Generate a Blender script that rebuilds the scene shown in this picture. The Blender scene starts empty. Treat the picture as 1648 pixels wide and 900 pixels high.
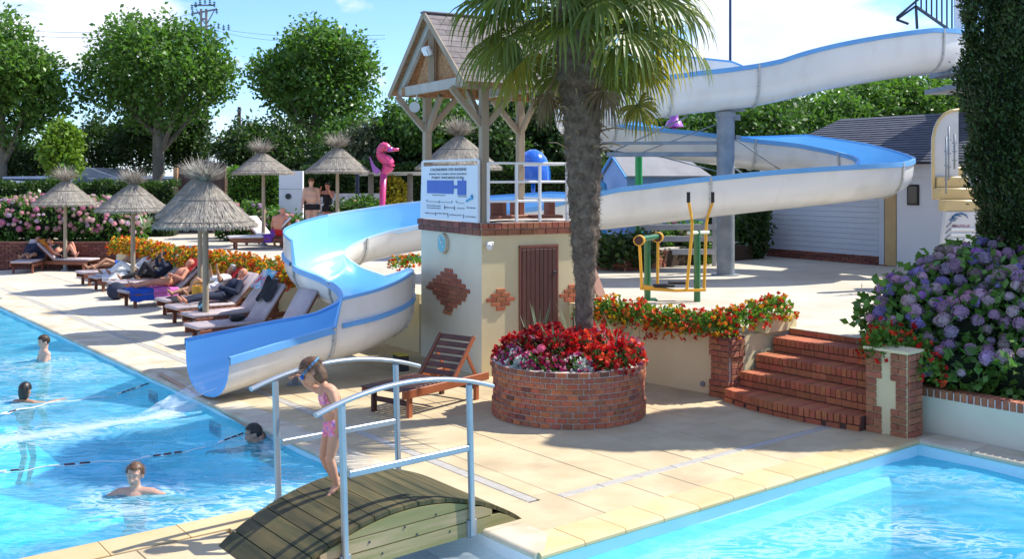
import bpy, math, random
import numpy as np
from mathutils import Matrix, Vector, noise as mnoise
from mathutils.geometry import tessellate_polygon
random.seed(7); RNG = np.random.default_rng(7)
SC = bpy.context.scene
COL = SC.collection
R = math.radians

# ------------------------------------------------------------------ camera, sky, sun, exposure
H, F, HZ = 2.85, 1700.0, 285.0          # eye height (m), focal length and horizon row in photo pixels
cam = bpy.data.objects.new('camera', bpy.data.cameras.new('camera')); COL.objects.link(cam)
cam.location = (0, 0, H); cam.rotation_euler = (R(90), 0, 0)
cam.data.sensor_width = 36; cam.data.lens = F / 1648 * 36
cam.data.shift_y = -(450 - HZ) / 1648
cam.data.clip_start = .1; cam.data.clip_end = 3000
SC.camera = cam
SUN_EL, SUN_AZ = 49.0, 69.0             # azimuth clockwise from the view direction (+Y)
wd = bpy.data.worlds.new('World'); SC.world = wd; wd.use_nodes = True
nt = wd.node_tree; nt.nodes.clear()
def N(t, **k):
    n = nt.nodes.new(t)
    for a, b in k.items(): setattr(n, a, b)
    return n
sky = N('ShaderNodeTexSky', sky_type='NISHITA', sun_disc=False, sun_elevation=R(SUN_EL), sun_rotation=R(SUN_AZ), air_density=1.0, dust_density=.1, ozone_density=3.0)
tc = N('ShaderNodeTexCoord'); mp = N('ShaderNodeMapping'); mp.inputs['Scale'].default_value = (1.0, 1.0, 2.1); mp.inputs['Location'].default_value = (3.37, .2, .46)
n1 = N('ShaderNodeTexNoise'); n1.inputs['Scale'].default_value = 4.6; n1.inputs['Detail'].default_value = 7; n1.inputs['Roughness'].default_value = .52; n1.inputs['Distortion'].default_value = .25
cr = N('ShaderNodeValToRGB'); cr.color_ramp.elements[0].position = .50; cr.color_ramp.elements[1].position = .585
cr.color_ramp.elements[0].color = (0, 0, 0, 1); cr.color_ramp.elements[1].color = (.95, .95, .95, 1)
n2 = N('ShaderNodeTexNoise'); n2.inputs['Scale'].default_value = 5; n2.inputs['Detail'].default_value = 5
cr2 = N('ShaderNodeValToRGB'); cr2.color_ramp.elements[0].position = .35; cr2.color_ramp.elements[1].position = .65
cr2.color_ramp.elements[0].color = (2.9, 3.25, 4.1, 1); cr2.color_ramp.elements[1].color = (5.2, 5.3, 5.5, 1)
mx = N('ShaderNodeMix', data_type='RGBA'); bg = N('ShaderNodeBackground'); bg.inputs[1].default_value = .15; out = N('ShaderNodeOutputWorld')
L = nt.links.new
L(tc.outputs['Generated'], mp.inputs[0]); L(mp.outputs[0], n1.inputs[0]); L(mp.outputs[0], n2.inputs[0])
L(n1.outputs[0], cr.inputs[0]); L(n2.outputs[0], cr2.inputs[0]); L(cr.outputs[0], mx.inputs[0]); tint = N('ShaderNodeMix', data_type='RGBA', blend_type='MULTIPLY'); tint.inputs[0].default_value = 1; tint.inputs[7].default_value = (.56, .70, .98, 1); L(sky.outputs[0], tint.inputs[6]); L(tint.outputs[2], mx.inputs[6]); L(cr2.outputs[0], mx.inputs[7])
L(mx.outputs[2], bg.inputs[0]); L(bg.outputs[0], out.inputs[0])
sd = bpy.data.lights.new('sun', 'SUN'); sd.energy = 4.2; sd.angle = R(.5); sd.color = (1, .95, .86)
so = bpy.data.objects.new('sun', sd); COL.objects.link(so)
SDIR = Vector((math.sin(R(SUN_AZ)) * math.cos(R(SUN_EL)), math.cos(R(SUN_AZ)) * math.cos(R(SUN_EL)), math.sin(R(SUN_EL))))
so.rotation_euler = SDIR.to_track_quat('Z', 'Y').to_euler(); so.location = (0, 0, 30)
SC.view_settings.view_transform = 'Standard'; SC.view_settings.look = 'None'; SC.view_settings.exposure = .86; SC.view_settings.gamma = 1
SC.cycles.max_bounces = 8; SC.cycles.transparent_max_bounces = 16; SC.cycles.diffuse_bounces = 4
SC.cycles.use_denoising = True

# ------------------------------------------------------------------ points of the place
def G(px, py, z=0.0):                    # point of the plane at height z that the photo shows at a pixel
    y = (H - z) * F / (py - HZ); return Vector(((px - 824) / F * y, y, z))
def D(px, py, y):                        # point at distance y
    return Vector(((px - 824) / F * y, y, H - (py - HZ) * y / F))
O2 = Vector((.2, 7.97)); E1 = Vector((.771, .636)); E2 = Vector((-.599, .801))
def UV(u, v, z=0.0):
    p = O2 + E1 * float(u) + E2 * float(v); return Vector((p.x, p.y, z))
AU = math.atan2(E1.y, E1.x); AV = math.atan2(E2.y, E2.x)

# ------------------------------------------------------------------ materials
MATS = {}
def lin(c):
    return tuple(((x / 255) / 12.92 if x / 255 <= .04045 else ((x / 255 + .055) / 1.055) ** 2.4) for x in c)
def mat(name, c1, c2=None, scale=4, rough=.7, bump=0, bscale=None, rand=0, island=0, metal=0, trans=0, spec=.4, detail=4, coat=0, lo=.35, hi=.65, c3=None, s3=20, f3=.4, space='P', stretch=None, hue=0, bdist=.02, tcol=None, alpha=1):
    if name in MATS: return MATS[name]
    m = bpy.data.materials.new(name); m.use_nodes = True; t = m.node_tree; t.nodes.clear(); l = t.links.new
    def n(ty, **k):
        q = t.nodes.new(ty)
        for a, b in k.items(): setattr(q, a, b)
        return q
    o = n('ShaderNodeOutputMaterial'); p = n('ShaderNodeBsdfPrincipled')
    p.inputs['Roughness'].default_value = rough; p.inputs['Metallic'].default_value = metal; p.inputs['Specular IOR Level'].default_value = spec
    p.inputs['Coat Weight'].default_value = coat; p.inputs['Coat Roughness'].default_value = .08; p.inputs['Alpha'].default_value = alpha
    if space == 'P': pos = n('ShaderNodeNewGeometry').outputs['Position']
    else: pos = n('ShaderNodeTexCoord').outputs['Object']
    if stretch:
        q = n('ShaderNodeMapping'); q.inputs['Scale'].default_value = stretch[:3]
        if len(stretch) > 3: q.inputs['Rotation'].default_value = (0, 0, stretch[3]); q.vector_type = 'TEXTURE'; q.inputs['Scale'].default_value = tuple(1 / s for s in stretch[:3])
        l(pos, q.inputs[0]); pos = q.outputs[0]
    def noi(s, d=detail, r=.55):
        q = n('ShaderNodeTexNoise'); q.inputs['Scale'].default_value = s; q.inputs['Detail'].default_value = d; q.inputs['Roughness'].default_value = r
        l(pos, q.inputs[0]); return q.outputs[0]
    def ramp(src, a, b, ca, cb):
        q = n('ShaderNodeValToRGB'); e = q.color_ramp.elements; e[0].position = a; e[1].position = b; e[0].color = (*ca, 1); e[1].color = (*cb, 1); l(src, q.inputs[0]); return q.outputs[0]
    c2 = c2 or tuple(x * .86 for x in c1)
    col = ramp(noi(scale), lo, hi, c1, c2)
    if c3:
        q = n('ShaderNodeMix', data_type='RGBA'); f = ramp(noi(s3, 3), .5, .72, (0, 0, 0), (f3, f3, f3)); l(f, q.inputs[0]); l(col, q.inputs[6]); q.inputs[7].default_value = (*c3, 1); col = q.outputs[2]
    if rand or island or hue:
        h = n('ShaderNodeHueSaturation'); l(col, h.inputs['Color'])
        if island: rs = n('ShaderNodeNewGeometry').outputs['Random Per Island']
        else: rs = n('ShaderNodeObjectInfo').outputs['Random']
        mr = n('ShaderNodeMapRange'); k = island or rand; mr.inputs['To Min'].default_value = 1 - k; mr.inputs['To Max'].default_value = 1 + k; l(rs, mr.inputs[0]); l(mr.outputs[0], h.inputs['Value'])
        if hue:
            wn = n('ShaderNodeTexWhiteNoise', noise_dimensions='1D'); l(rs, wn.inputs['W'])
            mh = n('ShaderNodeMapRange'); mh.inputs['To Min'].default_value = .5 - hue; mh.inputs['To Max'].default_value = .5 + hue; l(wn.outputs['Value'], mh.inputs[0]); l(mh.outputs[0], h.inputs['Hue'])
        col = h.outputs[0]
    l(col, p.inputs['Base Color'])
    if bump:
        b = n('ShaderNodeBump'); b.inputs['Strength'].default_value = bump; b.inputs['Distance'].default_value = bdist; l(noi(bscale or scale * 6, 5, .6), b.inputs['Height']); l(b.outputs[0], p.inputs['Normal'])
    sh = p.outputs[0]
    if trans:
        tr = n('ShaderNodeBsdfTranslucent')
        if tcol: tr.inputs[0].default_value = (*tcol, 1)
        else: l(col, tr.inputs[0])
        ms = n('ShaderNodeMixShader'); ms.inputs[0].default_value = trans; l(p.outputs[0], ms.inputs[1]); l(tr.outputs[0], ms.inputs[2]); sh = ms.outputs[0]
    l(sh, o.inputs[0]); MATS[name] = m; return m

# ------------------------------------------------------------------ objects
WM = {}
def put(o, parent, Mw):
    COL.objects.link(o)
    if parent is not None: o.parent = parent; o.matrix_basis = WM[parent.name].inverted() @ Mw
    else: o.matrix_basis = Mw
    WM[o.name] = Mw; return o
def tag(o, label=None, cat=None, group=None, kind=None):
    if label: o['label'] = label
    if cat: o['category'] = cat
    if group: o['group'] = group
    if kind: o['kind'] = kind
    return o
def TM(loc, rz=0): return Matrix.Translation(Vector(loc)) @ Matrix.Rotation(rz, 4, 'Z')
def thing(name, label, cat, loc=(0, 0, 0), rz=0, group=None, parent=None):
    o = bpy.data.objects.new(name, None); o.empty_display_size = .1
    put(o, parent, TM(loc, rz)); return tag(o, label, cat, group)
def dup(o, Mw, label=None, group=None, parent=None):
    c = o.copy(); put(c, parent, Mw)
    if label: c['label'] = label
    if group: c['group'] = group
    for ch in o.children: dup(ch, Mw @ WM[o.name].inverted() @ WM[ch.name], None, None, c)
    return c
def piece(name, me, parent, Mw, label=None):
    o = bpy.data.objects.new(name, me); put(o, parent, Mw)
    if label: o['label'] = label
    return o
def frame(x, z=None):                     # rotation whose X looks along x and Z near z
    x = Vector(x).normalized(); z = Vector(z or (0, 0, 1))
    if abs(x.dot(z)) > .99: z = Vector((0, 1, 0))
    y = z.cross(x).normalized(); z = x.cross(y); return Matrix((x, y, z)).transposed()

class MB:
    def __init__(s): s.v = []; s.f = []; s.m = []; s.T = Matrix.Identity(4); s.k = 0
    def add(s, vs, fs, mi=None):
        b = len(s.v); s.v += [tuple(s.T @ Vector(p)) for p in vs]; s.f += [tuple(i + b for i in f) for f in fs]; s.m += [s.k if mi is None else mi] * len(fs); return s
    def box(s, c, d, rot=None, bev=0, mi=None):
        hx, hy, hz = d[0] / 2, d[1] / 2, d[2] / 2; rot = rot if rot is not None else Matrix.Identity(3)
        if not isinstance(rot, Matrix): rot = Matrix.Rotation(rot, 3, 'Z')
        c = Vector(c)
        if bev <= 0:
            vs = [c + rot @ Vector((x * hx, y * hy, z * hz)) for x in (-1, 1) for y in (-1, 1) for z in (-1, 1)]
            fs = [(0, 1, 3, 2), (4, 6, 7, 5), (0, 4, 5, 1), (2, 3, 7, 6), (0, 2, 6, 4), (1, 5, 7, 3)]
            return s.add(vs, fs, mi)
        b = min(bev, hx * .9, hy * .9, hz * .9); vs = []; ix = {}
        for x in (-1, 1):
            for y in (-1, 1):
                for z in (-1, 1):
                    for a in range(3):
                        q = Vector((x * (hx - b * (a != 0)), y * (hy - b * (a != 1)), z * (hz - b * (a != 2)))); ix[(x, y, z, a)] = len(vs); vs.append(c + rot @ q)
        fs = []
        for a in range(3):
            o1, o2 = (a + 1) % 3, (a + 2) % 3
            for sg in (-1, 1):
                q = []
                for (p1, p2) in ((-1, -1), (1, -1), (1, 1), (-1, 1)):
                    k = [0, 0, 0]; k[a] = sg; k[o1] = p1; k[o2] = p2; q.append(ix[(*k, a)])
                fs.append(tuple(q if sg > 0 else q[::-1]))
        for a in range(3):
            o1, o2 = (a + 1) % 3, (a + 2) % 3
            for p1 in (-1, 1):
                for p2 in (-1, 1):
                    k1 = [0, 0, 0]; k1[a] = -1; k1[o1] = p1; k1[o2] = p2; k2 = list(k1); k2[a] = 1
                    q = (ix[(*k1, o1)], ix[(*k2, o1)], ix[(*k2, o2)], ix[(*k1, o2)]); fs.append(q if p1 * p2 < 0 else q[::-1])
        for x in (-1, 1):
            for y in (-1, 1):
                for z in (-1, 1):
                    q = tuple(ix[(x, y, z, a)] for a in range(3)); fs.append(q if x * y * z > 0 else q[::-1])
        return s.add(vs, fs, mi)
    def bar(s, p, q, w, h=None, up=None, bev=0, mi=None):
        p, q = Vector(p), Vector(q); return s.box((p + q) / 2, ((q - p).length, w, h or w), frame(q - p, up), bev, mi)
    def tube(s, pts, r, n=8, cap=True, mi=None, flat=1.0, up=None):
        pts = [Vector(p) for p in pts]; rs = r if isinstance(r, (list, tuple)) else [r] * len(pts); vs = []; fs = []
        for i, p in enumerate(pts):
            d = (pts[min(i + 1, len(pts) - 1)] - pts[max(i - 1, 0)]); M = frame(d if d.length > 1e-9 else (0, 0, 1), up)
            for j in range(n):
                a = 2 * math.pi * j / n; vs.append(p + M @ Vector((0, math.cos(a) * rs[i], math.sin(a) * rs[i] * flat)))
        for i in range(len(pts) - 1):
            for j in range(n): fs.append((i * n + j, i * n + (j + 1) % n, (i + 1) * n + (j + 1) % n, (i + 1) * n + j))
        if cap: fs.append(tuple(range(n))[::-1]); fs.append(tuple((len(pts) - 1) * n + j for j in range(n)))
        return s.add(vs, fs, mi)
    def lathe(s, prof, n=24, c=(0, 0, 0), mi=None, a0=0, a1=None, sx=1, sy=1):
        full = a1 is None; a1 = a0 + 2 * math.pi if full else a1; vs = []; fs = []; m = n if full else n + 1
        for r, z in prof:
            for j in range(m):
                a = a0 + (a1 - a0) * j / n; vs.append((c[0] + r * math.cos(a) * sx, c[1] + r * math.sin(a) * sy, c[2] + z))
        for i in range(len(prof) - 1):
            for j in range(n): fs.append((i * m + j, i * m + (j + 1) % m, (i + 1) * m + (j + 1) % m, (i + 1) * m + j))
        return s.add(vs, fs, mi)
    def ball(s, c, r, n=12, m=8, rot=None, mi=None):
        r = r if isinstance(r, (list, tuple)) else (r, r, r); rot = rot or Matrix.Identity(3); c = Vector(c); vs = []; fs = []
        for i in range(1, m):
            t = math.pi * i / m
            for j in range(n):
                a = 2 * math.pi * j / n; vs.append(c + rot @ Vector((r[0] * math.sin(t) * math.cos(a), r[1] * math.sin(t) * math.sin(a), r[2] * math.cos(t))))
        vs.append(c + rot @ Vector((0, 0, r[2]))); vs.append(c + rot @ Vector((0, 0, -r[2]))); T, B = len(vs) - 2, len(vs) - 1
        for i in range(m - 2):
            for j in range(n): fs.append((i * n + j, (i + 1) * n + j, (i + 1) * n + (j + 1) % n, i * n + (j + 1) % n))
        for j in range(n): fs.append((T, j, (j + 1) % n)); fs.append((B, (m - 2) * n + (j + 1) % n, (m - 2) * n + j))
        return s.add(vs, fs, mi)
    def prism(s, poly, z0, z1, mi=None, bev=0):
        n = len(poly)
        ar = sum(poly[i][0] * poly[(i + 1) % n][1] - poly[(i + 1) % n][0] * poly[i][1] for i in range(n))
        if ar < 0: poly = poly[::-1]
        tri = tessellate_polygon([[Vector((p[0], p[1], 0)) for p in poly]])
        def up(t):
            a, b, c = [poly[i] for i in t]; return t if (b[0] - a[0]) * (c[1] - a[1]) - (b[1] - a[1]) * (c[0] - a[0]) > 0 else t[::-1]
        tri = [up(tuple(t)) for t in tri]
        vs = [(p[0], p[1], z0) for p in poly] + [(p[0], p[1], z1) for p in poly]
        fs = [(i, (i + 1) % n, n + (i + 1) % n, n + i) for i in range(n)] + [tuple(i + n for i in t) for t in tri] + [t[::-1] for t in tri]
        return s.add(vs, fs, mi)
    def mesh(s, name, mats, smooth=False, inv=None):
        me = bpy.data.meshes.new(name); v = s.v if inv is None else [tuple(inv @ Vector(p)) for p in s.v]
        me.from_pydata(v, [], s.f); mats = mats if isinstance(mats, (list, tuple)) else [mats]
        for m in mats: me.materials.append(m)
        me.polygons.foreach_set('material_index', s.m)
        if smooth: me.shade_smooth() if smooth is True else (me.shade_smooth(), me.set_sharp_from_angle(angle=R(smooth)))
        me.update(); return me
    def build(s, name, mats, parent=None, smooth=False, local=False, org=None, label=None):
        if parent is None:
            Mw = TM(org or (0, 0, 0)); me = s.mesh(name, mats, smooth, Mw.inverted())
        else:
            Mw = WM[parent.name]; me = s.mesh(name, mats, smooth, None if local else Mw.inverted())
        o = piece(name, me, parent, Mw, label); return o
def npmesh(name, V, Fq, mats, mi=None, smooth=False):
    me = bpy.data.meshes.new(name); V = np.asarray(V, np.float32); Fq = np.asarray(Fq, np.int32); k = Fq.shape[1]
    me.vertices.add(len(V)); me.vertices.foreach_set('co', V.ravel()); me.loops.add(Fq.size); me.loops.foreach_set('vertex_index', Fq.ravel())
    me.polygons.add(len(Fq)); me.polygons.foreach_set('loop_start', np.arange(0, Fq.size, k, dtype=np.int32)); me.polygons.foreach_set('loop_total', np.full(len(Fq), k, np.int32))
    for m in (mats if isinstance(mats, (list, tuple)) else [mats]): me.materials.append(m)
    if mi is not None: me.polygons.foreach_set('material_index', np.asarray(mi, np.int32))
    me.update(calc_edges=True)
    if smooth: me.shade_smooth()
    return me
def unit(a): return a / np.maximum(np.linalg.norm(a, axis=1, keepdims=True), 1e-9)
def leaves(P, Nn, size, wid=.55, droop=.2, rng=RNG, jit=.8):
    """leaf quads (base, side, tip, side) at P, growing roughly along Nn"""
    P = np.asarray(P, float); n = len(P); sz = np.broadcast_to(size, n) * rng.uniform(.7, 1.3, n)
    d = unit(np.asarray(Nn, float) + rng.normal(0, jit, (n, 3)) + np.array([0, 0, -droop])); s = unit(np.cross(d, unit(rng.normal(0, 1, (n, 3)) * .8 + np.array([0, 0, 1.0]))))
    up = np.cross(s, d); a = P; t = P + d * sz[:, None]; m = P + d * sz[:, None] * .45 + up * sz[:, None] * .08
    V = np.stack([a, m + s * sz[:, None] * wid / 2, t, m - s * sz[:, None] * wid / 2], 1).reshape(-1, 3); return V, np.arange(4 * n).reshape(-1, 4)
def join(parts):
    Vs, Fs, Ms, b = [], [], [], 0
    for (V, Fq), mi in parts: Vs.append(V); Fs.append(Fq + b); Ms.append(np.full(len(Fq), mi)); b += len(V)
    return np.concatenate(Vs), np.concatenate(Fs), np.concatenate(Ms)
# ------------------------------------------------------------------ materials of the setting
m_slab = mat('sandstone', (.48, .375, .22), (.55, .445, .28), 1.7, .8, .25, 30, rand=.045, c3=(.33, .25, .15), s3=1.5, f3=.55, bdist=.006)
m_cope = mat('yellow_sandstone', (.56, .395, .19), (.55, .43, .24), 3, .75, .2, 40, rand=.08, bdist=.005)
m_copew = mat('pale_coping', (.60, .53, .40), (.50, .43, .31), 2, .8, .2, 40, rand=.06, bdist=.005, c3=(.42, .32, .18), s3=2, f3=.6)
m_conc = mat('pale_concrete', (.56, .505, .41), (.48, .43, .34), 1.1, .85, .2, 50, rand=.035, bdist=.004, c3=(.5, .42, .28), s3=1.6, f3=.35)
m_conct = mat('terrace_concrete', (.55, .50, .41), (.46, .41, .32), .8, .85, .2, 40, bdist=.004, c3=(.38, .33, .25), s3=2.3, f3=.5)
m_joint = mat('joint_sand', (.52, .44, .32), None, 8, .95)
m_plaster = mat('cream_plaster', (.70, .59, .345), (.66, .55, .31), 1.4, .85, .15, 70, bdist=.003, c3=(.56, .49, .33), s3=2, f3=.30)
m_plasterw = mat('pale_plaster', (.67, .64, .50), (.61, .58, .45), 1.3, .85, .12, 70, bdist=.003)
m_liner = mat('pool_liner', (.52, .74, .82), (.58, .78, .85), 2, .5)
m_floor = mat('pool_floor', (.15, .66, .84), (.19, .70, .87), 1.2, .5)
m_wfloor = mat('white_pool_floor', (.78, .82, .84), (.72, .78, .82), 1.5, .5)
m_wallb = mat('white_wall', (.70, .71, .73), (.66, .67, .69), .7, .8, .06, 60, bdist=.003)
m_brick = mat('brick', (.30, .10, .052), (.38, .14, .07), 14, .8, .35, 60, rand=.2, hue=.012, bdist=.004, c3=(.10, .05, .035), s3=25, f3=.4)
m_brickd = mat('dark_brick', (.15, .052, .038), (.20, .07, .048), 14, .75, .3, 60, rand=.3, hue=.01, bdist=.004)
m_bricko = mat('orange_brick', (.37, .105, .045), (.44, .14, .06), 12, .8, .35, 60, rand=.2, hue=.01, bdist=.004)
m_mortar = mat('mortar', (.46, .40, .34), (.54, .49, .43), 20, .95, .3, 80)
m_mortard = mat('dark_mortar', (.10, .05, .038), None, 20, .95)
m_soil = mat('soil', (.07, .045, .03), None, 20, 1, .5)
m_grate = mat('grey_drain', (.44, .41, .36), (.36, .34, .30), 12, .6, .1)
m_grass = mat('grass_ground', (.07, .11, .035), (.11, .13, .05), 3, 1)
m_asph = mat('car_park_asphalt', (.16, .15, .14), None, 6, .95)

# ------------------------------------------------------------------ ground sheet with the pools cut out
V_N, U_L, V_F, U_R = 2.355, -1.347, 20.6, 5.45
wp = [UV(U_L, V_N), UV(-13, V_N), UV(-13, V_F), UV(0, V_F), UV(0, 0), UV(U_R, 0), UV(U_R, -8), UV(U_L - 4, -8), UV(U_L - 4, -.0), UV(U_L, 0)]
outer = [Vector((-400, -60, 0)), Vector((400, -60, 0)), Vector((400, 900, 0)), Vector((-400, 900, 0))]
z0 = -.035
tri = tessellate_polygon([outer, wp]); allp = outer + wp
b = MB(); fs = []
for t in tri:
    a, c, d = [allp[i] for i in t]; fs.append(tuple(t) if (c - a).cross(d - a).z > 0 else tuple(t)[::-1])
b.add([(p.x, p.y, z0) for p in allp], fs); tag(b.build('ground', m_joint), kind='structure')

# pool shells: walls, floors, ledges
def shell(name, quads, m):
    b = MB()
    for q in quads: b.add(q, [(0, 1, 2, 3)])
    return tag(b.build(name, m), kind='structure')
def wallq(p, q, zt, zb): return [(p.x, p.y, zt), (q.x, q.y, zt), (q.x, q.y, zb), (p.x, p.y, zb)]
ZF = -1.25
L1, L2, L3, L4 = UV(U_L, V_N), UV(-13, V_N), UV(-13, V_F), UV(0, V_F)
C1, C2, C3, C4 = UV(0, V_N), UV(0, 0), UV(U_L, 0), UV(U_L, V_N)
shell('left_pool_wall', [wallq(L1, L2, z0, ZF), wallq(L2, L3, z0, ZF), wallq(L3, L4, z0, ZF), wallq(L4, C1, z0, ZF), wallq(C1, C4, -.42, ZF)], m_liner)
b = MB(); b.add([(p.x, p.y, ZF) for p in (UV(-13, V_N), UV(0, V_N), UV(0, V_F), UV(-13, V_F))], [(0, 1, 2, 3)]); tag(b.build('left_pool_floor', m_floor), kind='structure')
b = MB(); b.add([(p.x, p.y, -.42) for p in (C3, C2, C1, C4)], [(0, 1, 2, 3)])
b.add(wallq(C1, C2, z0, -.42), [(0, 1, 2, 3)]); b.add(wallq(C3, C4, z0, -.42), [(0, 1, 2, 3)])
tag(b.build('channel_floor', m_wfloor), kind='structure')
R1, R2, R3, R4, R5 = UV(0, 0), UV(U_R, 0), UV(U_R, -8), UV(U_L - 4, -8), UV(U_L - 4, 0)
shell('right_pool_wall', [wallq(R1, R2, z0, ZF), wallq(R2, R3, z0, ZF), wallq(R3, R4, z0, ZF), wallq(R4, R5, z0, ZF), wallq(R5, C3, z0, ZF), wallq(C3, R1, -.42, ZF)], m_liner)
b = MB(); b.add([(p.x, p.y, ZF) for p in (R5, R2, R3, R4)], [(0, 1, 2, 3)][::-1]); tag(b.build('right_pool_floor', m_floor), kind='structure')
b = MB(); b.prism([UV(.0, 0).xy, UV(U_R - .6, 0).xy, UV(U_R - .9, -.22).xy, UV(.0, -.22).xy], ZF, -.27); tag(b.build('pool_ledge', m_wfloor), kind='structure')

# ------------------------------------------------------------------ water
def water_mat(name, tint, body, fac, foam_glint_col=(.85, .93, .97)):
    m = bpy.data.materials.new(name); m.use_nodes = True; t = m.node_tree; t.nodes.clear(); l = t.links.new
    def n(ty, **k):
        q = t.nodes.new(ty)
        for a, b_ in k.items(): setattr(q, a, b_)
        return q
    pos = n('ShaderNodeNewGeometry').outputs['Position']
    mpp = n('ShaderNodeMapping'); mpp.inputs['Scale'].default_value = (.75, 1.5, 1); l(pos, mpp.inputs[0])
    def noi(s, d, dist=0, r=.5):
        q = n('ShaderNodeTexNoise'); q.inputs['Scale'].default_value = s; q.inputs['Detail'].default_value = d; q.inputs['Distortion'].default_value = dist; q.inputs['Roughness'].default_value = r; l(mpp.outputs[0], q.inputs[0]); return q.outputs[0]
    h1, h2 = noi(1.6, 4, .6), noi(6.5, 3, .4)
    ma = n('ShaderNodeMath', operation='MULTIPLY_ADD'); l(h2, ma.inputs[0]); ma.inputs[1].default_value = .28; l(h1, ma.inputs[2])
    bp = n('ShaderNodeBump'); bp.inputs['Strength'].default_value = .6; bp.inputs['Distance'].default_value = .05; l(ma.outputs[0], bp.inputs['Height'])
    def rp(src, a, b_, ca, cb):
        q = n('ShaderNodeValToRGB'); e = q.color_ramp.elements; e[0].position = a; e[1].position = b_; e[0].color = (*ca, 1); e[1].color = (*cb, 1); l(src, q.inputs[0]); return q.outputs[0]
    tr = n('ShaderNodeBsdfTransparent'); tr.inputs[0].default_value = (*tint, 1)
    df = n('ShaderNodeBsdfDiffuse'); l(rp(noi(1.5, 5, 1.2, .6), .36, .66, body, tuple(min(1, x * 1.0 + .12) for x in body)), df.inputs[0]); l(bp.outputs[0], df.inputs['Normal'])  # caustic ripples put into the colour: paler streaks, here and in the mix
    m1 = n('ShaderNodeMixShader'); l(rp(noi(2.6, 5, 1.0, .6), .3, .72, (fac * .6,) * 3, (min(1, fac * 1.5),) * 3), m1.inputs[0]); l(tr.outputs[0], m1.inputs[1]); l(df.outputs[0], m1.inputs[2])
    # foam plus water glints put into the colour, amount per vertex, broken into lace
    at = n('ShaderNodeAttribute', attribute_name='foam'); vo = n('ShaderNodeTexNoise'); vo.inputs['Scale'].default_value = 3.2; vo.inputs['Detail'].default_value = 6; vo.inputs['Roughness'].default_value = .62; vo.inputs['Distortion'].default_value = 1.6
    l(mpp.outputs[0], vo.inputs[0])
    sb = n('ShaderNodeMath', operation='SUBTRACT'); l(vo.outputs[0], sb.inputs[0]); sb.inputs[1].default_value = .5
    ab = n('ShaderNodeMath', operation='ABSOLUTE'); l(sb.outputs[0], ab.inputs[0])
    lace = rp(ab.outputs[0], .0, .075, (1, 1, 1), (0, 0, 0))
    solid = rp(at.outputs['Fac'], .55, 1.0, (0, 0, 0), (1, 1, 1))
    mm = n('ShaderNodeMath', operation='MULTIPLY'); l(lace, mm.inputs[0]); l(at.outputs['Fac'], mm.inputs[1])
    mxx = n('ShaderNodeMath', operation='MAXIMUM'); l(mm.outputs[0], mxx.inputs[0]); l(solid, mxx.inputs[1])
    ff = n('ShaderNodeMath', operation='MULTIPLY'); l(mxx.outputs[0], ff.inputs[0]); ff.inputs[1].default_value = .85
    fd = n('ShaderNodeBsdfDiffuse'); fd.inputs[0].default_value = (*foam_glint_col, 1)
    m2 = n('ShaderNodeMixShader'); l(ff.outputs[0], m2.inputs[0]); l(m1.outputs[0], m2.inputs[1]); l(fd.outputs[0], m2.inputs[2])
    gl = n('ShaderNodeBsdfGlossy'); gl.inputs['Roughness'].default_value = .04; l(bp.outputs[0], gl.inputs['Normal'])
    fr = n('ShaderNodeFresnel'); fr.inputs[0].default_value = 1.33; l(bp.outputs[0], fr.inputs['Normal'])
    m3 = n('ShaderNodeMixShader'); fk = n('ShaderNodeMath', operation='MULTIPLY'); l(fr.outputs[0], fk.inputs[0]); fk.inputs[1].default_value = .72; l(fk.outputs[0], m3.inputs[0]); l(m2.outputs[0], m3.inputs[1]); l(gl.outputs[0], m3.inputs[2])
    o = n('ShaderNodeOutputMaterial'); l(m3.outputs[0], o.inputs[0]); return m
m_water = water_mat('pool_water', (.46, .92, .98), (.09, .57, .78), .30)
m_waterr = water_mat('right_pool_water', (.52, .91, .98), (.09, .60, .86), .28)
def water(name, u0, u1, v0, v1, z, m, foam, step=.16):
    nu, nv = max(2, int((u1 - u0) / step)), max(2, int((v1 - v0) / step)); us = np.linspace(u0, u1, nu + 1); vs = np.linspace(v0, v1, nv + 1)
    UU, VV = np.meshgrid(us, vs); X = O2.x + UU * E1.x + VV * E2.x; Y = O2.y + UU * E1.y + VV * E2.y
    Z = z + .010 * np.sin(X * 2.1 + Y * 1.3) + .007 * np.sin(X * 4.7 - Y * 3.1) + .004 * np.sin(X * 9 + Y * 7)
    V = np.stack([X, Y, Z], -1).reshape(-1, 3); i = np.arange((nu + 1) * (nv + 1)).reshape(nv + 1, nu + 1)
    Fq = np.stack([i[:-1, :-1], i[:-1, 1:], i[1:, 1:], i[1:, :-1]], -1).reshape(-1, 4); me = npmesh(name, V, Fq, m, smooth=True)
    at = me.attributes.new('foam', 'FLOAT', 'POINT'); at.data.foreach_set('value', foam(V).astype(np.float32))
    return tag(piece(name, me, None, Matrix.Identity(4)), kind='structure')
def seg_d(V, p, q):
    p, q = np.array(p[:2]), np.array(q[:2]); d = q - p; t = np.clip(((V[:, :2] - p) @ d) / (d @ d), 0, 1); return np.linalg.norm(V[:, :2] - (p + t[:, None] * d), axis=1), t
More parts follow.
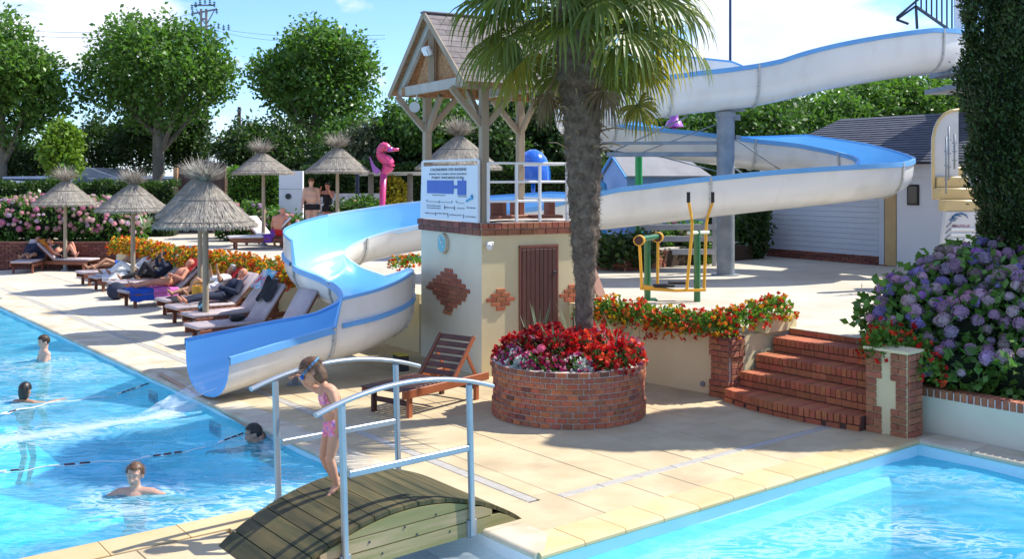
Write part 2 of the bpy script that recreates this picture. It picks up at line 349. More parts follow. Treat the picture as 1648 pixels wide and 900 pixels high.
def foam_glint_l(V):
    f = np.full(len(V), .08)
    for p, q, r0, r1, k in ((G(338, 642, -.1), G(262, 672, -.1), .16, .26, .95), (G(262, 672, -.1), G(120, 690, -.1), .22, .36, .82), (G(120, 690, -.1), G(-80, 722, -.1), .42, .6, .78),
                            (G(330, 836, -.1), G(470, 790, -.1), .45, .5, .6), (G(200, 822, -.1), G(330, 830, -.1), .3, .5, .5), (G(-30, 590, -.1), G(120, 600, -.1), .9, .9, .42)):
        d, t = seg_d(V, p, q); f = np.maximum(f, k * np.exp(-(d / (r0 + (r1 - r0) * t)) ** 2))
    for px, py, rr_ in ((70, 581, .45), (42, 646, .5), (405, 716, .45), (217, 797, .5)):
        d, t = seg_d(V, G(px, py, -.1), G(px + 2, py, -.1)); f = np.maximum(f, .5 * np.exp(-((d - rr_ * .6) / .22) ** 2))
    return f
def foam_glint_r(V):  # white lace on the right pool: foam and glints put into the colour
    f = np.full(len(V), .02)
    for p, q, r0, r1, k in ((G(1130, 905, -.15), G(1420, 842, -.15), .35, .45, .38), (G(1420, 850, -.15), G(1600, 880, -.15), .4, .3, .45), (G(1480, 770, -.15), G(1640, 790, -.15), .4, .4, .22)):
        d, t = seg_d(V, p, q); f = np.maximum(f, k * np.exp(-(d / (r0 + (r1 - r0) * t)) ** 2))
    return f
water('left_pool_water', -13, 0, V_N, V_F, -.10, m_water, foam_glint_l, .12)
water('channel_water', U_L, 0, -0.0, V_N, -.14, water_mat('channel_water', (.93, .97, 1), (.75, .86, .93), .12), lambda V: np.full(len(V), .12))
water('right_pool_water', U_L - 4, U_R, -8, 0, -.15, m_waterr, foam_glint_r, .12)

# ------------------------------------------------------------------ paving: every slab its own piece
deck = tag(thing('poolside_paving', None, None, (0, 0, 0)), kind='structure')
SLABS = {}
def slab(u0, u1, v0, v1, m, name='paving_slab', z=0.0, gap=.0035, th=.033, jit=.0015, noseu=None, parent=None):
    # clip to the deck: not over water
    key = (round(u1 - u0, 3), round(v1 - v0, 3), m.name, gap, th)
    du, dv = u1 - u0 - 2 * gap, v1 - v0 - 2 * gap
    if du < .03 or dv < .03: return
    if key not in SLABS:
        b_ = MB(); e = .004; r1 = []; 
        def ring(k, zz): return [tuple((E1 * su * (du / 2 - k) + E2 * sv * (dv / 2 - k))[:]) + (zz,) for su, sv in ((-1, -1), (1, -1), (1, 1), (-1, 1))]
        vs = ring(0, -th) + ring(0, -e) + ring(e, 0); f = []
        for k in (0, 4): f += [(k + i, k + (i + 1) % 4, k + 4 + (i + 1) % 4, k + 4 + i) for i in range(4)]
        f.append((8, 9, 10, 11)); b_.add(vs, f); SLABS[key] = b_.mesh(name, m)
    c = UV((u0 + u1) / 2, (v0 + v1) / 2, z + random.uniform(-jit, jit))
    return piece(name, SLABS[key], parent or deck, TM(c))
# far concrete panels beside the left pool
vv = 9.2
while vv < 27:
    for (a, c) in ((1.06, 2.62), (2.62, 4.3)): slab(a, c, vv, vv + 2.45, m_conc, 'concrete_panel', gap=.008)
    vv += 2.45
b = MB(); b.prism([UV(-.0, V_F + .45).xy, UV(-16, V_F + .45).xy, UV(-16, 40).xy, UV(1.06, 40).xy, UV(1.06, V_F + .45).xy], z0, -.002); tag(b.build('far_paving', m_conc), kind='structure')
# near sandstone slabs
row = 0; uu = 1.06
while uu < 7.4:
    du = random.choice((.50, .62, .72)); v = (-.4 if uu > 5.85 else .36) + (random.uniform(0, .5) if uu > 5.9 else 0)
    v = .36; first = True
    while v < 9.2:
        dv = random.choice((.62, .85, 1.05)); e = min(v + dv, 9.2)
        if first: e = v + random.uniform(.35, .9); first = False
        if v < .93 < e: e = .93
        if abs(v - .93) < .01:
            if uu < 5.2 and uu > 0.8: v = 1.04
            e = v + dv
        if 9.2 - e < .25: e = 9.2
        slab(uu, uu + du, v, min(e, 9.2), m_slab); v = e
    uu += du
v = .36
while v < 9.15:                           # band between the coping and the white strip
    e = min(v + random.uniform(.6, 1.1), 9.2)
    slab(.34, .72, v, e, m_slab); slab(.84, 1.06, v, e, m_slab); v = e
for v in np.arange(9.2, V_F + 7, 1.6): slab(.34, .72, v, v + 1.6, m_copew); slab(.84, 1.06, v, v + 1.6, m_copew)
# white drain strips
for v in np.arange(1.04, V_F + 7, 1.0): slab(.72, .84, v, v + 1.0, m_grate, 'drain_cover', gap=.003)
for u in np.arange(1.06, 5.2, .5): slab(u, u + .5, .93, 1.04, m_grate, 'drain_cover', gap=.003)
slab(.34, 1.06, .36, 1.0, m_slab)
# coping stones with a rounded nose
def coping(p, d, n_in, ln, wd_, m, z=.0):
    """one stone from p along d, its nose hanging over n_in side"""
    key = ('cope', round(ln, 2), wd_, m.name, round(math.atan2(d.y, d.x), 3), round(math.atan2(n_in.y, n_in.x), 3))
    if key not in SLABS:
        b_ = MB(); prof = [(-wd_, -.045), (-wd_, .006), (.0, .012), (.022, .008), (.034, -.006), (.034, -.026), (.02, -.042), (0, -.045)]
        d3, n3 = Vector((*d, 0)), Vector((*n_in, 0)); hl = ln / 2 - .004; k = len(prof)
        vs = [d3 * s + n3 * a + Vector((0, 0, c)) for s in (-hl, hl) for a, c in prof]
        f = [(i, (i + 1) % k, k + (i + 1) % k, k + i) for i in range(k)] + [tuple(range(k))[::-1], tuple(range(k, 2 * k))]; b_.add(vs, f)
        SLABS[key] = b_.mesh('coping_stone', m, 40)
        import bmesh; bm = bmesh.new(); bm.from_mesh(SLABS[key]); bmesh.ops.recalc_face_normals(bm, faces=bm.faces); bm.to_mesh(SLABS[key]); bm.free()
    c = Vector((p[0] + d.x * ln / 2, p[1] + d.y * ln / 2, z + random.uniform(-.001, .001))); piece('coping_stone', SLABS[key], deck, TM(c))
def run(p, q, n_in, ln, wd_, m):
    p, q = Vector(p[:2]), Vector(q[:2]); T = (q - p).length; k = max(1, round(T / ln)); d = (q - p) / T
    for i in range(k): coping(p + d * T / k * i, d, n_in, T / k, wd_, m)
run(UV(0, 0), UV(0, V_F), -E1, .62, .34, m_copew)
run(UV(.0, 0), UV(U_R, 0), -E2, .46, .36, m_cope)
run(UV(U_R, -8), UV(U_R, 0), -E1, .6, .38, m_copew)
run(UV(-12.6, V_N), UV(U_L, V_N), E2, .62, .33, m_cope)
run(UV(U_L, 0), UV(U_L, V_N), E1, .6, .30, m_cope)
slab(U_R + .02, U_R + .38, .02, .36, m_copew); 
# left bank paving
uu = U_L - .34
while uu > -12:
    v = 0.02
    for dv in (.7, .62, .68): slab(uu - .72, uu, v, min(v + dv, V_N - .34), m_slab); v += dv
    uu -= .72
run(UV(U_L - 4, 0), UV(U_L, 0), -E2, .6, .02, m_cope)
# ------------------------------------------------------------------ helpers for small repeated pieces
BM = {}
def cbox(name, d, m, bev=.004):
    k = (name, tuple(round(x, 3) for x in d), m.name, bev)
    if k not in BM: BM[k] = MB().box((0, 0, 0), d, None, bev).mesh(name, m)
    return BM[k]
def brick(parent, c, d, rz=0, m=None, name='brick', bev=.004, rot=None):
    Mw = Matrix.Translation(Vector(c)) @ (rot.to_4x4() if rot is not None else Matrix.Rotation(rz, 4, 'Z'))
    return piece(name, cbox(name, d, m or m_brick, bev), parent, Mw)
m_wood = mat('weathered_timber', (.36, .29, .21), (.28, .22, .155), 3, .8, .3, 60, stretch=(1, 1, .12), bdist=.004)
m_woodg = mat('grey_timber', (.44, .41, .36), (.36, .33, .29), 3, .8, .3, 60, stretch=(1, 1, .12), bdist=.004)
m_osb = mat('chipboard', (.42, .22, .10), (.26, .13, .055), 22, .8, .3, 60, lo=.42, hi=.6)
m_shing = mat('shingle_felt', (.155, .135, .13), (.21, .185, .175), 9, .95, .5, 120, rand=.16, bdist=.004)
m_slate = mat('slate', (.055, .060, .075), (.085, .09, .11), 7, .6, .2, 60, rand=.25, bdist=.003)
m_door = mat('brown_plank', (.085, .032, .022), (.12, .048, .032), 5, .65, .3, 40, rand=.15, stretch=(1, 1, .15), bdist=.003)
m_white = mat('white_paint', (.78, .78, .77), (.72, .72, .71), 3, .45, .05, 40)
m_alu = mat('aluminium', (.36, .40, .43), (.30, .34, .37), 3, .36, .05, 60, metal=.5)
m_black = mat('black_plastic', (.012, .012, .013), None, 3, .5)
m_dark = mat('dark_metal', (.03, .035, .045), None, 3, .5)
m_glassd = mat('dark_pane', (.02, .022, .025), None, 3, .12, spec=.6)
m_galv = mat('galvanised_steel', (.20, .23, .26), (.27, .30, .33), 3, .55, .1, 30, metal=.25, c3=(.35, .35, .35), s3=6, f3=.3)

# ------------------------------------------------------------------ upper terrace (z .80) and its walls
ZT = .80
A_ = Vector((-.43, 15.0)); TU = Vector((.875, .484)).normalized(); TV = Vector((-TU.y, TU.x))
def TP(x, y, z=0): p = A_ + TU * x + TV * y; return Vector((p.x, p.y, z))
AT = math.atan2(TU.y, TU.x)
WL0, WL1 = UV(4.28, 25.0), Vector((*TP(0, 2.0).xy, 0)) ; WL1 = Vector((-1.5, 17.1, 0))
TW0, TW1 = Vector((.84, 15.7, 0)), UV(5.47, 2.95)
tp = [UV(4.30, 25.2), UV(4.24, 9.0), TP(.1, 2.0), TP(1.7, 1.9), TP(1.5, .1), TW0 + Vector((.1, .1, 0)), UV(5.6, 2.9), UV(6.66, 2.62), UV(6.66, .6), UV(6.66, .3), UV(6.9, -14), Vector((60, -10, 0)), Vector((80, 41, 0)), Vector((-40, 41, 0)), Vector((-40, 32.9, 0)), Vector((-11.9, 32.9, 0))]
b = MB(); b.prism([p.xy for p in tp], -.03, ZT); tag(b.build('upper_terrace', m_conct), kind='structure')
b = MB(); b.prism([(-6.35, 30.2), (-2.7, 30.2), (-2.7, 33.4), (-6.35, 33.4)], ZT + .002, 1.02); tag(b.build('raised_terrace_step', m_conct), kind='structure')
b = MB(); b.prism([(-90, 41), (120, 41), (200, 400), (-200, 400)], -.03, 1.28); tag(b.build('car_park_ground', m_asph), kind='structure')

def wall(name, label, p, q, th, zt, m, zb=-.02, cat='wall', side=1):
    p, q = Vector(p[:2]), Vector(q[:2]); d = (q - p).normalized(); n = Vector((-d.y, d.x)) * side
    t = thing(name, label, cat, ((p + q) / 2).to_3d())
    b = MB(); b.prism([p, q, q + n * th, p + n * th], zb, zt); b.build('wall_body', m, t); return t
lw = wall('terrace_wall', 'long beige rendered wall behind the row of sun loungers with flowers along its top', WL0, WL1, .18, .95, m_plaster, side=1)
# brick pilasters of that wall, seen between the loungers
dW = (WL1 - WL0).normalized(); nW = Vector((dW.y, -dW.x, 0))
if nW.x > 0: nW = -nW
for s, hb in ((1.4, 11), (4.9, 11), (8.3, 11), (11.2, 11)):
    for k in range(hb):
        wd = .34 if k % 2 else .24
        c = WL0 + dW * s + nW * .02; brick(lw, (c.x, c.y, .04 + k * .078), (wd, .07, .068), math.atan2(dW.y, dW.x), m_brickd)
rw = wall('terrace_wall', 'cream rendered wall between the tower and the brick stairs under trailing geraniums', TW0, TW1, .2, .98, m_plaster, side=1)
b = MB(); c = G(1131, 620, .12); c.z = .13; dT = (TW1 - TW0).normalized(); nT = Vector((dT.y, -dT.x, 0)) ; nT = nT if nT.y < 0 else -nT
cc = TW0 + dT * ((TW1 - TW0).length * .93) + nT * .006; cc.z = .12
rt = Matrix.Rotation(math.atan2(nT.y, nT.x), 3, 'Z')
b.tube([cc, cc + nT * .02], .035, 16); b.build('wall_drain', m_galv, rw, 30)
# side wall along the stairs and its trough
sw = thing('stair_wall', 'cream side wall climbing beside the left end of the brick stairs', 'wall', UV(6.0, 2.7))
b = MB(); b.prism([UV(5.66, 2.66).xy, UV(6.75, 2.66).xy, UV(6.75, 2.84).xy, UV(5.66, 2.84).xy], -.02, .78); b.build('wall_body', m_plaster, sw)
b = MB(); b.prism([UV(6.1, 2.60).xy, UV(6.78, 2.60).xy, UV(6.78, 2.88).xy, UV(6.1, 2.88).xy], .785, 1.0); b.build('trough', m_plaster, sw)
# stair pillars
def pillar(label, u0, u1, v0, v1, h, wide):
    t = thing('brick_pillar', label, 'pillar', UV((u0 + u1) / 2, (v0 + v1) / 2))
    b = MB(); b.prism([UV(u0, v0).xy, UV(u1, v0).xy, UV(u1, v1).xy, UV(u0, v1).xy], -.02, h); b.build('pillar_core', m_plaster if wide else m_mortar, t)
    n = int(h / .0765); B_ = .0765; WN = (.125, .19)
    for k in range(n):
        z = .034 + k * B_; tooth = 3 < k < 8; wq = WN[0] if tooth else WN[1]
        if wide:
            for (s0, s1) in ((v1 - wq, v1), (v0, v0 + wq)):
                c = UV(u0 - .004, (s0 + s1) / 2, z)
                if (s1 - s0) > .15 and k % 2: 
                    for (a, e) in ((s0, s0 + .09), (s0 + .094, s1)): brick(t, UV(u0 - .004, (a + e) / 2, z), (.04, e - a - .004, .066), AU, m_brick)
                else: brick(t, c, (.04, s1 - s0 - .004, .066), AU, m_brick)
            L_ = u1 - u0; c = UV(u0 + L_ / 2 + .01, v0 - .004, z)
            if k % 2: brick(t, UV(u0 + L_ * .27 + .01, v0 - .004, z), (L_ * .52, .04, .066), AU, m_brick); brick(t, UV(u0 + L_ * .79 + .01, v0 - .004, z), (L_ * .42, .04, .066), AU, m_brick)
            else: brick(t, c, (L_ - .01, .04, .066), AU, m_brick)
        else:
            ww = .035 if (k < 3 or k >= n - 3) else 0
            W_, L_ = v1 - v0 + ww, u1 - u0 + ww; um, vm = (u0 + u1) / 2, (v0 + v1) / 2
            f = .55 if k % 2 else .38
            for (a, e) in ((0, f), (f, 1)):
                brick(t, UV(u0 - ww / 2 - .004, vm - W_ / 2 + W_ * (a + e) / 2, z), (.04, W_ * (e - a) - .008, .066), AU, m_brick)
                brick(t, UV(um - L_ / 2 + L_ * (a + e) / 2 + .02, v0 - ww / 2 - .004, z), (L_ * (e - a) - .008, .04, .066), AU, m_brick)
    b = MB(); b.prism([UV(u0 - .03, v0 - .03).xy, UV(u1 + .03, v0 - .03).xy, UV(u1 + .03, v1 + .03).xy, UV(u0 - .03, v1 + .03).xy], h + .001, h + .03); b.build('pillar_cap', m_plaster if wide else m_brickd, t)
    return t
pillar('slim brick pillar at the left foot of the stairs beside the cream wall', 5.40, 5.64, 2.64, 2.94, .765, False)
pillar('wide cream pillar with toothed brick corners right of the stairs', 5.38, 5.66, .10, .60, .92, True)
# stairs
st = thing('brick_stairs', 'short flight of red brick steps between the two brick pillars', 'stairs', UV(6.0, 1.6))
zs = [.165, .35, .54, .725]; us = [5.27, 5.55, 5.88, 6.25, 6.62]
for i in range(4):
    zt = zs[i]; v0, v1 = .62, 2.60; z_b = zs[i - 1] if i else -.01; nrow = 27
    def nose(v):
        t = (v - v0) / (v1 - v0); return us[i] - ((.17 * math.sin(math.pi * t) ** .8) if i == 0 else .0)
    b = MB(); b.prism([UV(nose(v) + .022, v).xy for v in np.linspace(v0, v1, 12)] + [UV(6.7, v1).xy, UV(6.7, v0).xy], -.01, zt - .006); b.build('step_core', m_mortard, st)
    for k in range(nrow):
        v = v0 + (v1 - v0) * (k + .5) / nrow; dpt = us[i + 1] - nose(v) - .0
        brick(st, UV(nose(v) + dpt / 2, v, zt - .048), (round(dpt, 2), (v1 - v0) / nrow - .010, .095), AU, m_bricko, 'step_brick')
    for k in range(9):
        w_ = (v1 - v0) / 9; v = v0 + w_ * (k + .5)
        hgt = zt - .105 - z_b
        if hgt > .03: brick(st, UV(nose(v) + .028, v, z_b + hgt / 2), (.03, w_ - .012, round(hgt - .008, 3)), AU, m_bricko, 'riser_brick')
for k in range(9):
    w_ = 1.98 / 9; brick(st, UV(6.64, .62 + w_ * (k + .5), ZT - .035), (.05, w_ - .012, .066), AU, m_bricko, 'riser_brick')
b = MB(); b.prism([UV(6.62, .62).xy, UV(6.74, .62).xy, UV(6.74, 2.6).xy, UV(6.62, 2.6).xy], ZT + .001, ZT + .012); b.build('top_nosing', m_copew, st)
# right wall with a soldier course
rr = thing('hydrangea_bed_wall', 'low pale wall topped with upright bricks in front of the purple hydrangea', 'wall', UV(5.9, -1))
b = MB(); b.prism([UV(5.85, .28).xy, UV(5.85, -7).xy, UV(6.0, -7).xy, UV(6.0, .28).xy], -.03, .40); b.build('wall_body', m_plasterw, rr)
b = MB(); b.prism([UV(5.855, .28).xy, UV(5.855, -7).xy, UV(5.995, -7).xy, UV(5.995, .28).xy], .40, .485); b.build('mortar_bed', m_white, rr)
for k in range(92): brick(rr, UV(5.93, .24 - k * .078, .452), (.175, .062, .10), AU, m_brick)
b = MB(); b.prism([UV(5.99, .28).xy, UV(5.99, -9).xy, UV(8, -9).xy, UV(6.85, .28).xy], -.02, .44); tag(b.build('flower_bed_soil', m_soil), kind='structure')

# ------------------------------------------------------------------ round brick planter
PC = Vector((.685, 12.80)); PR = .915
pl = thing('round_planter', 'round red brick planter full of red begonias around the palm tree', 'planter', (PC.x, PC.y, 0))
b = MB(); 
for k in range(10):
    rb = PR + (.0 if 3 <= k <= 6 else .016)
    b.lathe([(rb - .014, k * .064), (rb - .014, k * .064 + .0639)], 64, (PC.x, PC.y, 0))
b.lathe([(PR + .002, .6395), (PR - .12, .6395), (PR - .12, .2)], 64, (PC.x, PC.y, 0)); b.build('mortar', m_mortar, pl, 40)
b = MB(); b.lathe([(PR - .11, .58), (.4, .62), (.001, .63)], 40, (PC.x, PC.y, 0)); b.build('soil', m_soil, pl, True)
nb = 46; back = MB()
for k in range(10):
    rb = PR + (0 if 3 <= k <= 6 else .016)
    for j in range(nb):
        a = 2 * math.pi * (j + .5 * (k % 2) + random.uniform(-.03, .03)) / nb; c = (PC.x + (rb - .045) * math.cos(a), PC.y + (rb - .045) * math.sin(a), k * .064 + .034)
        d = (.09 if k < 9 else .13, .1175 - (.004 if k < 9 else .008), .053); f = (-math.sin(a))
        mm_ = m_brickd if (k == 9 or random.random() < .05) and random.random() < .6 else (m_bricko if random.random() < .5 else m_brick)
        if f > .08 : brick(pl, c if k < 9 else (PC.x + (rb - .065) * math.cos(a), PC.y + (rb - .065) * math.sin(a), c[2] + .002), d, a, mm_)
        else: back.box(c, d, a, .003)
tag(back.build('rear_bricks', m_brick, pl), kind='stuff')

# ------------------------------------------------------------------ lifeguard tower
tw = thing('lifeguard_tower', 'cream rendered tower with gabled timber roof and brown plank door', 'tower', TP(.9, 1.05), AT)
b = MB(); b.prism([TP(0, 0).xy, TP(1.84, 0).xy, TP(1.84, 2.1).xy, TP(0, 2.1).xy], -.02, 2.01); 
for f_i in range(len(b.f)):
    c = sum((Vector(b.v[i]) for i in b.f[f_i]), Vector()) / len(b.f[f_i]); p = c.xy - A_
    b.m[f_i] = 1 if abs(p.dot(TU)) < .01 else 0
b.build('tower_wall', [m_plaster, m_plasterw], tw)
for k in range(2):
    z = 2.01 + .047 + k * .092; o = .02 + k * .012
    b = MB(); b.prism([TP(-o, -o).xy, TP(1.84 + o, -o).xy, TP(1.84 + o, 2.1 + o).xy, TP(-o, 2.1 + o).xy], z - .046, z + .0455); b.build('mortar_band', m_mortar, tw)
    for (ax, Ln) in ((0, 1.84), (1, 2.1)):
        n = round(Ln / (.105 if ax == 0 and k == 1 else .2)); w_ = (Ln + 2 * o) / n
        for j in range(n):
            s = -o + w_ * (j + (.5)); 
            c = TP(s, -o - .004, z) if ax == 0 else TP(-o - .004, s, z)
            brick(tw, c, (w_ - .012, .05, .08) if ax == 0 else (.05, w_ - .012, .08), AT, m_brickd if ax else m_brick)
b = MB(); b.prism([TP(-.03, -.03).xy, TP(1.87, -.03).xy, TP(1.87, 2.13).xy, TP(-.03, 2.13).xy], 2.149, 2.158); b.build('platform_floor', m_brickd, tw)
# door
dr = piece('door', MB().box((0, 0, 0), (.60, .03, 1.68)).mesh('door', m_door), tw, Matrix.Translation(TP(.93, -.003, .97)) @ Matrix.Rotation(AT, 4, 'Z'))
for k in range(8): brick(dr, TP(.64 + (k + .5) * .0725, -.025, .97), (.067, .022, 1.66), AT, m_door, 'plank', .005)
for z in (.55, 1.45): brick(dr, TP(1.19, -.04, z), (.06, .012, .03), AT, m_dark, 'hinge', .002)
b = MB(); 
for (x0, x1, z0_, z1_) in ((.60, .635, .10, 1.86), (1.225, 1.26, .10, 1.86), (.60, 1.26, 1.815, 1.86)): b.box(TP((x0 + x1) / 2, -.012, (z0_ + z1_) / 2), (x1 - x0, .04 + (.003 if x1 - x0 > .1 else 0), z1_ - z0_), AT, .004)
b.build('door_frame', m_brickd, tw)
# brick crosses and the diamond
def motif(rows, s0, z0_, face, m, pw=.155):
    for (k, (n, off)) in enumerate(rows):
        for j in range(n):
            s = s0 + (j - (n - 1) / 2) * pw + off; z = z0_ - k * .064
            c = TP(s, -.006, z) if face == 0 else TP(-.006, s, z)
            brick(tw, c, (pw - .012, .03, .055) if face == 0 else (.03, pw - .014, .055), AT, m)
motif([(1, 0), (2, 0), (3, 0), (2, 0), (1, 0)], .30, 1.22, 0, m_bricko)
motif([(1, 0), (2, 0), (3, 0), (2, 0), (1, 0)], 1.52, 1.22, 0, m_bricko)
motif([(1, 0), (2, 0), (3, 0), (4, 0), (5, .0), (5, .10), (4, 0), (3, .0), (2, -.0), (1, 0), (1, .05)], 1.07, 1.44, 1, m_brick, .285)
# posts, braces, beams
ZE, ZR, OV = 4.16, 5.28, .30
PT = [(.07, .07), (1.77, .07), (.07, 2.03), (1.77, 2.03)]
for x, y in PT:
    brick(tw, TP(x, y, (2.16 + 4.12) / 2), (.115, .115, 1.96), AT, m_wood, 'post', .008)
    for dx, dy in ((1 if x < 1 else -1, 0), (0, 1 if y < 1 else -1), (-1 if x < 1 else 1, 0) if x < 1 else (0, 0), (0, 0)):
        if dx or dy:
            b = MB(); b.bar(TP(x + dx * .04, y + dy * .04, 3.60), TP(x + dx * .52, y + dy * .52, 4.12), .07, .09, bev=.006); b.build('brace', m_wood, tw)
for y in (.07, 2.03): brick(tw, TP(.9, y, 4.12 + .07), (2.5, .10, .15), AT, m_osb if y > 1 else m_wood, 'beam', .006)
for x in (-.30, 1.0, 1.95): brick(tw, TP(x, 1.05, 4.12 + .075 + .003), (.07, 2.3, .145), AT, m_woodg, 'tie_beam', .006)
b = MB(); b.bar(TP(-.30, 1.05, 4.26), TP(-.30, 1.05, ZR - .1), .09, bev=.005); b.build('king_post', m_wood, tw)
sl = math.atan2(ZR - ZE, 1.05 + OV)
for s in (-1, 1):
    for x in (-.30, 1.95):
        b = MB(); b.bar(TP(x, 1.05 + s * 1.2, ZE + .02), TP(x, 1.05, ZR - .08), .06, .13, bev=.005); b.build('rafter', m_woodg, tw)
    # roof boards and shingles
    e = TP(.79, 1.05 + s * (1.05 + OV), ZE); r_ = TP(.79, 1.05, ZR); c = (e + r_) / 2; ln = (e - r_).length
    dS = (e - r_).normalized(); M_ = Matrix((TU.to_3d(), dS * (1 if s > 0 else -1) if False else dS, TU.to_3d().cross(dS))).transposed()
    if M_.determinant() < 0: M_ = Matrix((-TU.to_3d(), dS, (-TU.to_3d()).cross(dS))).transposed()
    rf = piece('roof', MB().box((0, 0, 0), (2.42, ln, .022)).mesh('roof', m_osb), tw, Matrix.Translation(c) @ M_.to_4x4())
    up = (M_ @ Vector((0, 0, 1))); up = up if up.z > 0 else -up
    nr = 12; 
    for k in range(nr):
        p = r_ + dS * (ln / nr * (k + .5)); nj = 7
        for j in range(nj + (k % 2)):
            w_ = 2.46 / nj; x = -1.23 + w_ * (j + .5 - .5 * (k % 2)); x0, x1 = max(x - w_ / 2, -1.23), min(x + w_ / 2, 1.23)
            if x1 - x0 < .05: continue
            q = p + TU.to_3d() * ((x0 + x1) / 2) + up * (.022)
            tilt = Matrix.Rotation(R(2.2) * (1 if up.dot(M_ @ Vector((0, 0, 1))) > 0 else -1), 3, M_ @ Vector((1, 0, 0)))
            brick(rf, q + up * random.uniform(0, .002), (round(x1 - x0 - .004, 3), round(ln / nr + .03, 3), .008), m=m_shing, name='shingle', bev=0, rot=tilt @ M_)
    b = MB(); b.bar(TP(-.43, 1.05 + s * (1.06 + OV), ZE - .03), TP(-.43, 1.05 + s * .004, ZR - .0), .02, .09, up=(0, 0, 1)); b.build('barge_board', m_wood, tw)
b = MB(); v_ = [TP(-.22, .25, ZE + .05), TP(-.22, 1.85, ZE + .05), TP(-.22, 1.05, ZR - .1)]; b.add(v_ + [p + TU.to_3d() * .015 for p in v_], [(0, 1, 2), (3, 5, 4), (0, 3, 4, 1), (1, 4, 5, 2), (2, 5, 3, 0)]); b.build('gable_board', m_osb, tw)
b = MB(); b.bar(TP(-.46, 1.05, ZR + .025), TP(2.02, 1.05, ZR + .025), .14, .03, bev=.01); b.build('ridge_cap', m_shing, tw)
# railing of the right face
rl = thing('white_railing', 'white metal railing around the tower platform', 'railing', TP(1, 0, 2.19), AT)
for k, x in enumerate((.10, .56, .95, 1.42, 1.80)): brick(rl, TP(x, -.01, 2.2 + .43), (.04, .04, .86), AT, m_white, 'post', .006)
for z in (3.05, 2.78, 2.50): brick(rl, TP(.95, -.01, z), (1.72, .034, .034), AT, m_white, 'rail', .006)
for z in (3.05, 2.78, 2.50): brick(rl, TP(1.80, 1.05, z), (.034, 2.0, .034), AT, m_white, 'rail', .006)
for z in (3.10,): brick(rl, TP(-.02, 1.02, z), (.034, 1.9, .034), AT, m_white, 'rail', .006)
for y in (.05, 2.0): brick(rl, TP(-.02, y, 2.2 + .45), (.036, .036, .9), AT, m_white, 'post', .006)
b = MB()
for x, y, a_ in ((.35, .35, .3), (1.2, .3, -.2), (.75, .5, .1)): b.box(TP(x, y, 2.26), (.5, .34, .05), AT + a_, .01); b.box(TP(x + .16, y + .1, 2.36), (.10, .26, .24), AT + a_, .01)
m_terra = mat('red_brown_wood', (.17, .055, .03), (.24, .085, .045), 5, .6, .2, 40, rand=.1, stretch=(.2, 1, 1), bdist=.003)
ch = thing('folded_deck_chairs', 'brown wooden items lying on the tower platform behind the railing', 'chair', TP(.8, .4, 2.2)); b.build('boards', m_terra, ch)
# little things on the tower
sc_ = thing('security_lamp', 'small white lamp near the top corner of the tower wall', 'lamp', TP(.10, -.05, 1.86), AT)
b = MB(); b.box(TP(.12, -.03, 1.90), (.10, .05, .06), AT, .01); b.tube([TP(.09, -.05, 1.89), TP(.04, -.16, 1.86)], [.035, .042], 12); b.build('lamp_housing', m_white, sc_, 40)
ck = thing('wall_clock', 'round teal wall dial on the shaded left face of the tower', 'clock', TP(-.03, 1.22, 1.82), AT)
m_teal = mat('teal_face', (.05, .30, .36), (.10, .42, .45), 14, .3, c3=(.6, .75, .75), s3=22, f3=.7)
b = MB(); b.tube([TP(-.005, 1.22, 1.84), TP(-.055, 1.22, 1.84)], .155, 28); b.build('dial_rim', m_copew, ck, 30)
b = MB(); b.tube([TP(-.054, 1.22, 1.84), TP(-.060, 1.22, 1.84)], .132, 28); b.build('dial_face', m_teal, ck, 30)
b = MB(); b.bar(TP(-.064, 1.22, 1.84), TP(-.064, 1.26, 1.93), .012); b.bar(TP(-.064, 1.22, 1.84), TP(-.064, 1.16, 1.88), .014); b.build('clock_hand', m_white, ck)
fl = thing('floodlight', 'white floodlight fixed under the gable of the tower roof', 'lamp', TP(-.38, .98, 4.72), AT)
b = MB(); b.box(TP(-.42, .95, 4.72), (.06, .20, .14), Matrix.Rotation(AT, 3, 'Z') @ Matrix.Rotation(R(-28), 3, 'Y'), .012); b.bar(TP(-.32, .98, 4.74), TP(-.42, .98, 4.73), .03); b.build('lamp_housing', m_white, fl)
b = MB(); b.box(TP(-.455, .95, 4.70), (.006, .16, .10), Matrix.Rotation(AT, 3, 'Z') @ Matrix.Rotation(R(-28), 3, 'Y')); b.build('lamp_glass', mat('pale_glass', (.75, .8, .85), None, 3, .1), fl)
lp = thing('loudspeaker', 'small grey loudspeaker hanging under the left eave of the tower roof', 'loudspeaker', TP(-.3, 1.55, 3.93), AT)
b = MB(); b.tube([TP(-.3, 1.62, 3.96), TP(-.38, 1.50, 3.92)], [.05, .085], 14); b.bar(TP(-.3, 1.6, 4.16), TP(-.3, 1.6, 3.98), .02); b.build('horn', mat('pale_grey', (.5, .5, .5), None, 4, .5), lp, 40)
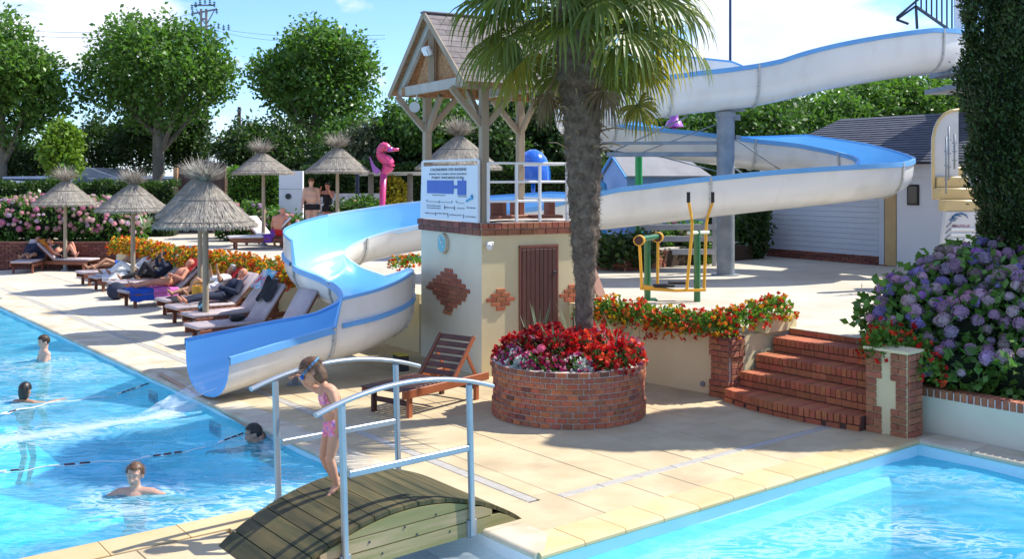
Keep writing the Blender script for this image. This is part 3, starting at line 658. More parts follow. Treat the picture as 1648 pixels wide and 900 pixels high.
# sign board
sg = thing('pool_rules_sign', 'white board with a blue pool plan and rules on the left side of the tower', 'sign', TP(-.06, 1.05, 2.2), AT)
m_sign = mat('sign_white', (.66, .74, .80), (.64, .72, .78), 2, .45); m_blue = mat('sign_blue', (.02, .13, .52), None, 2, .4); m_ink = mat('sign_ink', (.07, .08, .12), None, 2, .5)
XS = -.055
def sgq(y0, y1, z0_, z1_, m, nm, d=.0): # y0>y1 : left to right on the board
    b = MB(); b.box(TP(XS - d, (y0 + y1) / 2, (z0_ + z1_) / 2), (.004, abs(y0 - y1), z1_ - z0_), AT); return b
b = MB(); pz = [(2.02, 2.20), (.02, 2.20), (.02, 3.02), (1.96, 3.02)]
b.add([TP(XS, y, z) for y, z in pz] + [TP(XS + .018, y, z) for y, z in pz], [(0, 1, 2, 3), (7, 6, 5, 4), (0, 4, 5, 1), (1, 5, 6, 2), (2, 6, 7, 3), (3, 7, 4, 0)]); b.build('board', m_sign, sg)
b = MB()
for (y0, y1, z0_, z1_) in ((1.74, .80, 2.60, 2.80), (.80, .66, 2.68, 2.73), (.66, .38, 2.585, 2.80), (.50, .47, 2.80, 2.835)): b.box(TP(XS - .006, (y0 + y1) / 2, (z0_ + z1_) / 2), (.006, y0 - y1, z1_ - z0_), AT)
b.build('pool_plan', m_blue, sg)
def stext(s, y, z, h, wfit, parent=sg, m=m_ink, name='lettering', M0=None):
    cu = bpy.data.curves.new(name, 'FONT'); cu.body = s; cu.size = h * 1.4; cu.align_x = 'CENTER'; cu.extrude = .001
    o = bpy.data.objects.new(name, cu); COL.objects.link(o); bpy.context.view_layer.update()
    me = bpy.data.meshes.new_from_object(o.evaluated_get(bpy.context.evaluated_depsgraph_get())); bpy.data.objects.remove(o)
    me.materials.clear(); me.materials.append(m); xs = [v.co.x for v in me.vertices]; w0 = max(xs) - min(xs)
    for v in me.vertices: v.co.x *= wfit / w0
    if M0 is None:
        X = -TV.to_3d(); Z = Vector((0, 0, 1)); Nn = X.cross(Z); M0 = Matrix((X, Z, Nn)).transposed().to_4x4(); M0 = Matrix.Translation(TP(XS - .006, y, z)) @ M0
    o = piece(name, me, parent, M0); o['kind'] = 'stuff'; return o
stext("CALENDRIER DES BASSINS", 1.0, 2.945, .042, 1.25); stext("BASSIN DE LOISIRS DEUX BASSINS", 1.02, 2.885, .026, 1.30); stext("POINT INFORMATION", 1.02, 2.825, .036, 1.10)
stext("BASSIN SPORTIF", 1.32, 2.565, .016, .45); stext("BASSIN LUDIQUE", .5, 2.56, .014, .28)
stext("REGLES DE BON USAGE", 1.5, 2.40, .018, .5); stext("POUR LE BAIN DES ENFANTS", 1.5, 2.365, .016, .5)
for y, z, w_, t_ in ((.95, 2.385, .36, "TEMPERATURE"), (.55, 2.385, .24, "DOUCHE"), (.22, 2.40, .28, "PROFONDEUR"), (1.62, 2.28, .42, "BASSIN CHAUFFE"), (1.2, 2.29, .32, "BAIN LIBRE"), (.72, 2.28, .42, "SURVEILLANCE"), (.24, 2.27, .34, "HORAIRES")): stext(t_, y, z, .018, w_)
b = MB()
for (p, q) in (((1.75, 2.50), (1.75, 2.47)), ((1.75, 2.47), (.85, 2.47)), ((.85, 2.47), (.85, 2.50)), ((.72, 2.50), (.66, 2.47)), ((.66, 2.47), (.45, 2.47)), ((1.1, 2.42), (1.1, 2.36)), ((.76, 2.42), (.76, 2.36)), ((1.42, 2.31), (1.42, 2.26)), ((1.0, 2.31), (.98, 2.25)), ((.46, 2.31), (.46, 2.25)), ((1.3, 2.49), (1.3, 2.455))): b.bar(TP(XS - .006, p[0], p[1]), TP(XS - .006, q[0], q[1]), .009, .004)
b.build('diagram_lines', m_ink, sg)
b = MB(); b.tube([TP(XS - .006, .36, 2.50), TP(XS - .006, .28, 2.53), TP(XS - .006, .16, 2.55)], .018, 6); b.ball(TP(XS - .006, .2, 2.58), (.02, .05, .02)); b.build('swimmer_emblem', mat('sky_blue_print', (.08, .40, .72), None, 3, .4), sg)

# ------------------------------------------------------------------ buildings beyond the upper terrace
wh = thing('pool_house', 'low white and grey clad building with a slate roof at the far right', 'building', (9, 24, ZT))
pA = G(1232, 412, ZT); dH = Vector((.55, -.835)).normalized(); nH = Vector((dH.y, -dH.x)); nH = nH if nH.y < 0 else -nH
def HP(s, n, z): p = Vector(pA.xy) + dH * s + nH * n; return Vector((p.x, p.y, z))
AH = math.atan2(dH.y, dH.x); HL = 3.75
m_clad = mat('pale_blue_cladding', (.52, .56, .62), (.48, .52, .58), 1.2, .6, .05, 30, rand=.03)
m_ybeam = mat('ochre_panel', (.52, .36, .17), (.46, .32, .15), 2, .7)
b = MB(); b.prism([HP(0, 0, 0).xy, HP(HL + 6, 0, 0).xy, HP(HL + 6, -4.2, 0).xy, HP(0, -4.2, 0).xy], ZT - .02, 3.2); b.build('wall', m_wallb, wh)
for k in range(15): brick(wh, HP(HL / 2 - .1, .012, ZT + .26 + k * .128), (HL - .25, .022, .122), AH, m_clad, 'cladding_board', .006)
brick(wh, HP(HL - .14, .03, 2.0), (.14, .04, 2.35), AH, m_clad, 'corner_trim', .006); brick(wh, HP(.02, .03, 2.0), (.10, .04, 2.35), AH, m_clad, 'corner_trim', .006)
brick(wh, HP(HL + .10, .02, 2.0), (.30, .06, 2.36), AH, m_ybeam, 'ochre_post', .006)
for k in range(3):
    for j in range(16): brick(wh, HP(.12 + j * .235 + (k % 2) * .11, .02, ZT + .035 + k * .07), (.222, .05, .062), AH, m_brickd)
b = MB(); b.prism([HP(HL + .28, .05, 0).xy, HP(HL + 6, .05, 0).xy, HP(HL + 6, 0.002, 0).xy, HP(HL + .28, 0.002, 0).xy], ZT - .02, 2.86); b.build('rendered_panel', m_wallb, wh)
b = MB(); b.prism([HP(-.1, .10, 0).xy, HP(HL + 6.1, .10, 0).xy, HP(HL + 6.1, .02, 0).xy, HP(-.1, .02, 0).xy], 2.86, 3.14); b.build('fascia', m_white, wh)
for s in (HL + .72, HL + 1.55):
    w_ = piece('window', MB().box((0, 0, 0), (.30, .05, .46), None, .006).mesh('window', m_black), wh, Matrix.Translation(HP(s, .06, 2.45)) @ Matrix.Rotation(AH, 4, 'Z'))
    brick(w_, HP(s, .088, 2.45), (.22, .006, .38), AH, m_glassd, 'pane', 0)
# hipped slate roof, course by course
ev0, ev1 = HP(-.35, .35, 3.15), HP(HL + 6.4, .35, 3.15); rg = 4.35
b = MB(); r0, r1 = HP(.7, -2.1, rg), HP(HL + 4.6, -2.1, rg); e2, e3 = HP(HL + 6.4, -4.5, 3.15), HP(-.35, -4.5, 3.15)
b.add([ev0, ev1, e2, e3, r0, r1], [(0, 1, 5, 4), (1, 2, 5), (2, 3, 4, 5), (3, 0, 4), (0, 3, 2, 1)]); rf = b.build('roof', m_slate, wh)
nr = 20
for k in range(nr):
    t0, t1 = k / nr, (k + 1) / nr; p0, q0 = ev0.lerp(r0, t0), ev1.lerp(r1, t0); p1, q1 = ev0.lerp(r0, t1 + .012), ev1.lerp(r1, t1 + .012)
    nn = (q0 - p0).cross(p1 - p0).normalized(); nn = nn if nn.z > 0 else -nn; n_ = 13
    b = MB(); b.add([p0 + nn * .05, q0 + nn * .05, q1 + nn * .03, p1 + nn * .03, p0 + nn * .012, q0 + nn * .012], [(0, 1, 2, 3), (0, 4, 5, 1)]); b.build('slate_course', m_slate, rf)
# blue garden hut
hb = thing('blue_hut', 'small light blue hut with grey roof behind the water slide', 'hut', D(1060, 330, 27))
m_hut = mat('hut_blue', (.20, .36, .66), (.24, .40, .68), 1.5, .6); m_hutr = mat('hut_roof', (.22, .22, .23), (.28, .28, .29), 2, .9)
h0, h1 = D(1009, 300, 25.5), D(1136, 300, 26.2); hd = (h1 - h0); hd.z = 0; Lh = hd.length; hd.normalize(); hn = Vector((hd.y, -hd.x, 0)); 
def BP(s, n, z): p = h0 + hd * s - hn * n; return Vector((p.x, p.y, z))
b = MB(); b.prism([BP(0, 0, 0).xy, BP(Lh, 0, 0).xy, BP(Lh, 1.4, 0).xy, BP(0, 1.4, 0).xy], ZT - .01, 2.90); b.add([BP(0, 0, 2.9), BP(0, 1.4, 2.9), BP(0, .7, 3.34)], [(0, 1, 2)]); b.build('wall', m_hut, hb)
b = MB()
for s in (0, 1): 
    e_ = -.12 if s == 0 else 1.52
    b.add([BP(-.06, e_, 2.84), BP(Lh + .1, e_, 2.84), BP(Lh - .3 if s == 0 else Lh - .3, .7, 3.38), BP(-.06, .7, 3.38), BP(-.06, e_, 2.88), BP(Lh + .1, e_, 2.88), BP(Lh - .3, .7, 3.42), BP(-.06, .7, 3.42)], [(0, 1, 2, 3), (4, 5, 6, 7), (0, 4, 7, 3), (0, 1, 5, 4), (1, 2, 6, 5)])
b.build('roof', m_hutr, hb)
b = MB(); b.bar(BP(-.08, -.12, 2.84), BP(-.08, .7, 3.38), .05); b.bar(BP(-.08, 1.5, 2.84), BP(-.08, .7, 3.38), .05); b.build('barge_board', mat('hut_trim', (.10, .35, .75), None, 2, .5), hb)
# ------------------------------------------------------------------ the big water slide
m_fout = mat('gelcoat_white', (.78, .77, .74), (.73, .72, .68), .9, .28, .03, 20, spec=.5, coat=.3, c3=(.46, .42, .33), s3=2.6, f3=.30, stretch=(.8, .8, .35))
m_fin = mat('gelcoat_blue', (.26, .60, .88), (.30, .63, .90), .8, .22, .02, 15, spec=.5, coat=.4)
m_pale = mat('pale_rim', (.50, .68, .82), None, 2, .4)
m_frim = mat('rim_blue', (.13, .36, .68), (.16, .41, .74), 2, .35)
FP = [(11.2, 25.6, 5.30, .1, .1), (9.9, 23.4, 5.22, .2, .1), (8.45, 22.2, 5.02, .36, .1), (6.6, 21.95, 4.70, .34, .05), (5.5, 22.0, 4.44, .28, .0), (4.7, 22.0, 4.30, .28, .50), (3.5, 21.95, 4.17, .26, .75), (2.4, 21.95, 4.0, .28, .45),
      (1.6, 22.35, 3.85, .30, .0), (1.52, 23.1, 3.66, .35, .0), (2.3, 23.7, 3.48, .30, .0), (3.9, 23.85, 3.24, .12, .1), (5.4, 24.0, 3.06, .2, .1), (6.6, 23.85, 2.92, .38, .12), (7.5, 23.2, 2.76, .30, .1), (7.85, 22.3, 2.60, .16, .1), (7.4, 21.4, 2.47, .14, .08), (6.3, 20.95, 2.34, .20, .05),
      (4.9, 20.8, 2.20, .24, .0), (3.4, 20.7, 2.03, .26, .0), (2.1, 20.65, 1.88, .24, .05), (.7, 20.95, 1.72, .05, .30), (-1.0, 21.15, 1.52, .0, .38), (-2.2, 20.85, 1.36, .0, .40), (-3.15, 20.15, 1.17, .0, .42), (-3.55, 19.1, .97, .0, .42), (-3.15, 18.05, .80, .0, .4), (-2.55, 17.3, .67, .0, .0),
      (-2.15, 16.5, .56, .32, .0), (-2.05, 15.75, .47, .42, .0), (-2.35, 14.98, .37, .38, .0), (-2.95, 14.45, .26, .35, .04), (-3.45, 13.98, .16, .0, .08), (-3.9, 13.5, .07, .0, .12)]
def catmull(P, n):
    P = np.array(P); P = np.vstack([2 * P[0] - P[1], P, 2 * P[-1] - P[-2]]); o = []
    for i in range(1, len(P) - 2):
        p0, p1, p2, p3 = P[i - 1:i + 3]
        for k in range(n): t = k / n; o.append(.5 * ((2 * p1) + (-p0 + p2) * t + (2 * p0 - 5 * p1 + 4 * p2 - p3) * t * t + (-p0 + 3 * p1 - 3 * p2 + p3) * t ** 3))
    o.append(P[-2]); return np.array(o)
FS = catmull(FP, 8); _k = np.arange(len(FP)) * 8.0
for _c in (3, 4): FS[:, _c] = np.interp(np.arange(len(FS)), _k, [p[_c] for p in FP])
FS[207:218, 4] = 0; FS[245:, 3] = 0; FS[208:216, 3] = 0; HW, DP = .52, .52
fl_ = thing('water_slide', 'long winding water slide of white fibreglass with blue trough and rims', 'slide', (-3.9, 13.5, 0))
def station(i):
    p = FS[i]; t = FS[min(i + 1, len(FS) - 1)] - FS[max(i - 1, 0)]; t = Vector((t[0], t[1], 0)).normalized()
    if i > len(FS) - 10: 
        k = (i - (len(FS) - 10)) / 9; t = (t * (1 - .3 * k) + Vector((-.75, -.66, 0)) * .3 * k).normalized()
    return Vector(p[:3]), Vector((-t.y, t.x, 0)), p[3], p[4], t      # centre, left, left raise, right raise
def profile(i, off, lift=0):
    c, lf, rl_, rr_, t = station(i); o = []
    hw = HW + off; n = 14
    for k in range(3): o.append(c + lf * (hw + .03 * (rl_ * (1 - k / 2))) + Vector((0, 0, DP + rl_ * (1 - k / 2) * (1 if k < 2 else 0))))
    for k in range(1, n):
        a = math.pi * k / n; sa, ca = math.sin(a), math.cos(a); o.append(c + lf * (hw * math.copysign(abs(ca) ** .82, ca)) + Vector((0, 0, DP - (DP + off) * sa ** .82)))
    for k in range(3): o.append(c - lf * (hw + .03 * (rr_ * k / 2)) + Vector((0, 0, DP + rr_ * k / 2)))
    return o
def sweep(rows, mb, mi, flip=False):
    n = len(rows[0]); vs = [p for r_ in rows for p in r_]; fs = []
    for i in range(len(rows) - 1):
        for j in range(n - 1):
            q = (i * n + j, i * n + j + 1, (i + 1) * n + j + 1, (i + 1) * n + j); fs.append(q[::-1] if flip else q)
    mb.add(vs, fs, mi)
cuts = [0, 15, 37, 50, 64, 78, 96, 112, 128, 150, 165, 180, 192, 207, 218, 231, 245, len(FS) - 1]
for a, e in zip(cuts[:-1], cuts[1:]):
    mb = MB(); inn = [profile(i, 0) for i in range(a, e + 1)]; outr = [profile(i, .028) for i in range(a, e + 1)]
    sweep(inn, mb, 0 if 37 <= a < 64 else 1); sweep(outr, mb, 0, True)
    for side in (0, -1):
        for r_, hh in ((0, 1),):
            rows = []
            for i in range(a, e + 1):
                c, lf, rl_, rr_, t = station(i); s = 1 if side == 0 else -1; top = inn[i - a][side]; thin = i > 186 and ((rl_ if side == 0 else rr_) > .13 or (side == 0 and i < 240)); kw_, kd_ = (.5, .3) if thin else (1, 1)
                q = lf * s; z = Vector((0, 0, 1)); rows.append([top - q * .004 - z * .02, top - q * .006 + z * .018, top + q * .055 * kw_ + z * .018, top + q * .060 * kw_ - z * .075 * kd_, top + q * .028 - z * .08 * kd_, top - q * .004 - z * .02])
            sweep(rows, mb, 3 if thin else 2, s > 0)
        # the flange strip where a raised wall is bolted on
        rows = []
        for i in range(a, e + 1):
            c, lf, rl_, rr_, t = station(i); s = 1 if side == 0 else -1; rr2 = rl_ if side == 0 else rr_
            if rr2 > .13 and i > 186:
                b0 = c + lf * s * (HW + .03) + Vector((0, 0, DP)); q = lf * s; z = Vector((0, 0, 1)); rows.append([b0 + z * .03, b0 + q * .035 + z * .025, b0 + q * .035 - z * .03, b0 - z * .035])
            else:
                if len(rows) > 1: sweep(rows, mb, 2, s > 0)
                rows = []
        if len(rows) > 1: sweep(rows, mb, 2, s > 0)
    # end lips
    for i, rv in ((a, False), (e, True)):
        if i in (0, len(FS) - 1):
            p1, p2 = profile(i, 0), profile(i, .028); mb.add(p1 + p2, [((j, j + 1, len(p1) + j + 1, len(p1) + j) if rv else (j + 1, j, len(p1) + j, len(p1) + j + 1)) for j in range(len(p1) - 1)], 2)
    mb.build('flume_section', [m_fout, m_fin, m_frim, m_pale], fl_, 50)
m_seam = mat('seam_grey', (.50, .50, .47), (.42, .42, .40), 8, .6)
for i in cuts[1:-1]:
    mb = MB(); c, lf, rl_, rr_, t = station(i); p1 = profile(i, .029); p2 = profile(i, .062)
    rows = [[p - t * .022 for p in p1], [p - t * .022 for p in p2], [p + t * .022 for p in p2], [p + t * .022 for p in p1]]
    sweep(rows, mb, 0); o = mb.build('joint_flange', m_seam, fl_)
    mb = MB()
    for j in range(1, len(p2) - 1, 2): mb.box(p2[j] + t * .03, (.018, .018, .018), frame(t))
    o2 = mb.build('bolts', m_galv, o); o2['kind'] = 'stuff'
# splash water running down the trough and shooting out
m_jet = mat('rushing_water', (.80, .90, .96), (.88, .94, .98), 5, .15, .6, 12, trans=.2, bdist=.03)
def alpha_noise(m, sc_, lo, hi, amax=1.0, stretch=None):
    t = m.node_tree; l = t.links.new; o = [n for n in t.nodes if n.type == 'OUTPUT_MATERIAL'][0]; src = o.inputs[0].links[0].from_socket
    tr = t.nodes.new('ShaderNodeBsdfTransparent'); mxs = t.nodes.new('ShaderNodeMixShader'); nz = t.nodes.new('ShaderNodeTexNoise'); nz.inputs['Scale'].default_value = sc_; nz.inputs['Detail'].default_value = 5
    g = t.nodes.new('ShaderNodeNewGeometry'); mp_ = t.nodes.new('ShaderNodeMapping'); l(g.outputs['Position'], mp_.inputs[0]); mp_.inputs['Scale'].default_value = stretch or (1, 1, 1); l(mp_.outputs[0], nz.inputs[0])
    rp = t.nodes.new('ShaderNodeMapRange'); rp.inputs['From Min'].default_value = lo; rp.inputs['From Max'].default_value = hi; rp.inputs['To Max'].default_value = amax; l(nz.outputs[0], rp.inputs[0])
    l(rp.outputs[0], mxs.inputs[0]); l(tr.outputs[0], mxs.inputs[1]); l(src, mxs.inputs[2]); l(mxs.outputs[0], o.inputs[0])
alpha_noise(m_jet, 7, .28, .68, .6, (1, 1.4, 1))
ce, lf, _, _, te = station(len(FS) - 1)
mb = MB(); rows = []
for k in range(16):
    s = k / 15; c = ce + te * (s * .95 - .05) + Vector((0, 0, .035 - .26 * s ** 1.4)); w_ = .22 + .05 * s
    rows.append([c + lf * w_ * x + Vector((0, 0, .10 * x * x * (1 - s) + random.uniform(-.008, .008))) for x in np.linspace(-1, 1, 9)])
sweep(rows, mb, 0); jt = mb.build('slide_water_jet', m_jet, None, True); tag(jt, 'sheet of white water shooting from the end of the blue slide into the pool', 'water jet', kind='stuff')

# supports
cx, cy = 4.46, 22.06
cm = thing('slide_column', 'thick grey steel column carrying the upper turns of the slide', 'column', (cx, cy, ZT))
b = MB(); b.tube([(cx, cy, ZT), (cx, cy, 4.22)], .185, 24); b.build('shaft', m_galv, cm, 40)
b = MB(); b.tube([(cx, cy, ZT + .001), (cx, cy, ZT + .02)], .30, 24); b.build('base_plate', m_galv, cm, 40)
b = MB(); b.tube([(cx, cy, 4.1), (cx, cy, 4.2)], .21, 24); b.build('top_collar', m_galv, cm, 40)
for z, l_ in ((3.57, 2.55), (3.33, 2.45)):
    b = MB(); b.bar((cx - .15, cy + .02, z), (cx - l_, cy + .35, z), .09, .07 if z > 3.5 else .10, bev=.006); b.build('arm_beam', m_galv, cm)
b = MB(); b.bar((cx, cy, 4.22), (cx, cy, 4.30), .8, .06); b.box((cx, cy, 4.26), (.5, .16, .07)); b.build('saddle', m_galv, cm)
for (p, q, r_) in (((cx - 2.3, cy + .3, 3.4), (cx - .8, cy - .05, 4.12), .018), ((cx - 1.9, cy + .25, 3.3), (cx - .2, cy, 3.95), .012), ((cx + .1, cy, 3.72), (cx + 1.5, 23.4, 3.0), .016), ((cx + .1, cy, 3.1), (cx + .9, 23.3, 2.72), .022), ((cx - .1, cy, 2.95), (cx - 1.4, cy + .2, 3.3), .012)):
    b = MB(); b.tube([p, q], r_, 8); b.build('tie_rod', m_galv, cm, 40)
b = MB(); b.box((cx + .25, cy - .02, 3.68), (.10, .1, .09)); b.box((cx + .22, cy, 4.1), (.16, .12, .12)); b.build('bracket', m_galv, cm)
for (x, y, zt) in ((-3.78, 19.35, .62), (-3.0, 17.75, .52), (-2.98, 14.5, .24)):
    c = thing('slide_support_post', {0: 'thin grey post under the lower left bend of the slide', 1: 'short grey post under the front of the lower slide bend', 2: 'small grey post under the last straight of the slide chute'}[[-3.78, -3.0, -2.98].index(x)], 'post', (x, y, 0), group=None)
    b = MB(); b.box((x, y, zt / 2 + .05), (.07, .07, zt + .25), None, .005); b.build('shaft', m_galv, c); b = MB(); b.box((x, y, .008), (.2, .2, .016)); b.build('base_plate', m_galv, c)
ms = thing('antenna_mast', 'thin dark blue mast rising above the top of the slide', 'mast', (4.7, 22.75, ZT))
b = MB(); b.tube([(4.7, 22.75, 5.2), (4.7, 22.75, 10.5)], .028, 8); b.tube([(4.7, 22.75, ZT), (4.7, 22.75, 5.3)], .05, 8); b.build('pole', mat('mast_blue', (.02, .05, .13), None, 2, .5), ms, 40)
# start platform with railings, top right
pf = thing('start_platform', 'grey steel platform with dark railings at the top of the slide', 'platform', (11.3, 24.6, ZT))
z_ = D(1500, 118, 22.6).z
b = MB(); b.box((9.95, 22.85, z_ + .02), (1.4, 1.2, .10)); b.box((11.9, 25.6, z_ - .02), (2.4, 3.6, .12)); b.build('deck_plate', m_galv, pf)
for (x, y) in ((10.6, 22.6), (12.0, 24.5), (12.0, 26.8), (12.9, 26.9)):
    b = MB(); b.box((x, y, (z_ + ZT) / 2 - .1), (.14, .14, z_ - ZT - .1)); b.build('leg', m_galv, pf)
def railing(p0, p1, z0a, z0b, hh, n, nm='railing'):
    p0, p1 = Vector(p0), Vector(p1)
    b = MB(); a, c = Vector((p0.x, p0.y, z0a)), Vector((p1.x, p1.y, z0b)); b.bar(a, c, .05); b.bar(a + Vector((0, 0, hh)), c + Vector((0, 0, hh)), .05); r_ = b.build(nm, m_dark, pf)
    for k in range(n + 1):
        q = a.lerp(c, k / n); brick(r_, q + Vector((0, 0, hh / 2)), (.03, .03, hh), 0, m_dark, 'baluster', .004)
ra, rb_ = D(1443, 30, 22.4), D(1475, 10, 22.8); 
railing(D(1474, 10, 22.6).xy, D(1548, 62, 23.4).xy, D(1474, 10, 22.6).z, D(1548, 62, 23.4).z, 1.25, 9)
b = MB()
for p, q in (((1443, 31), (1474, 9)), ((1443, 28), (1490, -12)), ((1443, 31), (1462, 38)), ((1474, 9), (1476, 46))): b.bar(D(*p, 22.6), D(*q, 22.6), .045)
b.build('gate_bar', m_dark, pf)
brick(pf, D(1542, 10, 23.0), (.16, .06, 1.5), 0, m_white, 'notice_panel', .004)

# ------------------------------------------------------------------ arched footbridge
BL, BR = Vector((-2.26, 8.14)), Vector((-.56, 9.66)); BW = (E2 * -1.06); BA = (BR - BL)
br = thing('footbridge', 'small arched wooden footbridge over the channel between the two pools', 'footbridge', (-1.4, 8.4, 0))
m_deckw = mat('mossy_deck_board', (.028, .030, .009), (.10, .078, .027), 3.4, .7, .5, 40, rand=.2, stretch=(.35, 3.2, 1, AV), c3=(.045, .05, .018), s3=5, f3=.75, bdist=.004)
m_beamw = mat('pale_green_timber', (.27, .23, .11), (.17, .17, .06), 1.5, .8, .3, 50, rand=.05, stretch=(.4, 1, 5, AU), c3=(.44, .30, .20), s3=2.6, f3=.7, bdist=.003)
def arc(t): return .36 * (1 - (2 * t - 1) ** 2) ** .92 if 0 < t < 1 else 0
def BPt(t, s, dz=0): p = BL + BA * t + BW * s; return Vector((p.x, p.y, arc(t) + dz))
nB = 17
for k in range(nB):
    t0, t1 = k / nB + .0016, (k + 1) / nB - .0016
    mb = MB(); vs = []
    for s in (-.012, 1.012):
        for t in (t0, (t0 + t1) / 2, t1):
            n_ = Vector((-(arc(min(1, t + .01)) - arc(max(0, t - .01))) / .0456, 0, 1)).normalized(); A3 = (BA / BA.length).to_3d(); nn = A3 * n_.x + Vector((0, 0, n_.z)); p = BPt(t, s)
            vs += [p + nn * .0, p - nn * .032]
    # two grooves per board
    f = [(0, 2, 8, 6), (2, 4, 10, 8), (1, 7, 9, 3), (3, 9, 11, 5), (0, 6, 7, 1), (4, 5, 11, 10), (0, 1, 3, 2), (2, 3, 5, 4), (6, 8, 9, 7), (8, 10, 11, 9)]
    mb.add(vs, f); mb.build('deck_board', m_deckw, br)
for s, nm in ((.0, 'back'), (.97, 'front')):
    for lay, (zt_, zb_) in enumerate(((1, .215), (.208, .108), (.10, -.012))):
        mb = MB(); ts = np.linspace(.03, .97, 25); top, bot = [], []
        for t in ts:
            a = arc(t) - .040; zt2 = min(a, zt_ if lay else 9); zt2 = a if lay == 0 else min(a, zt_)
            if zt2 > zb_ + .004: top.append((t, zt2)); bot.append((t, zb_))
        vs = []
        for s2 in (s - .0, s + .05):
            s_ = s2 + (.002 * lay)
            vs += [Vector((*(BL + BA * t + BW * s_), z)) for t, z in top] + [Vector((*(BL + BA * t + BW * s_), z)) for t, z in bot]
        n = len(top); f = []
        for i in range(n - 1):
            f += [(i, i + 1, n + i + 1, n + i), (2 * n + i, 3 * n + i, 3 * n + i + 1, 2 * n + i + 1), (i, 2 * n + i, 2 * n + i + 1, i + 1), (n + i, n + i + 1, 3 * n + i + 1, 3 * n + i)]
        f += [(0, n, 3 * n, 2 * n), (n - 1, 3 * n - 1, 4 * n - 1, 2 * n - 1)]; mb.add(vs, f); mb.build('side_board', m_beamw, br)
mb = MB()
for t, z in ((.2, .06), (.33, .16), (.47, .2), (.6, .23), (.38, .05), (.52, .12), (.66, .07)):
    p = BL + BA * t + BW * 1.024; mb.tube([Vector((*p, z)), Vector((*(p + BW * .004), z))], .009, 8)
tag(mb.build('bolt_heads', m_dark, br), kind='stuff')
for s, zx in ((-.03, 0), (1.045, 1)):
    hr = thing('bridge_handrail', ('far' if s < 0 else 'near') + ' arched aluminium handrail of the footbridge' + (', the one the girl holds' if s < 0 else ' in front of the girl'), 'handrail', BPt(.5, s))
    rail_pts = []
    for t in np.linspace(.125, .85, 17) if s < 0 else np.linspace(.125, .845, 17):
        k = (t - .48) / .385; rail_pts.append(Vector((*(BL + BA * t + BW * s), 1.30 - .155 * k * k)))
    b = MB(); b.tube(rail_pts, .031, 10, flat=.62); b.build('top_rail', m_alu, hr, 60)
    ln = -.035 if s < 0 else -.045
    for t in (.235, .754):
        base = BL + BA * t + BW * s; k = (t - .48) / .385; top = 1.30 - .155 * k * k - .015; out = BW.normalized() * (.0 if s < 0 else .0)
        b = MB(); b.bar(Vector((*base, -.01 if zx else arc(t) - .16)), Vector((*(base - (BA / BA.length) * .035), top)), .044, .044, up=(BA.x, BA.y, 0), bev=.008); b.build('post', m_alu, hr)
        b = MB(); b.box((*(base + BW.normalized() * (-.012 if zx else .012)), .05 if zx else arc(t) - .08), (.085, .03, .14), AU, .003); b.build('mounting_plate', m_galv, hr)
    a, c = BL + BA * .245 + BW * s, BL + BA * .745 + BW * s
    b = MB(); b.bar(Vector((*a, .70)), Vector((*c, .70)), .035, .05, bev=.006); b.build('middle_rail', m_alu, hr)

# ------------------------------------------------------------------ dark wooden lounger beside the tower
m_dwood = mat('dark_red_wood', (.055, .020, .015), (.085, .032, .022), 4, .5, .25, 40, rand=.1, bdist=.003)
m_rwood = mat('red_wood', (.30, .085, .030), (.36, .11, .045), 4, .5, .25, 40, rand=.06, bdist=.003)
wl = thing('wooden_lounger', 'empty dark slatted wooden lounger with raised back beside the tower', 'lounger', (-1.0, 13.0, 0))
P0 = G(648, 636, .30); dL = Vector((.60, .80, 0)).normalized(); sL = Vector((-dL.y, dL.x, 0)); aL = math.atan2(dL.y, dL.x); LW, LL = .66, 1.62
def LP(x, y, z): p = P0 + dL * x + sL * y; return Vector((p.x, p.y, z))
for y in (0, LW): brick(wl, LP(LL / 2, y, .285), (LL, .032, .10), aL, m_rwood, 'side_rail', .005)
for x in (.16, 1.42):
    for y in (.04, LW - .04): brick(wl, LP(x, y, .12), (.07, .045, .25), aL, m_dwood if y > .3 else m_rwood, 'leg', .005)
for x in (.16, 1.42): brick(wl, LP(x, LW / 2, .16), (.03, LW - .1, .06), aL, m_dwood, 'stretcher', .004)
for k in range(13): brick(wl, LP(-.03 + k * .078, LW / 2, .335), (.060, LW - .05, .018), aL, m_dwood, 'seat_slat', .004)
hx, an = 1.0, R(50); bl = .60
rotb = Matrix((dL * math.cos(an) + Vector((0, 0, 1)) * math.sin(an), sL, (dL * math.cos(an) + Vector((0, 0, 1)) * math.sin(an)).cross(sL))).transposed()
bk = piece('backrest', MB().box((0, 0, 0), (bl, .03, .05), None, .004).mesh('backrest', m_dwood), wl, Matrix.Translation(LP(hx, .05, .34) + rotb @ Vector((bl / 2, 0, 0))) @ rotb.to_4x4())
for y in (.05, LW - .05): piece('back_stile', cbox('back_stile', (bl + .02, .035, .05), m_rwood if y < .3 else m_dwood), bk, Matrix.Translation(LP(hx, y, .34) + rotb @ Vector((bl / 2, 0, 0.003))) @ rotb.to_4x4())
for k in range(6): piece('back_slat', cbox('back_slat', (.072, LW - .14, .018), m_dwood), bk, Matrix.Translation(LP(hx, LW / 2, .34) + rotb @ Vector((.05 + k * .104, 0, 0))) @ rotb.to_4x4())
for y_ in (.08, LW - .08): b = MB(); b.bar(LP(hx + .26, y_, .62), LP(hx + .46, y_, .30), .025, .04); b.build('prop', m_rwood, wl)
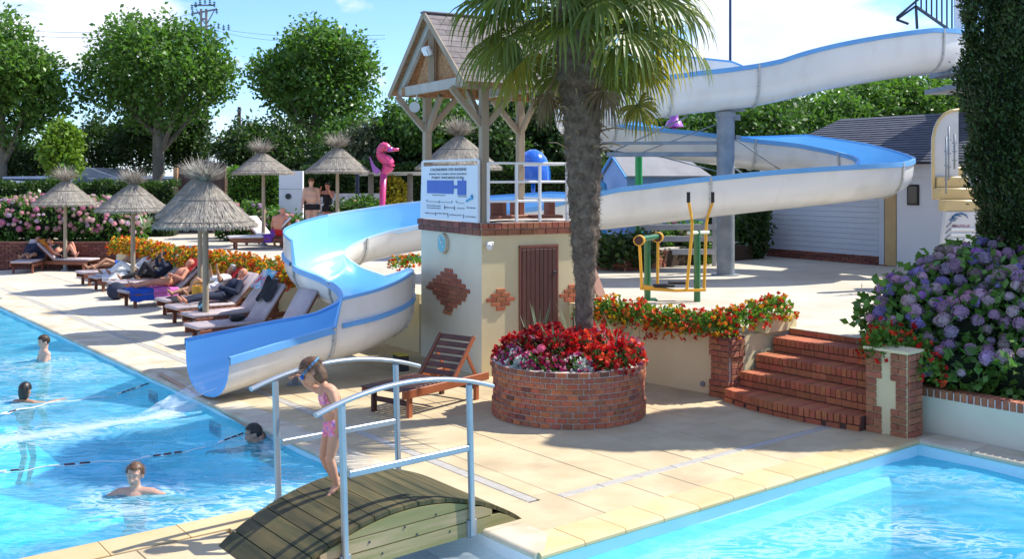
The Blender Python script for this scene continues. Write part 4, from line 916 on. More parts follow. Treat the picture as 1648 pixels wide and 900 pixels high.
# ------------------------------------------------------------------ straw parasols
m_straw = mat('grey_thatch', (.38, .345, .29), (.28, .255, .215), 3, .95, .5, 60, bdist=.01)
m_strand = mat('thatch_strand', (.47, .425, .35), (.29, .26, .215), 9, .95, island=.42, trans=.15)
m_pole = mat('parasol_pole', (.36, .29, .20), (.29, .23, .16), 3, .7, .3, 40, stretch=(1, 1, .1), bdist=.003)
m_wire = mat('binding_wire', (.14, .12, .10), None, 4, .6)
def parasol(label, px, py, zb, Rr, he, hh, tilt=(0, 0), seed=0, group='straw parasols around the pool', pt=None):
    rng = np.random.default_rng(seed); p = G(px, py, zb) if pt is None else Vector(pt)
    t = thing('straw_parasol', label, 'parasol', p, 0, group)
    b = MB(); b.tube([(0, 0, 0), (0, 0, he * .5), (0, 0, he + hh * .8)], [.062, .056, .045], 12); b.build('pole', m_pole, t, 40, True)
    b = MB(); b.tube([(0, 0, 0), (0, 0, .05), (0, 0, .06), (0, 0, .28)], [.13, .12, .065, .062], 14); b.build('base', m_galv, t, 40, True)
    tx, ty = tilt
    def prof(s): # s 0 top .. 1 eave : (radius, height)
        return .06 + (Rr - .06) * (s ** .92), he + hh * (1 - s) ** 1.12
    b = MB(); pr = [prof(s) for s in np.linspace(0, 1, 12)]; b.lathe([(r_ * .985, z) for r_, z in pr] + [(Rr - .02, he - .05), (Rr - .08, he - .01)] + [(r_ * .93, z - .05) for r_, z in pr[::-1]][1:], 40)
    for i, v in enumerate(b.v): x, y, z = v; j = 1 + .012 * math.sin(math.atan2(y, x) * 13 + seed); b.v[i] = (x * j + tx * (z - he), y * j + ty * (z - he), z)
    can = b.build('thatch', m_straw, t, 40, True)
    # strands lying down the cone
    n = 2600; th = rng.uniform(0, 2 * np.pi, n); s0 = rng.beta(1.1, .9, n) * .9; L_ = rng.uniform(.12, .28, n); s1 = np.minimum(s0 + L_, 1.015); rows = []
    def pos(s, a, lift): r_ = .06 + (Rr - .06) * np.clip(s, 0, 1.1) ** .92; z = he + hh * np.clip(1 - s, 0, 1) ** 1.12; r_ = r_ + lift; return np.stack([r_ * np.cos(a) + tx * (z - he), r_ * np.sin(a) + ty * (z - he), z + lift * .6 - np.maximum(s - 1, 0) * 1.5], 1)
    w_ = rng.uniform(.004, .009, n) / (.06 + Rr * .5); j = rng.normal(0, .03, n); lf_ = rng.uniform(.004, .022, n)
    V = np.stack([pos(s0, th - w_ * .5, lf_ * .3), pos(s0, th + w_ * .5, lf_ * .3), pos(s1, th + w_ * .5 + j, lf_), pos(s1, th - w_ * .5 + j, lf_)], 1).reshape(-1, 3); F4 = np.arange(4 * n).reshape(-1, 4)
    # eave fringe
    m = 700; a = rng.uniform(0, 2 * np.pi, m); l_ = rng.uniform(.03, .09, m); ww = .007; rr_ = Rr * rng.uniform(.97, 1.015, m)
    V2 = np.stack([np.stack([rr_ * np.cos(a), rr_ * np.sin(a), np.full(m, he + .01)], 1), np.stack([rr_ * np.cos(a + ww), rr_ * np.sin(a + ww), np.full(m, he + .01)], 1), np.stack([(rr_ + .02) * np.cos(a + ww), (rr_ + .02) * np.sin(a + ww), he - l_], 1), np.stack([(rr_ + .02) * np.cos(a), (rr_ + .02) * np.sin(a), he - l_], 1)], 1).reshape(-1, 3); F2 = np.arange(4 * m).reshape(-1, 4)
    Vj, Fj, Mj = join([((V, F4), 0), ((V2, F2), 0)]); piece('thatch_strands', npmesh('thatch_strands', Vj, Fj, m_strand), t, WM[t.name])
    # bushy tuft
    n = 560; a = rng.uniform(0, 2 * np.pi, n); sp = rng.uniform(.1, 1, n) ** .7; Lg = rng.uniform(.25, .62, n) * Rr / .92; top = he + hh
    base = np.stack([.03 * np.cos(a), .03 * np.sin(a), np.full(n, top - .05)], 1) + np.array([tx, ty, 0]) * hh
    d = np.stack([np.cos(a) * sp, np.sin(a) * sp, rng.uniform(.22, .80, n)], 1); d = d / np.linalg.norm(d, axis=1, keepdims=True)
    mid = base + d * Lg[:, None] * .5; tip = base + d * Lg[:, None] + np.array([0, 0, -1]) * (Lg * .14 * sp)[:, None]
    sd_ = np.stack([-np.sin(a), np.cos(a), np.zeros(n)], 1) * .007
    V = np.stack([base - sd_, base + sd_, mid + sd_, mid - sd_], 1).reshape(-1, 3); V2 = np.stack([mid - sd_, mid + sd_, tip + sd_ * .3, tip - sd_ * .3], 1).reshape(-1, 3)
    Vj, Fj, Mj = join([((V, np.arange(4 * n).reshape(-1, 4)), 0), ((V2, np.arange(4 * n).reshape(-1, 4)), 0)]); piece('straw_tuft', npmesh('straw_tuft', Vj, Fj, m_strand), t, WM[t.name])
    b = MB()
    for s in (.02, .42, .9): r_, z = prof(s); b.lathe([(r_ + .022, z + .012), (r_ + .030, z + .004), (r_ + .022, z - .006)], 36, (tx * (z - he), ty * (z - he), 0))
    b.build('binding', m_wire, t, True, True)
    return t
def DG0(px, y): return Vector(((px - 824) / F * y, y, ZT))
def Y2(px, y, z=ZT): return Vector(((px - 824) / F * y, y, z))
parasol('straw parasol farthest left, its metal foot by the brick wall', 105, 436, 0, .95, 2.04, .72, (.02, 0), 1)
parasol('straw parasol standing between the sun loungers left of the big front one', 214, 466, 0, .92, 2.02, .68, (.0, .0), 2)
parasol('big straw parasol in front with a yellow bag at its pole', 331, 536, 0, .93, 1.98, .82, (.0, .0), 3)
parasol('straw parasol half hidden behind the big front one', 322, 494, 0, .93, 2.02, .82, (-.10, 0), 4)
parasol('straw parasol on the terrace over the pink hydrangeas', 0, 0, 0, .92, 2.18, .62, (-.12, .0), 5, pt=Y2(424, 31.5))
parasol('straw parasol on the terrace above the standing couple', 0, 0, 0, .95, 2.0, .72, (.0, .0), 6, pt=Y2(543, 30.9, 1.02))
parasol('straw parasol seen behind the sign of the tower', 0, 0, 0, 1.12, 2.30, .85, (.02, .0), 7, pt=Y2(738, 27.5))

# ------------------------------------------------------------------ sun loungers with cushions
m_cush = mat('mauve_cushion', (.50, .42, .42), (.42, .35, .36), 4, .9, .25, 60, c3=(.35, .29, .31), s3=3, f3=.4, bdist=.004)
def lounger_frame(t, ang, wood, local=True):
    def bx(c, d, nm, rot=None): b = MB(); b.box(c, d, rot, .005); return b.build(nm, wood, t, False, True)
    for y in (-.31, .31): bx((.95, y, .25), (1.9, .035, .10), 'side_rail')
    for x in (.15, 1.55):
        for y in (-.27, .27): bx((x, y, .10), (.07, .05, .20), 'leg')
    for k in range(10): bx((.06 + k * .115, 0, .305), (.08, .60, .018), 'seat_slat')
    rot = Matrix.Rotation(-ang, 3, 'Y'); q = Vector((1.16, 0, .31))
    for y in (-.27, .27): bx(q + rot @ Vector((.36, 0, 0)) + Vector((0, y, 0)), (.74, .04, .035), 'back_stile', rot)
    for k in range(5): bx(q + rot @ Vector((.08 + k * .15, 0, .01)), (.09, .58, .015), 'back_slat', rot)
    bx((1.45, .2, .36), (.03, .03, .34 * math.sin(ang) + .1), 'prop')
def cushion(t_loc, rz, ang, label, nm='lounger_cushion', m=None):
    m = m or m_cush
    t = thing(nm, label, 'cushion', t_loc, rz)
    b = MB(); b.box((.56, 0, .345), (1.22, .60, .065), None, .022); b.build('seat_pad', m, t, 60, True)
    rot = Matrix.Rotation(-ang, 3, 'Y'); b = MB(); b.box(Vector((1.16, 0, .345)) + rot @ Vector((.37, 0, .02)), (.76, .60, .065), rot, .022); b.build('back_pad', m, t, 60, True)
    for x in (.25, .55, .85): bb = MB(); bb.box((x, 0, .379), (.012, .58, .004)); bb.build('seam', m, t, False, True)
    return t
DLG = math.atan2(.62, .78)
# (u, v of the foot end, heading offset, back angle, label words)
LG = [(1.30, 9.6, 0, 58, 'nearest the slide chute'), (1.38, 11.05, 0, 55, 'with a black bag on its back'), (1.85, 12.5, 0, 50, 'beside the yellow bag'), (2.25, 15.1, 0, 42, 'under the lady in white'),
      (2.1, 17.2, 0, 42, 'under the bald man'), (2.45, 19.2, 0, 40, 'under the grey-haired reader'), (2.5, 21.0, 0, 40, 'under the person in the sun hat'), (2.0, 13.8, 0, 48, 'behind the yellow bag'), (2.6, 22.6, 0, 40, 'at the far end of the row')]
LT = []
for i, (u, v, dh, an, lb) in enumerate(LG):
    p = UV(u, v); rz = AU + dh; t = thing('sun_lounger', 'brown wooden lounger in the poolside row ' + lb, 'lounger', p, rz, 'wooden loungers in the poolside row'); lounger_frame(t, R(an), m_terra)
    cushion(p, rz, R(an), 'mauve cushion of the lounger ' + lb)
    LT.append((p, rz, R(an)))
# two at the brick wall
for (px, py, rz, an, lb) in ((34, 441, R(96), 48, 'in the far left corner with a dark jacket on it'), (150, 436, R(168), 40, 'by the brick wall with the woman in sunglasses')):
    p = G(px, py, 0); t = thing('sun_lounger', 'brown wooden lounger ' + lb, 'lounger', p, rz, 'wooden loungers at the brick wall'); lounger_frame(t, R(an), m_terra); cushion(p, rz, R(an), 'pale cushion of the lounger ' + lb)
    LT.append((p, rz, R(an)))
# terrace loungers
for (px, py, rz, an, lb) in ((370, 394, R(20), 45, 'on the terrace with a white cushion under the man in red trunks'), (470, 372, R(150), 42, 'on the terrace behind the man in red trunks')):
    p = DG0(px, 30.0 if py > 380 else 31.2); t = thing('sun_lounger', 'wooden lounger ' + lb, 'lounger', p, rz, 'loungers on the terrace'); lounger_frame(t, R(an), m_terra); cushion(p, rz, R(an), 'pale cushion ' + lb, m=mat('white_cushion', (.68, .64, .64), None, 4, .9))
    LT.append((p, rz, R(an)))
# towels, bags and bits
def cloth(name, label, cat, org, rz, x0, x1, y0, y1, z, m, ang=None, hang=0, wav=.015, seed=1):
    rng = random.Random(seed); t = MB(); nx, ny = 14, 10; vs = []
    for i in range(nx + 1):
        for j in range(ny + 1):
            x = x0 + (x1 - x0) * i / nx; y = y0 + (y1 - y0) * j / ny; zz = z
            if ang is not None and x > 1.16: d = x - 1.16; x = 1.16 + d * math.cos(ang) - .05; zz = z + d * math.sin(ang) + .06
            if y < -.31: zz -= min((-.31 - y) * 1.0, .3) * 1.0; y = -.31 - (-.31 - y) * .15
            zz += wav * (math.sin(x * 17 + seed) * math.cos(y * 13 + seed * 2) + .6 * math.sin(x * 31 + y * 23)); vs.append((x, y, zz))
    fs = [(i * (ny + 1) + j, (i + 1) * (ny + 1) + j, (i + 1) * (ny + 1) + j + 1, i * (ny + 1) + j + 1) for i in range(nx) for j in range(ny)]
    off = len(vs); vs2 = vs + [(a, b_, c - .012) for a, b_, c in vs]; fs2 = fs + [tuple(k + off for k in f[::-1]) for f in fs]
    t.add(vs2, fs2); me = t.mesh(name, m, True); o = piece(name, me, None, TM(org, rz)); return tag(o, label, cat)
m_red = mat('red_towel', (.52, .02, .02), (.42, .015, .02), 8, .95, .2, 60); m_pink = mat('pink_towel', (.62, .16, .45), (.55, .13, .40), 6, .95, .2, 60); m_bluet = mat('blue_towel', (.01, .10, .52), (.02, .07, .35), 5, .95, .2, 60)
m_wht = mat('white_cloth', (.74, .76, .78), (.66, .70, .74), 4, .95, .2, 60); m_pur = mat('purple_towel', (.16, .05, .30), (.12, .03, .24), 6, .95, .2, 60); m_blk = mat('black_cloth', (.012, .012, .015), (.02, .02, .025), 6, .9, .2, 60)
m_pat = mat('patterned_towel', (.55, .62, .66), (.10, .42, .60), 6, .95, .2, 60, c3=(.6, .04, .08), s3=4, f3=1, lo=.48, hi=.52); m_navy = mat('navy_cloth', (.015, .022, .045), (.025, .032, .06), 6, .9, .2, 60)
m_zebra = mat('black_white_print', (.70, .70, .70), (.02, .02, .02), 9, .9, lo=.48, hi=.52)
for k, (nm, lb, ct, i, a) in enumerate([
    ('towel', 'red towel behind the head of the lady in white', 'towel', 3, (1.5, 1.92, -.28, .28, .40, m_red)), ('towel', 'red towel behind the head of the bald man', 'towel', 4, (1.55, 1.95, -.28, .28, .40, m_red)),
    ('towel', 'pink towel over the lounger behind the lady in white', 'towel', 4, (.55, 1.1, -.52, .25, .40, m_pink)), ('towel', 'blue towel hanging from the bald man\'s lounger', 'towel', 4, (.02, .55, -.55, .28, .395, m_bluet)),
    ('towel', 'white towel under the legs of the person in the sun hat', 'towel', 6, (.1, .9, -.45, .3, .395, m_wht)), ('towel', 'patterned beach towel on the top of a lounger back', 'towel', 2, (1.52, 1.95, -.3, .3, .41, m_pat)),
    ('towel', 'black and white scarf lying on the nearest lounger seat', 'towel', 0, (.45, 1.0, -.3, .15, .40, m_zebra)), ('towel', 'black beach bag hanging on a mauve lounger back', 'bag', 1, (1.42, 1.85, -.25, .25, .43, m_blk)),
    ('towel', 'dark towel spilling off the lounger of the lady in white', 'towel', 3, (.08, .4, -.58, .1, .395, m_blk)), ('towel', 'purple towel on the terrace lounger', 'towel', 11, (.9, 1.3, -.5, .2, .40, m_pur)),
    ('towel', 'dark jacket spread over the corner lounger', 'jacket', 9, (.75, 1.6, -.32, .32, .43, m_navy)), ('towel', 'orange towel on the back of the sunglasses woman\'s lounger', 'towel', 10, (1.25, 1.9, -.34, .3, .41, mat('orange_towel', (.75, .17, .02), (.70, .28, .02), 3, .9)))]):
    p, rz, an = LT[i]; cloth(nm if ct == 'towel' else ct, lb, ct, p, rz, *a, ang=an, seed=k + 1, wav=.012 if ct != 'bag' else .035)
p, rz, an = LT[2]
def lob(name, label, cat, i, c, r_, m, parts=None):
    p, rz, an = LT[i]; t = thing(name, label, cat, (TM(p, rz) @ Vector(c)), rz); b = MB(); b.ball((0, 0, 0), r_, 16, 10)
    for q, v in enumerate(b.v): n_ = mnoise.noise(Vector(v) * 9 + Vector((q * 0, 0, len(label)))); b.v[q] = tuple(Vector(v) * (1 + .25 * n_))
    b.build(parts or 'body', m, t, True, True); return t
lob('cap', 'black cap lying on a mauve lounger seat', 'cap', 1, (.75, -.1, .44), (.15, .12, .06), m_black, 'crown')
lob('beach_bag', 'round black and teal bag beside the yellow bucket', 'bag', 2, (.35, .15, .46), (.10, .14, .12), mat('bag_teal', (.015, .02, .025), (.25, .5, .55), 9, .5, lo=.55, hi=.6), 'body')
lob('clothes_pile', 'dark clothes in a heap at the foot of the row', 'clothes', 5, (-.05, -.42, .2), (.22, .18, .2), m_navy, 'body')
# yellow bag and buckets
yb = thing('yellow_bag', 'yellow cloth bag standing by the pole of the big parasol', 'bag', G(322, 511, 0)); b = MB(); b.lathe([(.0, .0), (.13, .0), (.155, .02), (.165, .36), (.15, .40), (.14, .39), (.14, .05), (0, .04)], 20, (*G(322, 511, 0).xy, .24)); m_yel = mat('yellow_canvas', (.62, .33, .03), (.52, .27, .03), 5, .8, .2, 50); b.build('bag_body', m_yel, yb, 40)
b = MB(); c = G(322, 511, 0); b.tube([c + Vector((-.13, 0, .62)), c + Vector((-.08, 0, .72)), c + Vector((.08, 0, .72)), c + Vector((.13, 0, .62))], .012, 6); b.build('strap', m_yel, yb, True)
bb = thing('blue_bucket', 'light blue plastic bucket by the end of the brick wall', 'bucket', G(180, 428, 0)); c = G(180, 428, 0)
b = MB(); b.lathe([(0, 0), (.20, 0), (.26, .46), (.275, .47), (.26, .48), (.25, .46), (.19, .03), (0, .03)], 24, c); b.build('bucket_body', mat('light_blue_plastic', (.10, .38, .55), None, 4, .4), bb, 40)
b = MB(); b.tube([c + Vector((.26 * math.cos(a), .26 * math.sin(a) * .2, .46 + .1 * math.sin(a))) for a in np.linspace(0, math.pi, 9)], .008, 6); b.build('handle', m_white, bb, True)
ft = thing('footstool', 'small yellow topped step by the foot of the tower', 'step', G(648, 590, 0)); c = G(645, 596, 0); b = MB(); b.box(c + Vector((0, 0, .11)), (.16, .25, .22), AT, .01); b.build('body', m_dark, ft); b = MB(); b.box(c + Vector((0, 0, .232)), (.17, .26, .018), AT, .004); b.build('top', mat('yellow_plastic', (.6, .5, .05), None, 3, .5), ft)

# ------------------------------------------------------------------ fitness machine on the upper terrace
m_fg = mat('fitness_green', (.012, .12, .04), (.016, .15, .05), 3, .3, spec=.5, coat=.3); m_fy = mat('fitness_yellow', (.72, .36, .01), (.66, .33, .012), 3, .3, spec=.5, coat=.3)
m_grn = mat('bright_green_paint', (.02, .30, .09), (.025, .34, .10), 3, .4)
fm = thing('fitness_machine', 'green and yellow outdoor cross trainer standing behind the geraniums', 'fitness machine', (3.0, 17.4, ZT))
Yf = 17.35
def tb(nm, pts, r_, m, n=12, Y=Yf): b = MB(); b.tube([D(x, y, Y + dy) for x, y, dy in pts], r_, n); return b.build(nm, m, fm, 40)
g1 = D(1122, 492, Yf); b = MB(); b.tube([Vector((g1.x, g1.y, ZT)), Vector((g1.x, g1.y, D(1122, 371, Yf).z))], .055, 14); b.build('front_post', m_fg, fm, 40)
g2 = D(1042, 470, Yf + .25); b = MB(); b.tube([Vector((g2.x, g2.y, ZT)), Vector((g2.x, g2.y, D(1042, 380, Yf).z))], .055, 14); b.build('rear_post', m_fg, fm, 40)
for x1, xm, xb, dy in ((1108, 1114, 1105, -.22), (1147, 1137, 1133, .22)):
    o = tb('handle_lever', [(x1, 320, dy), (x1 + (1 if x1 < 1120 else -1), 328, dy), (xm - (2 if x1 < 1120 else -3), 345, dy), (xm, 358, dy), (xm - 1, 380, dy), (xb, 468, dy)], .026, m_fy)
    b = MB(); b.tube([D(x1, 309, Yf + dy), D(x1, 326, Yf + dy)], .030, 12); b.build('grip', m_black, o, 40)
tb('cross_tube', [(1108, 375, -.24), (1140, 374, .24)], .03, mat('pale_tube', (.62, .66, .55), None, 3, .4)); tb('crank_axle', [(1026, 386, -.2), (1062, 380, .3)], .045, m_fg)
for px, py, dy in ((1029, 387, -.22), (1059, 382, .30)):
    c = D(px, py, Yf + dy); b = MB(); b.tube([c + Vector((-.02, -.07, 0)), c + Vector((.02, .07, 0))], .088, 20); o = b.build('crank_wheel', m_fy, fm, 40)
    b = MB(); b.tube([c + Vector((-.022, -.078, 0)), c + Vector((-.02, -.07, 0))], .07, 20); b.build('wheel_cap', m_dwood, o, 40)
    b = MB(); b.tube([c, D(px + (4 if px < 1040 else -1), 463, Yf + dy)], .024, 10); b.build('link_bar', m_fy, fm, 40)
for dy in (-.2, .2): tb('foot_bar', [(1030, 462 + dy * 12, dy), (1085, 468, dy), (1136, 467, dy)], .024, m_fy)
for px, py, dy in ((1068, 460, -.2), (1092, 455, .2)): b = MB(); b.box(D(px, py, Yf + dy), (.34, .14, .05), .1, .012); b.build('foot_plate', m_black, fm)
bx_ = MB(); bx_.box(D(1122, 492, Yf), (.3, .3, .02)); bx_.box(Vector((g2.x, g2.y, ZT + .01)), (.3, .3, .02)); bx_.build('base_plate', m_fg, fm)
sp = thing('leaning_board', 'brown wooden board leaning beside the palm trunk on the terrace', 'board', D(960, 470, 16.2)); b = MB(); b.bar(D(948, 425, 16.2), D(968, 478, 15.9), .16, .03); b.build('board_body', m_terra, sp)

# brick bed with white fence boards behind the machine
bd = thing('brick_flower_bed', 'low brick bed with pale coping behind the fitness machine', 'flower bed', D(1040, 430, 22))
q0, q1, q2 = D(955, 433, 0.1 + 2.05 * 1700 / (433 - 285)), G(1008, 437, ZT), G(1160, 420, ZT); q0 = G(940, 432, ZT)
m_cop2 = mat('pale_coping_terrace', (.56, .50, .42), None, 4, .85)
for (p, q, n_) in ((q0, q1, 5), (q1, q2 + (q2 - q1) * .25, 14)):
    d = (q - p); Ln = d.length; d.normalize(); nn = Vector((-d.y, d.x, 0)); az = math.atan2(d.y, d.x); mbk = MB(); c = (p + q) / 2 + nn * .08
    mbk.box((c.x, c.y, ZT + .19), (Ln, .14, .38), az); mbk.build('mortar', m_mortar, bd)
    mbk = MB(); mbk.box((c.x, c.y, ZT + .405), (Ln + .04, .20, .05), az, .008); mbk.build('coping', m_cop2, bd)
    nb_ = max(2, round(Ln / .24))
    for k in range(5):
        for j in range(nb_):
            s = (j + .5 + (.0 if k % 2 else -.25)) * Ln / nb_; s = min(max(s, .1), Ln - .1); c = p + d * s; brick(bd, (c.x, c.y, ZT + .04 + k * .075), (.222, .05, .064), az, m_brickd if random.random() < .6 else m_brick)
b = MB(); b.prism([(q0.x, q0.y + .1), (q1.x, q1.y + .15), (q2.x + .9, q2.y + .5), (q2.x + .9, q2.y + 2), (q0.x, q0.y + 2)], ZT, ZT + .36); b.build('soil', m_soil, bd)
fb = thing('board_fence', 'pale grey horizontal board fence behind the brick flower bed', 'fence', D(1060, 400, 24.5)); m_fbd = mat('grey_board', (.42, .42, .42), (.36, .36, .37), 3, .8, rand=.08)
for py, x0, x1, w_ in ((365, 1030, 1160, 5.2), (384, 955, 1158, 4.8), (405, 955, 1158, 5)):
    a, c = D(x0, py + 1.5, 24.0), D(x1, py, 24.3); brick(fb, (a + c) / 2, ((c - a).length, .04, .13), math.atan2((c - a).y, (c - a).x), m_fbd, 'fence_board', .006)
for px in (958, 1060, 1150): a = D(px, 400, 24.25); brick(fb, (a.x, a.y + .05, ZT + .65), (.09, .06, 1.35), 0, m_fbd, 'post', .006)
# ------------------------------------------------------------------ foliage materials
def leafmat(n, c1, c2, island=.45, hue=.015, trans=.35, sc=1.2, rough=.5, spec=.4, tcol=None): return mat(n, c1, c2, sc, rough, island=island, hue=hue, trans=trans, spec=spec, tcol=tcol)
l_plane = leafmat('plane_leaf', (.075, .155, .026), (.12, .22, .042), tcol=(.13, .30, .025), rough=.42)
l_dark = leafmat('dark_leaf', (.034, .070, .017), (.058, .105, .027), tcol=(.05, .12, .015))
l_mid = leafmat('mid_leaf', (.05, .115, .022), (.085, .17, .03), tcol=(.09, .22, .02))
l_lime = leafmat('lime_leaf', (.10, .20, .02), (.16, .26, .03), tcol=(.2, .35, .02))
l_hyd = leafmat('hydrangea_leaf', (.075, .17, .03), (.13, .25, .045), tcol=(.09, .23, .02), rough=.4)
l_cyp = leafmat('cypress_spray', (.020, .048, .010), (.034, .070, .014), trans=.15, sc=3)
l_yel = leafmat('yellow_leaf', (.45, .38, .03), (.30, .32, .03))
l_grn = leafmat('bright_leaf', (.085, .19, .025), (.13, .25, .035), tcol=(.14, .32, .02))
l_grey = leafmat('olive_leaf', (.085, .115, .05), (.12, .15, .07))
m_bark = mat('pale_bark', (.22, .19, .14), (.12, .11, .08), 2.5, .9, .5, 14, stretch=(1, 1, .4), bdist=.03)
m_bark2 = mat('dark_bark', (.07, .055, .04), (.11, .09, .07), 3, .95, .5, 14, bdist=.03)
def blobs_crown(rng, blobs, n, size, inner=.42, wid=.62, up=.25, clump=14, cs=.34, shell=(.78, 1.03)):
    w = np.array([b_[3] * b_[4] * b_[5] for b_ in blobs]) ** .67; w = w / w.sum(); P, Nn = [], []
    nc = n // clump
    for b_, k in zip(blobs, (w * nc).astype(int) + 1):
        d = unit(rng.normal(0, 1, (k, 3))); rr_ = np.where(rng.random(k) < inner, rng.uniform(.3, .8, k), rng.uniform(*shell, k))
        c = np.array(b_[:3]) + d * np.array(b_[3:6]) * rr_[:, None]; 
        keep = np.ones(len(c), bool)
        for o in blobs:
            if o is not b_: keep &= (((c - np.array(o[:3])) / np.array(o[3:6])) ** 2).sum(1) > .45
        c, d = c[keep | (rng.random(len(c)) < .25)], d[keep | (rng.random(len(c)) < .25)] if False else (c[keep], d[keep])[1]
        c = c[:len(d)] if len(c) >= len(d) else c
        q = np.repeat(c, clump, 0) + rng.normal(0, cs, (len(c) * clump, 3)) * .5; dn = np.repeat(d[:len(c)], clump, 0)
        if len(dn) < len(q): q = q[:len(dn)]
        P.append(q); Nn.append(dn * .6 + np.array([0, 0, up]))
    P, Nn = np.concatenate(P), np.concatenate(Nn); return leaves(P, Nn, size, wid, .25, rng, .55)
def tree(label, px, Y, zg, zb, zt, wid_m, lf, bark, seed, n=13000, size=.26, group='trees beyond the pool grounds', nblob=9, trunk_r=.24, lean=0, name='tree', cat='tree', dy=0, gap=.0):
    n = int(n * 1.45); size *= .86
    rng = np.random.default_rng(seed); x = (px - 824) / F * Y; t = thing(name, label, cat, (x, Y, zg), 0, group)
    h = zt - zb; cz = (zt + zb) / 2 - zg; Rr = wid_m / 2; bl = [(0, 0, cz - .02 * h, Rr * .74, Rr * .74, h * .42)]
    for k in range(nblob):
        a = 2 * math.pi * k / nblob + rng.uniform(-.3, .3); e = rng.uniform(-.55, .8); rr_ = Rr * rng.uniform(.26, .47)
        ce_ = math.sqrt(max(0, 1 - e * e * .8)); bl.append((math.cos(a) * (Rr - rr_) * ce_, math.sin(a) * (Rr - rr_) * ce_, cz + e * (h / 2 - rr_ * .9), rr_, rr_, rr_ * .9))
    bl.append((0, 0, zt - zg - Rr * .42, Rr * .45, Rr * .45, Rr * .42))
    b = MB(); top = cz + h * .15; b.tube([(0, 0, -.1), (0, 0, .4), (lean * .3, 0, (zb - zg) * .6), (lean * .5, 0, zb - zg), (0, 0, top)], [trunk_r * 1.5, trunk_r * 1.08, trunk_r * .95, trunk_r * .9, trunk_r * .25], 12); b.build('trunk', bark, t, True, True)
    b = MB()
    for k, q in enumerate(bl[1:8]):
        s = Vector((lean * .4, 0, (zb - zg) * (.72 + .05 * k))); e = Vector(q[:3]); m_ = s.lerp(e, .5) + Vector((0, 0, -.1 * h * .3)); b.tube([s, m_, e], [trunk_r * .5, trunk_r * .3, trunk_r * .08], 8)
    tag(b.build('limbs', bark, t, True, True), kind='stuff')
    V, Fq = blobs_crown(rng, bl, n, size, clump=12, cs=size * 1.9); piece('crown', npmesh('crown', V, Fq, lf), t, WM[t.name]); return t
def zat(py, Y): return H - (py - HZ) * Y / F
tree('large round plane tree cut off by the left edge of the photo', 2, 44, 1.4, zat(245, 44), zat(18, 44), 5.6, l_plane, m_bark, 11, 15000)
tree('broad plane tree with thick pale trunk in front of the power pylon', 255, 46, 1.4, zat(222, 46), zat(22, 46), 7.0, l_plane, m_bark, 12, 19000, trunk_r=.27, nblob=11)
tree('rounded plane tree above the terrace parasols', 508, 46, 1.4, zat(228, 46), zat(36, 46), 6.0, l_plane, m_bark, 13, 17000, nblob=10)
tree('dark leafy tree seen behind the tower posts', 700, 40, .8, zat(262, 40), zat(148, 40), 4.6, l_mid, m_bark2, 14, 9000, .24)
tree('dark bushy tree behind the blue dome shower', 850, 42, .8, zat(300, 42), zat(140, 42), 4.4, l_dark, m_bark2, 15, 9000, .24)
for k, (px, Y, yt, yb, w_, lf) in enumerate([(1085, 50, 172, 290, 6, l_mid), (1200, 50, 150, 290, 6.5, l_mid), (1300, 52, 140, 280, 6.5, l_plane), (1392, 54, 120, 280, 6.0, l_plane), (1470, 55, 112, 270, 6.0, l_plane), (1550, 56, 118, 270, 6.5, l_plane), (1640, 56, 130, 270, 6, l_mid), (980, 48, 180, 295, 5, l_dark)]):
    tree(['bushy tree behind the slide just right of the palm trunk', 'tree behind the slide column', 'tree rising over the left end of the slate roof', 'leafy tree above the middle of the slate roof', 'tallest leafy tree above the slate roof', 'leafy tree above the slate roof beside the cypress', 'tree hidden mostly by the cypress', 'dark tree directly behind the palm trunk'][k], px, Y, .8, zat(yb, Y), zat(yt, Y), w_, lf, m_bark2, 30 + k, 10000, .30)
for k, (px, Y, yt, yb, w_, lf, nm) in enumerate([(100, 40, 203, 292, 1.45, l_lime, 'narrow bright green conical tree left of the broad plane tree'), (160, 50, 188, 285, 3.6, l_dark, 'dark bushy tree behind the white marquee roof'), (225, 49, 180, 290, 3.4, l_dark, 'dark tree behind the trunk of the broad plane tree'), (300, 50, 178, 285, 2.6, l_dark, 'dark bush by the foot of the pylon'),
    (25, 47, 225, 300, 3.4, l_dark, 'olive green bushy tree under the cut off plane tree'), (400, 42, 195, 285, 3.0, l_dark, 'dark shrub-like tree behind the terrace parasol'), (460, 43, 190, 320, 3.6, l_dark, 'dark tree under the rounded plane tree'), (600, 40, 198, 310, 2.6, l_grey, 'olive green tree behind the pink seahorse'), (645, 41, 205, 310, 2.6, l_dark, 'dark tree between the seahorse and the tower'), (800, 39, 190, 320, 2.6, l_dark, 'dark tree seen through the tower railing'), (560, 42, 188, 320, 3.0, l_mid, 'green leafy tree behind the right terrace parasol'), (770, 41, 175, 320, 3.2, l_dark, 'dark tree just right of the front tower post'), (915, 41, 190, 330, 3.2, l_dark, 'dark tree hidden behind the palm trunk')]):
    tree(nm, px, Y, 1.0, zat(yb, Y), zat(yt, Y), w_, lf, m_bark2, 60 + k, 5200, .22, nblob=7, trunk_r=.12)

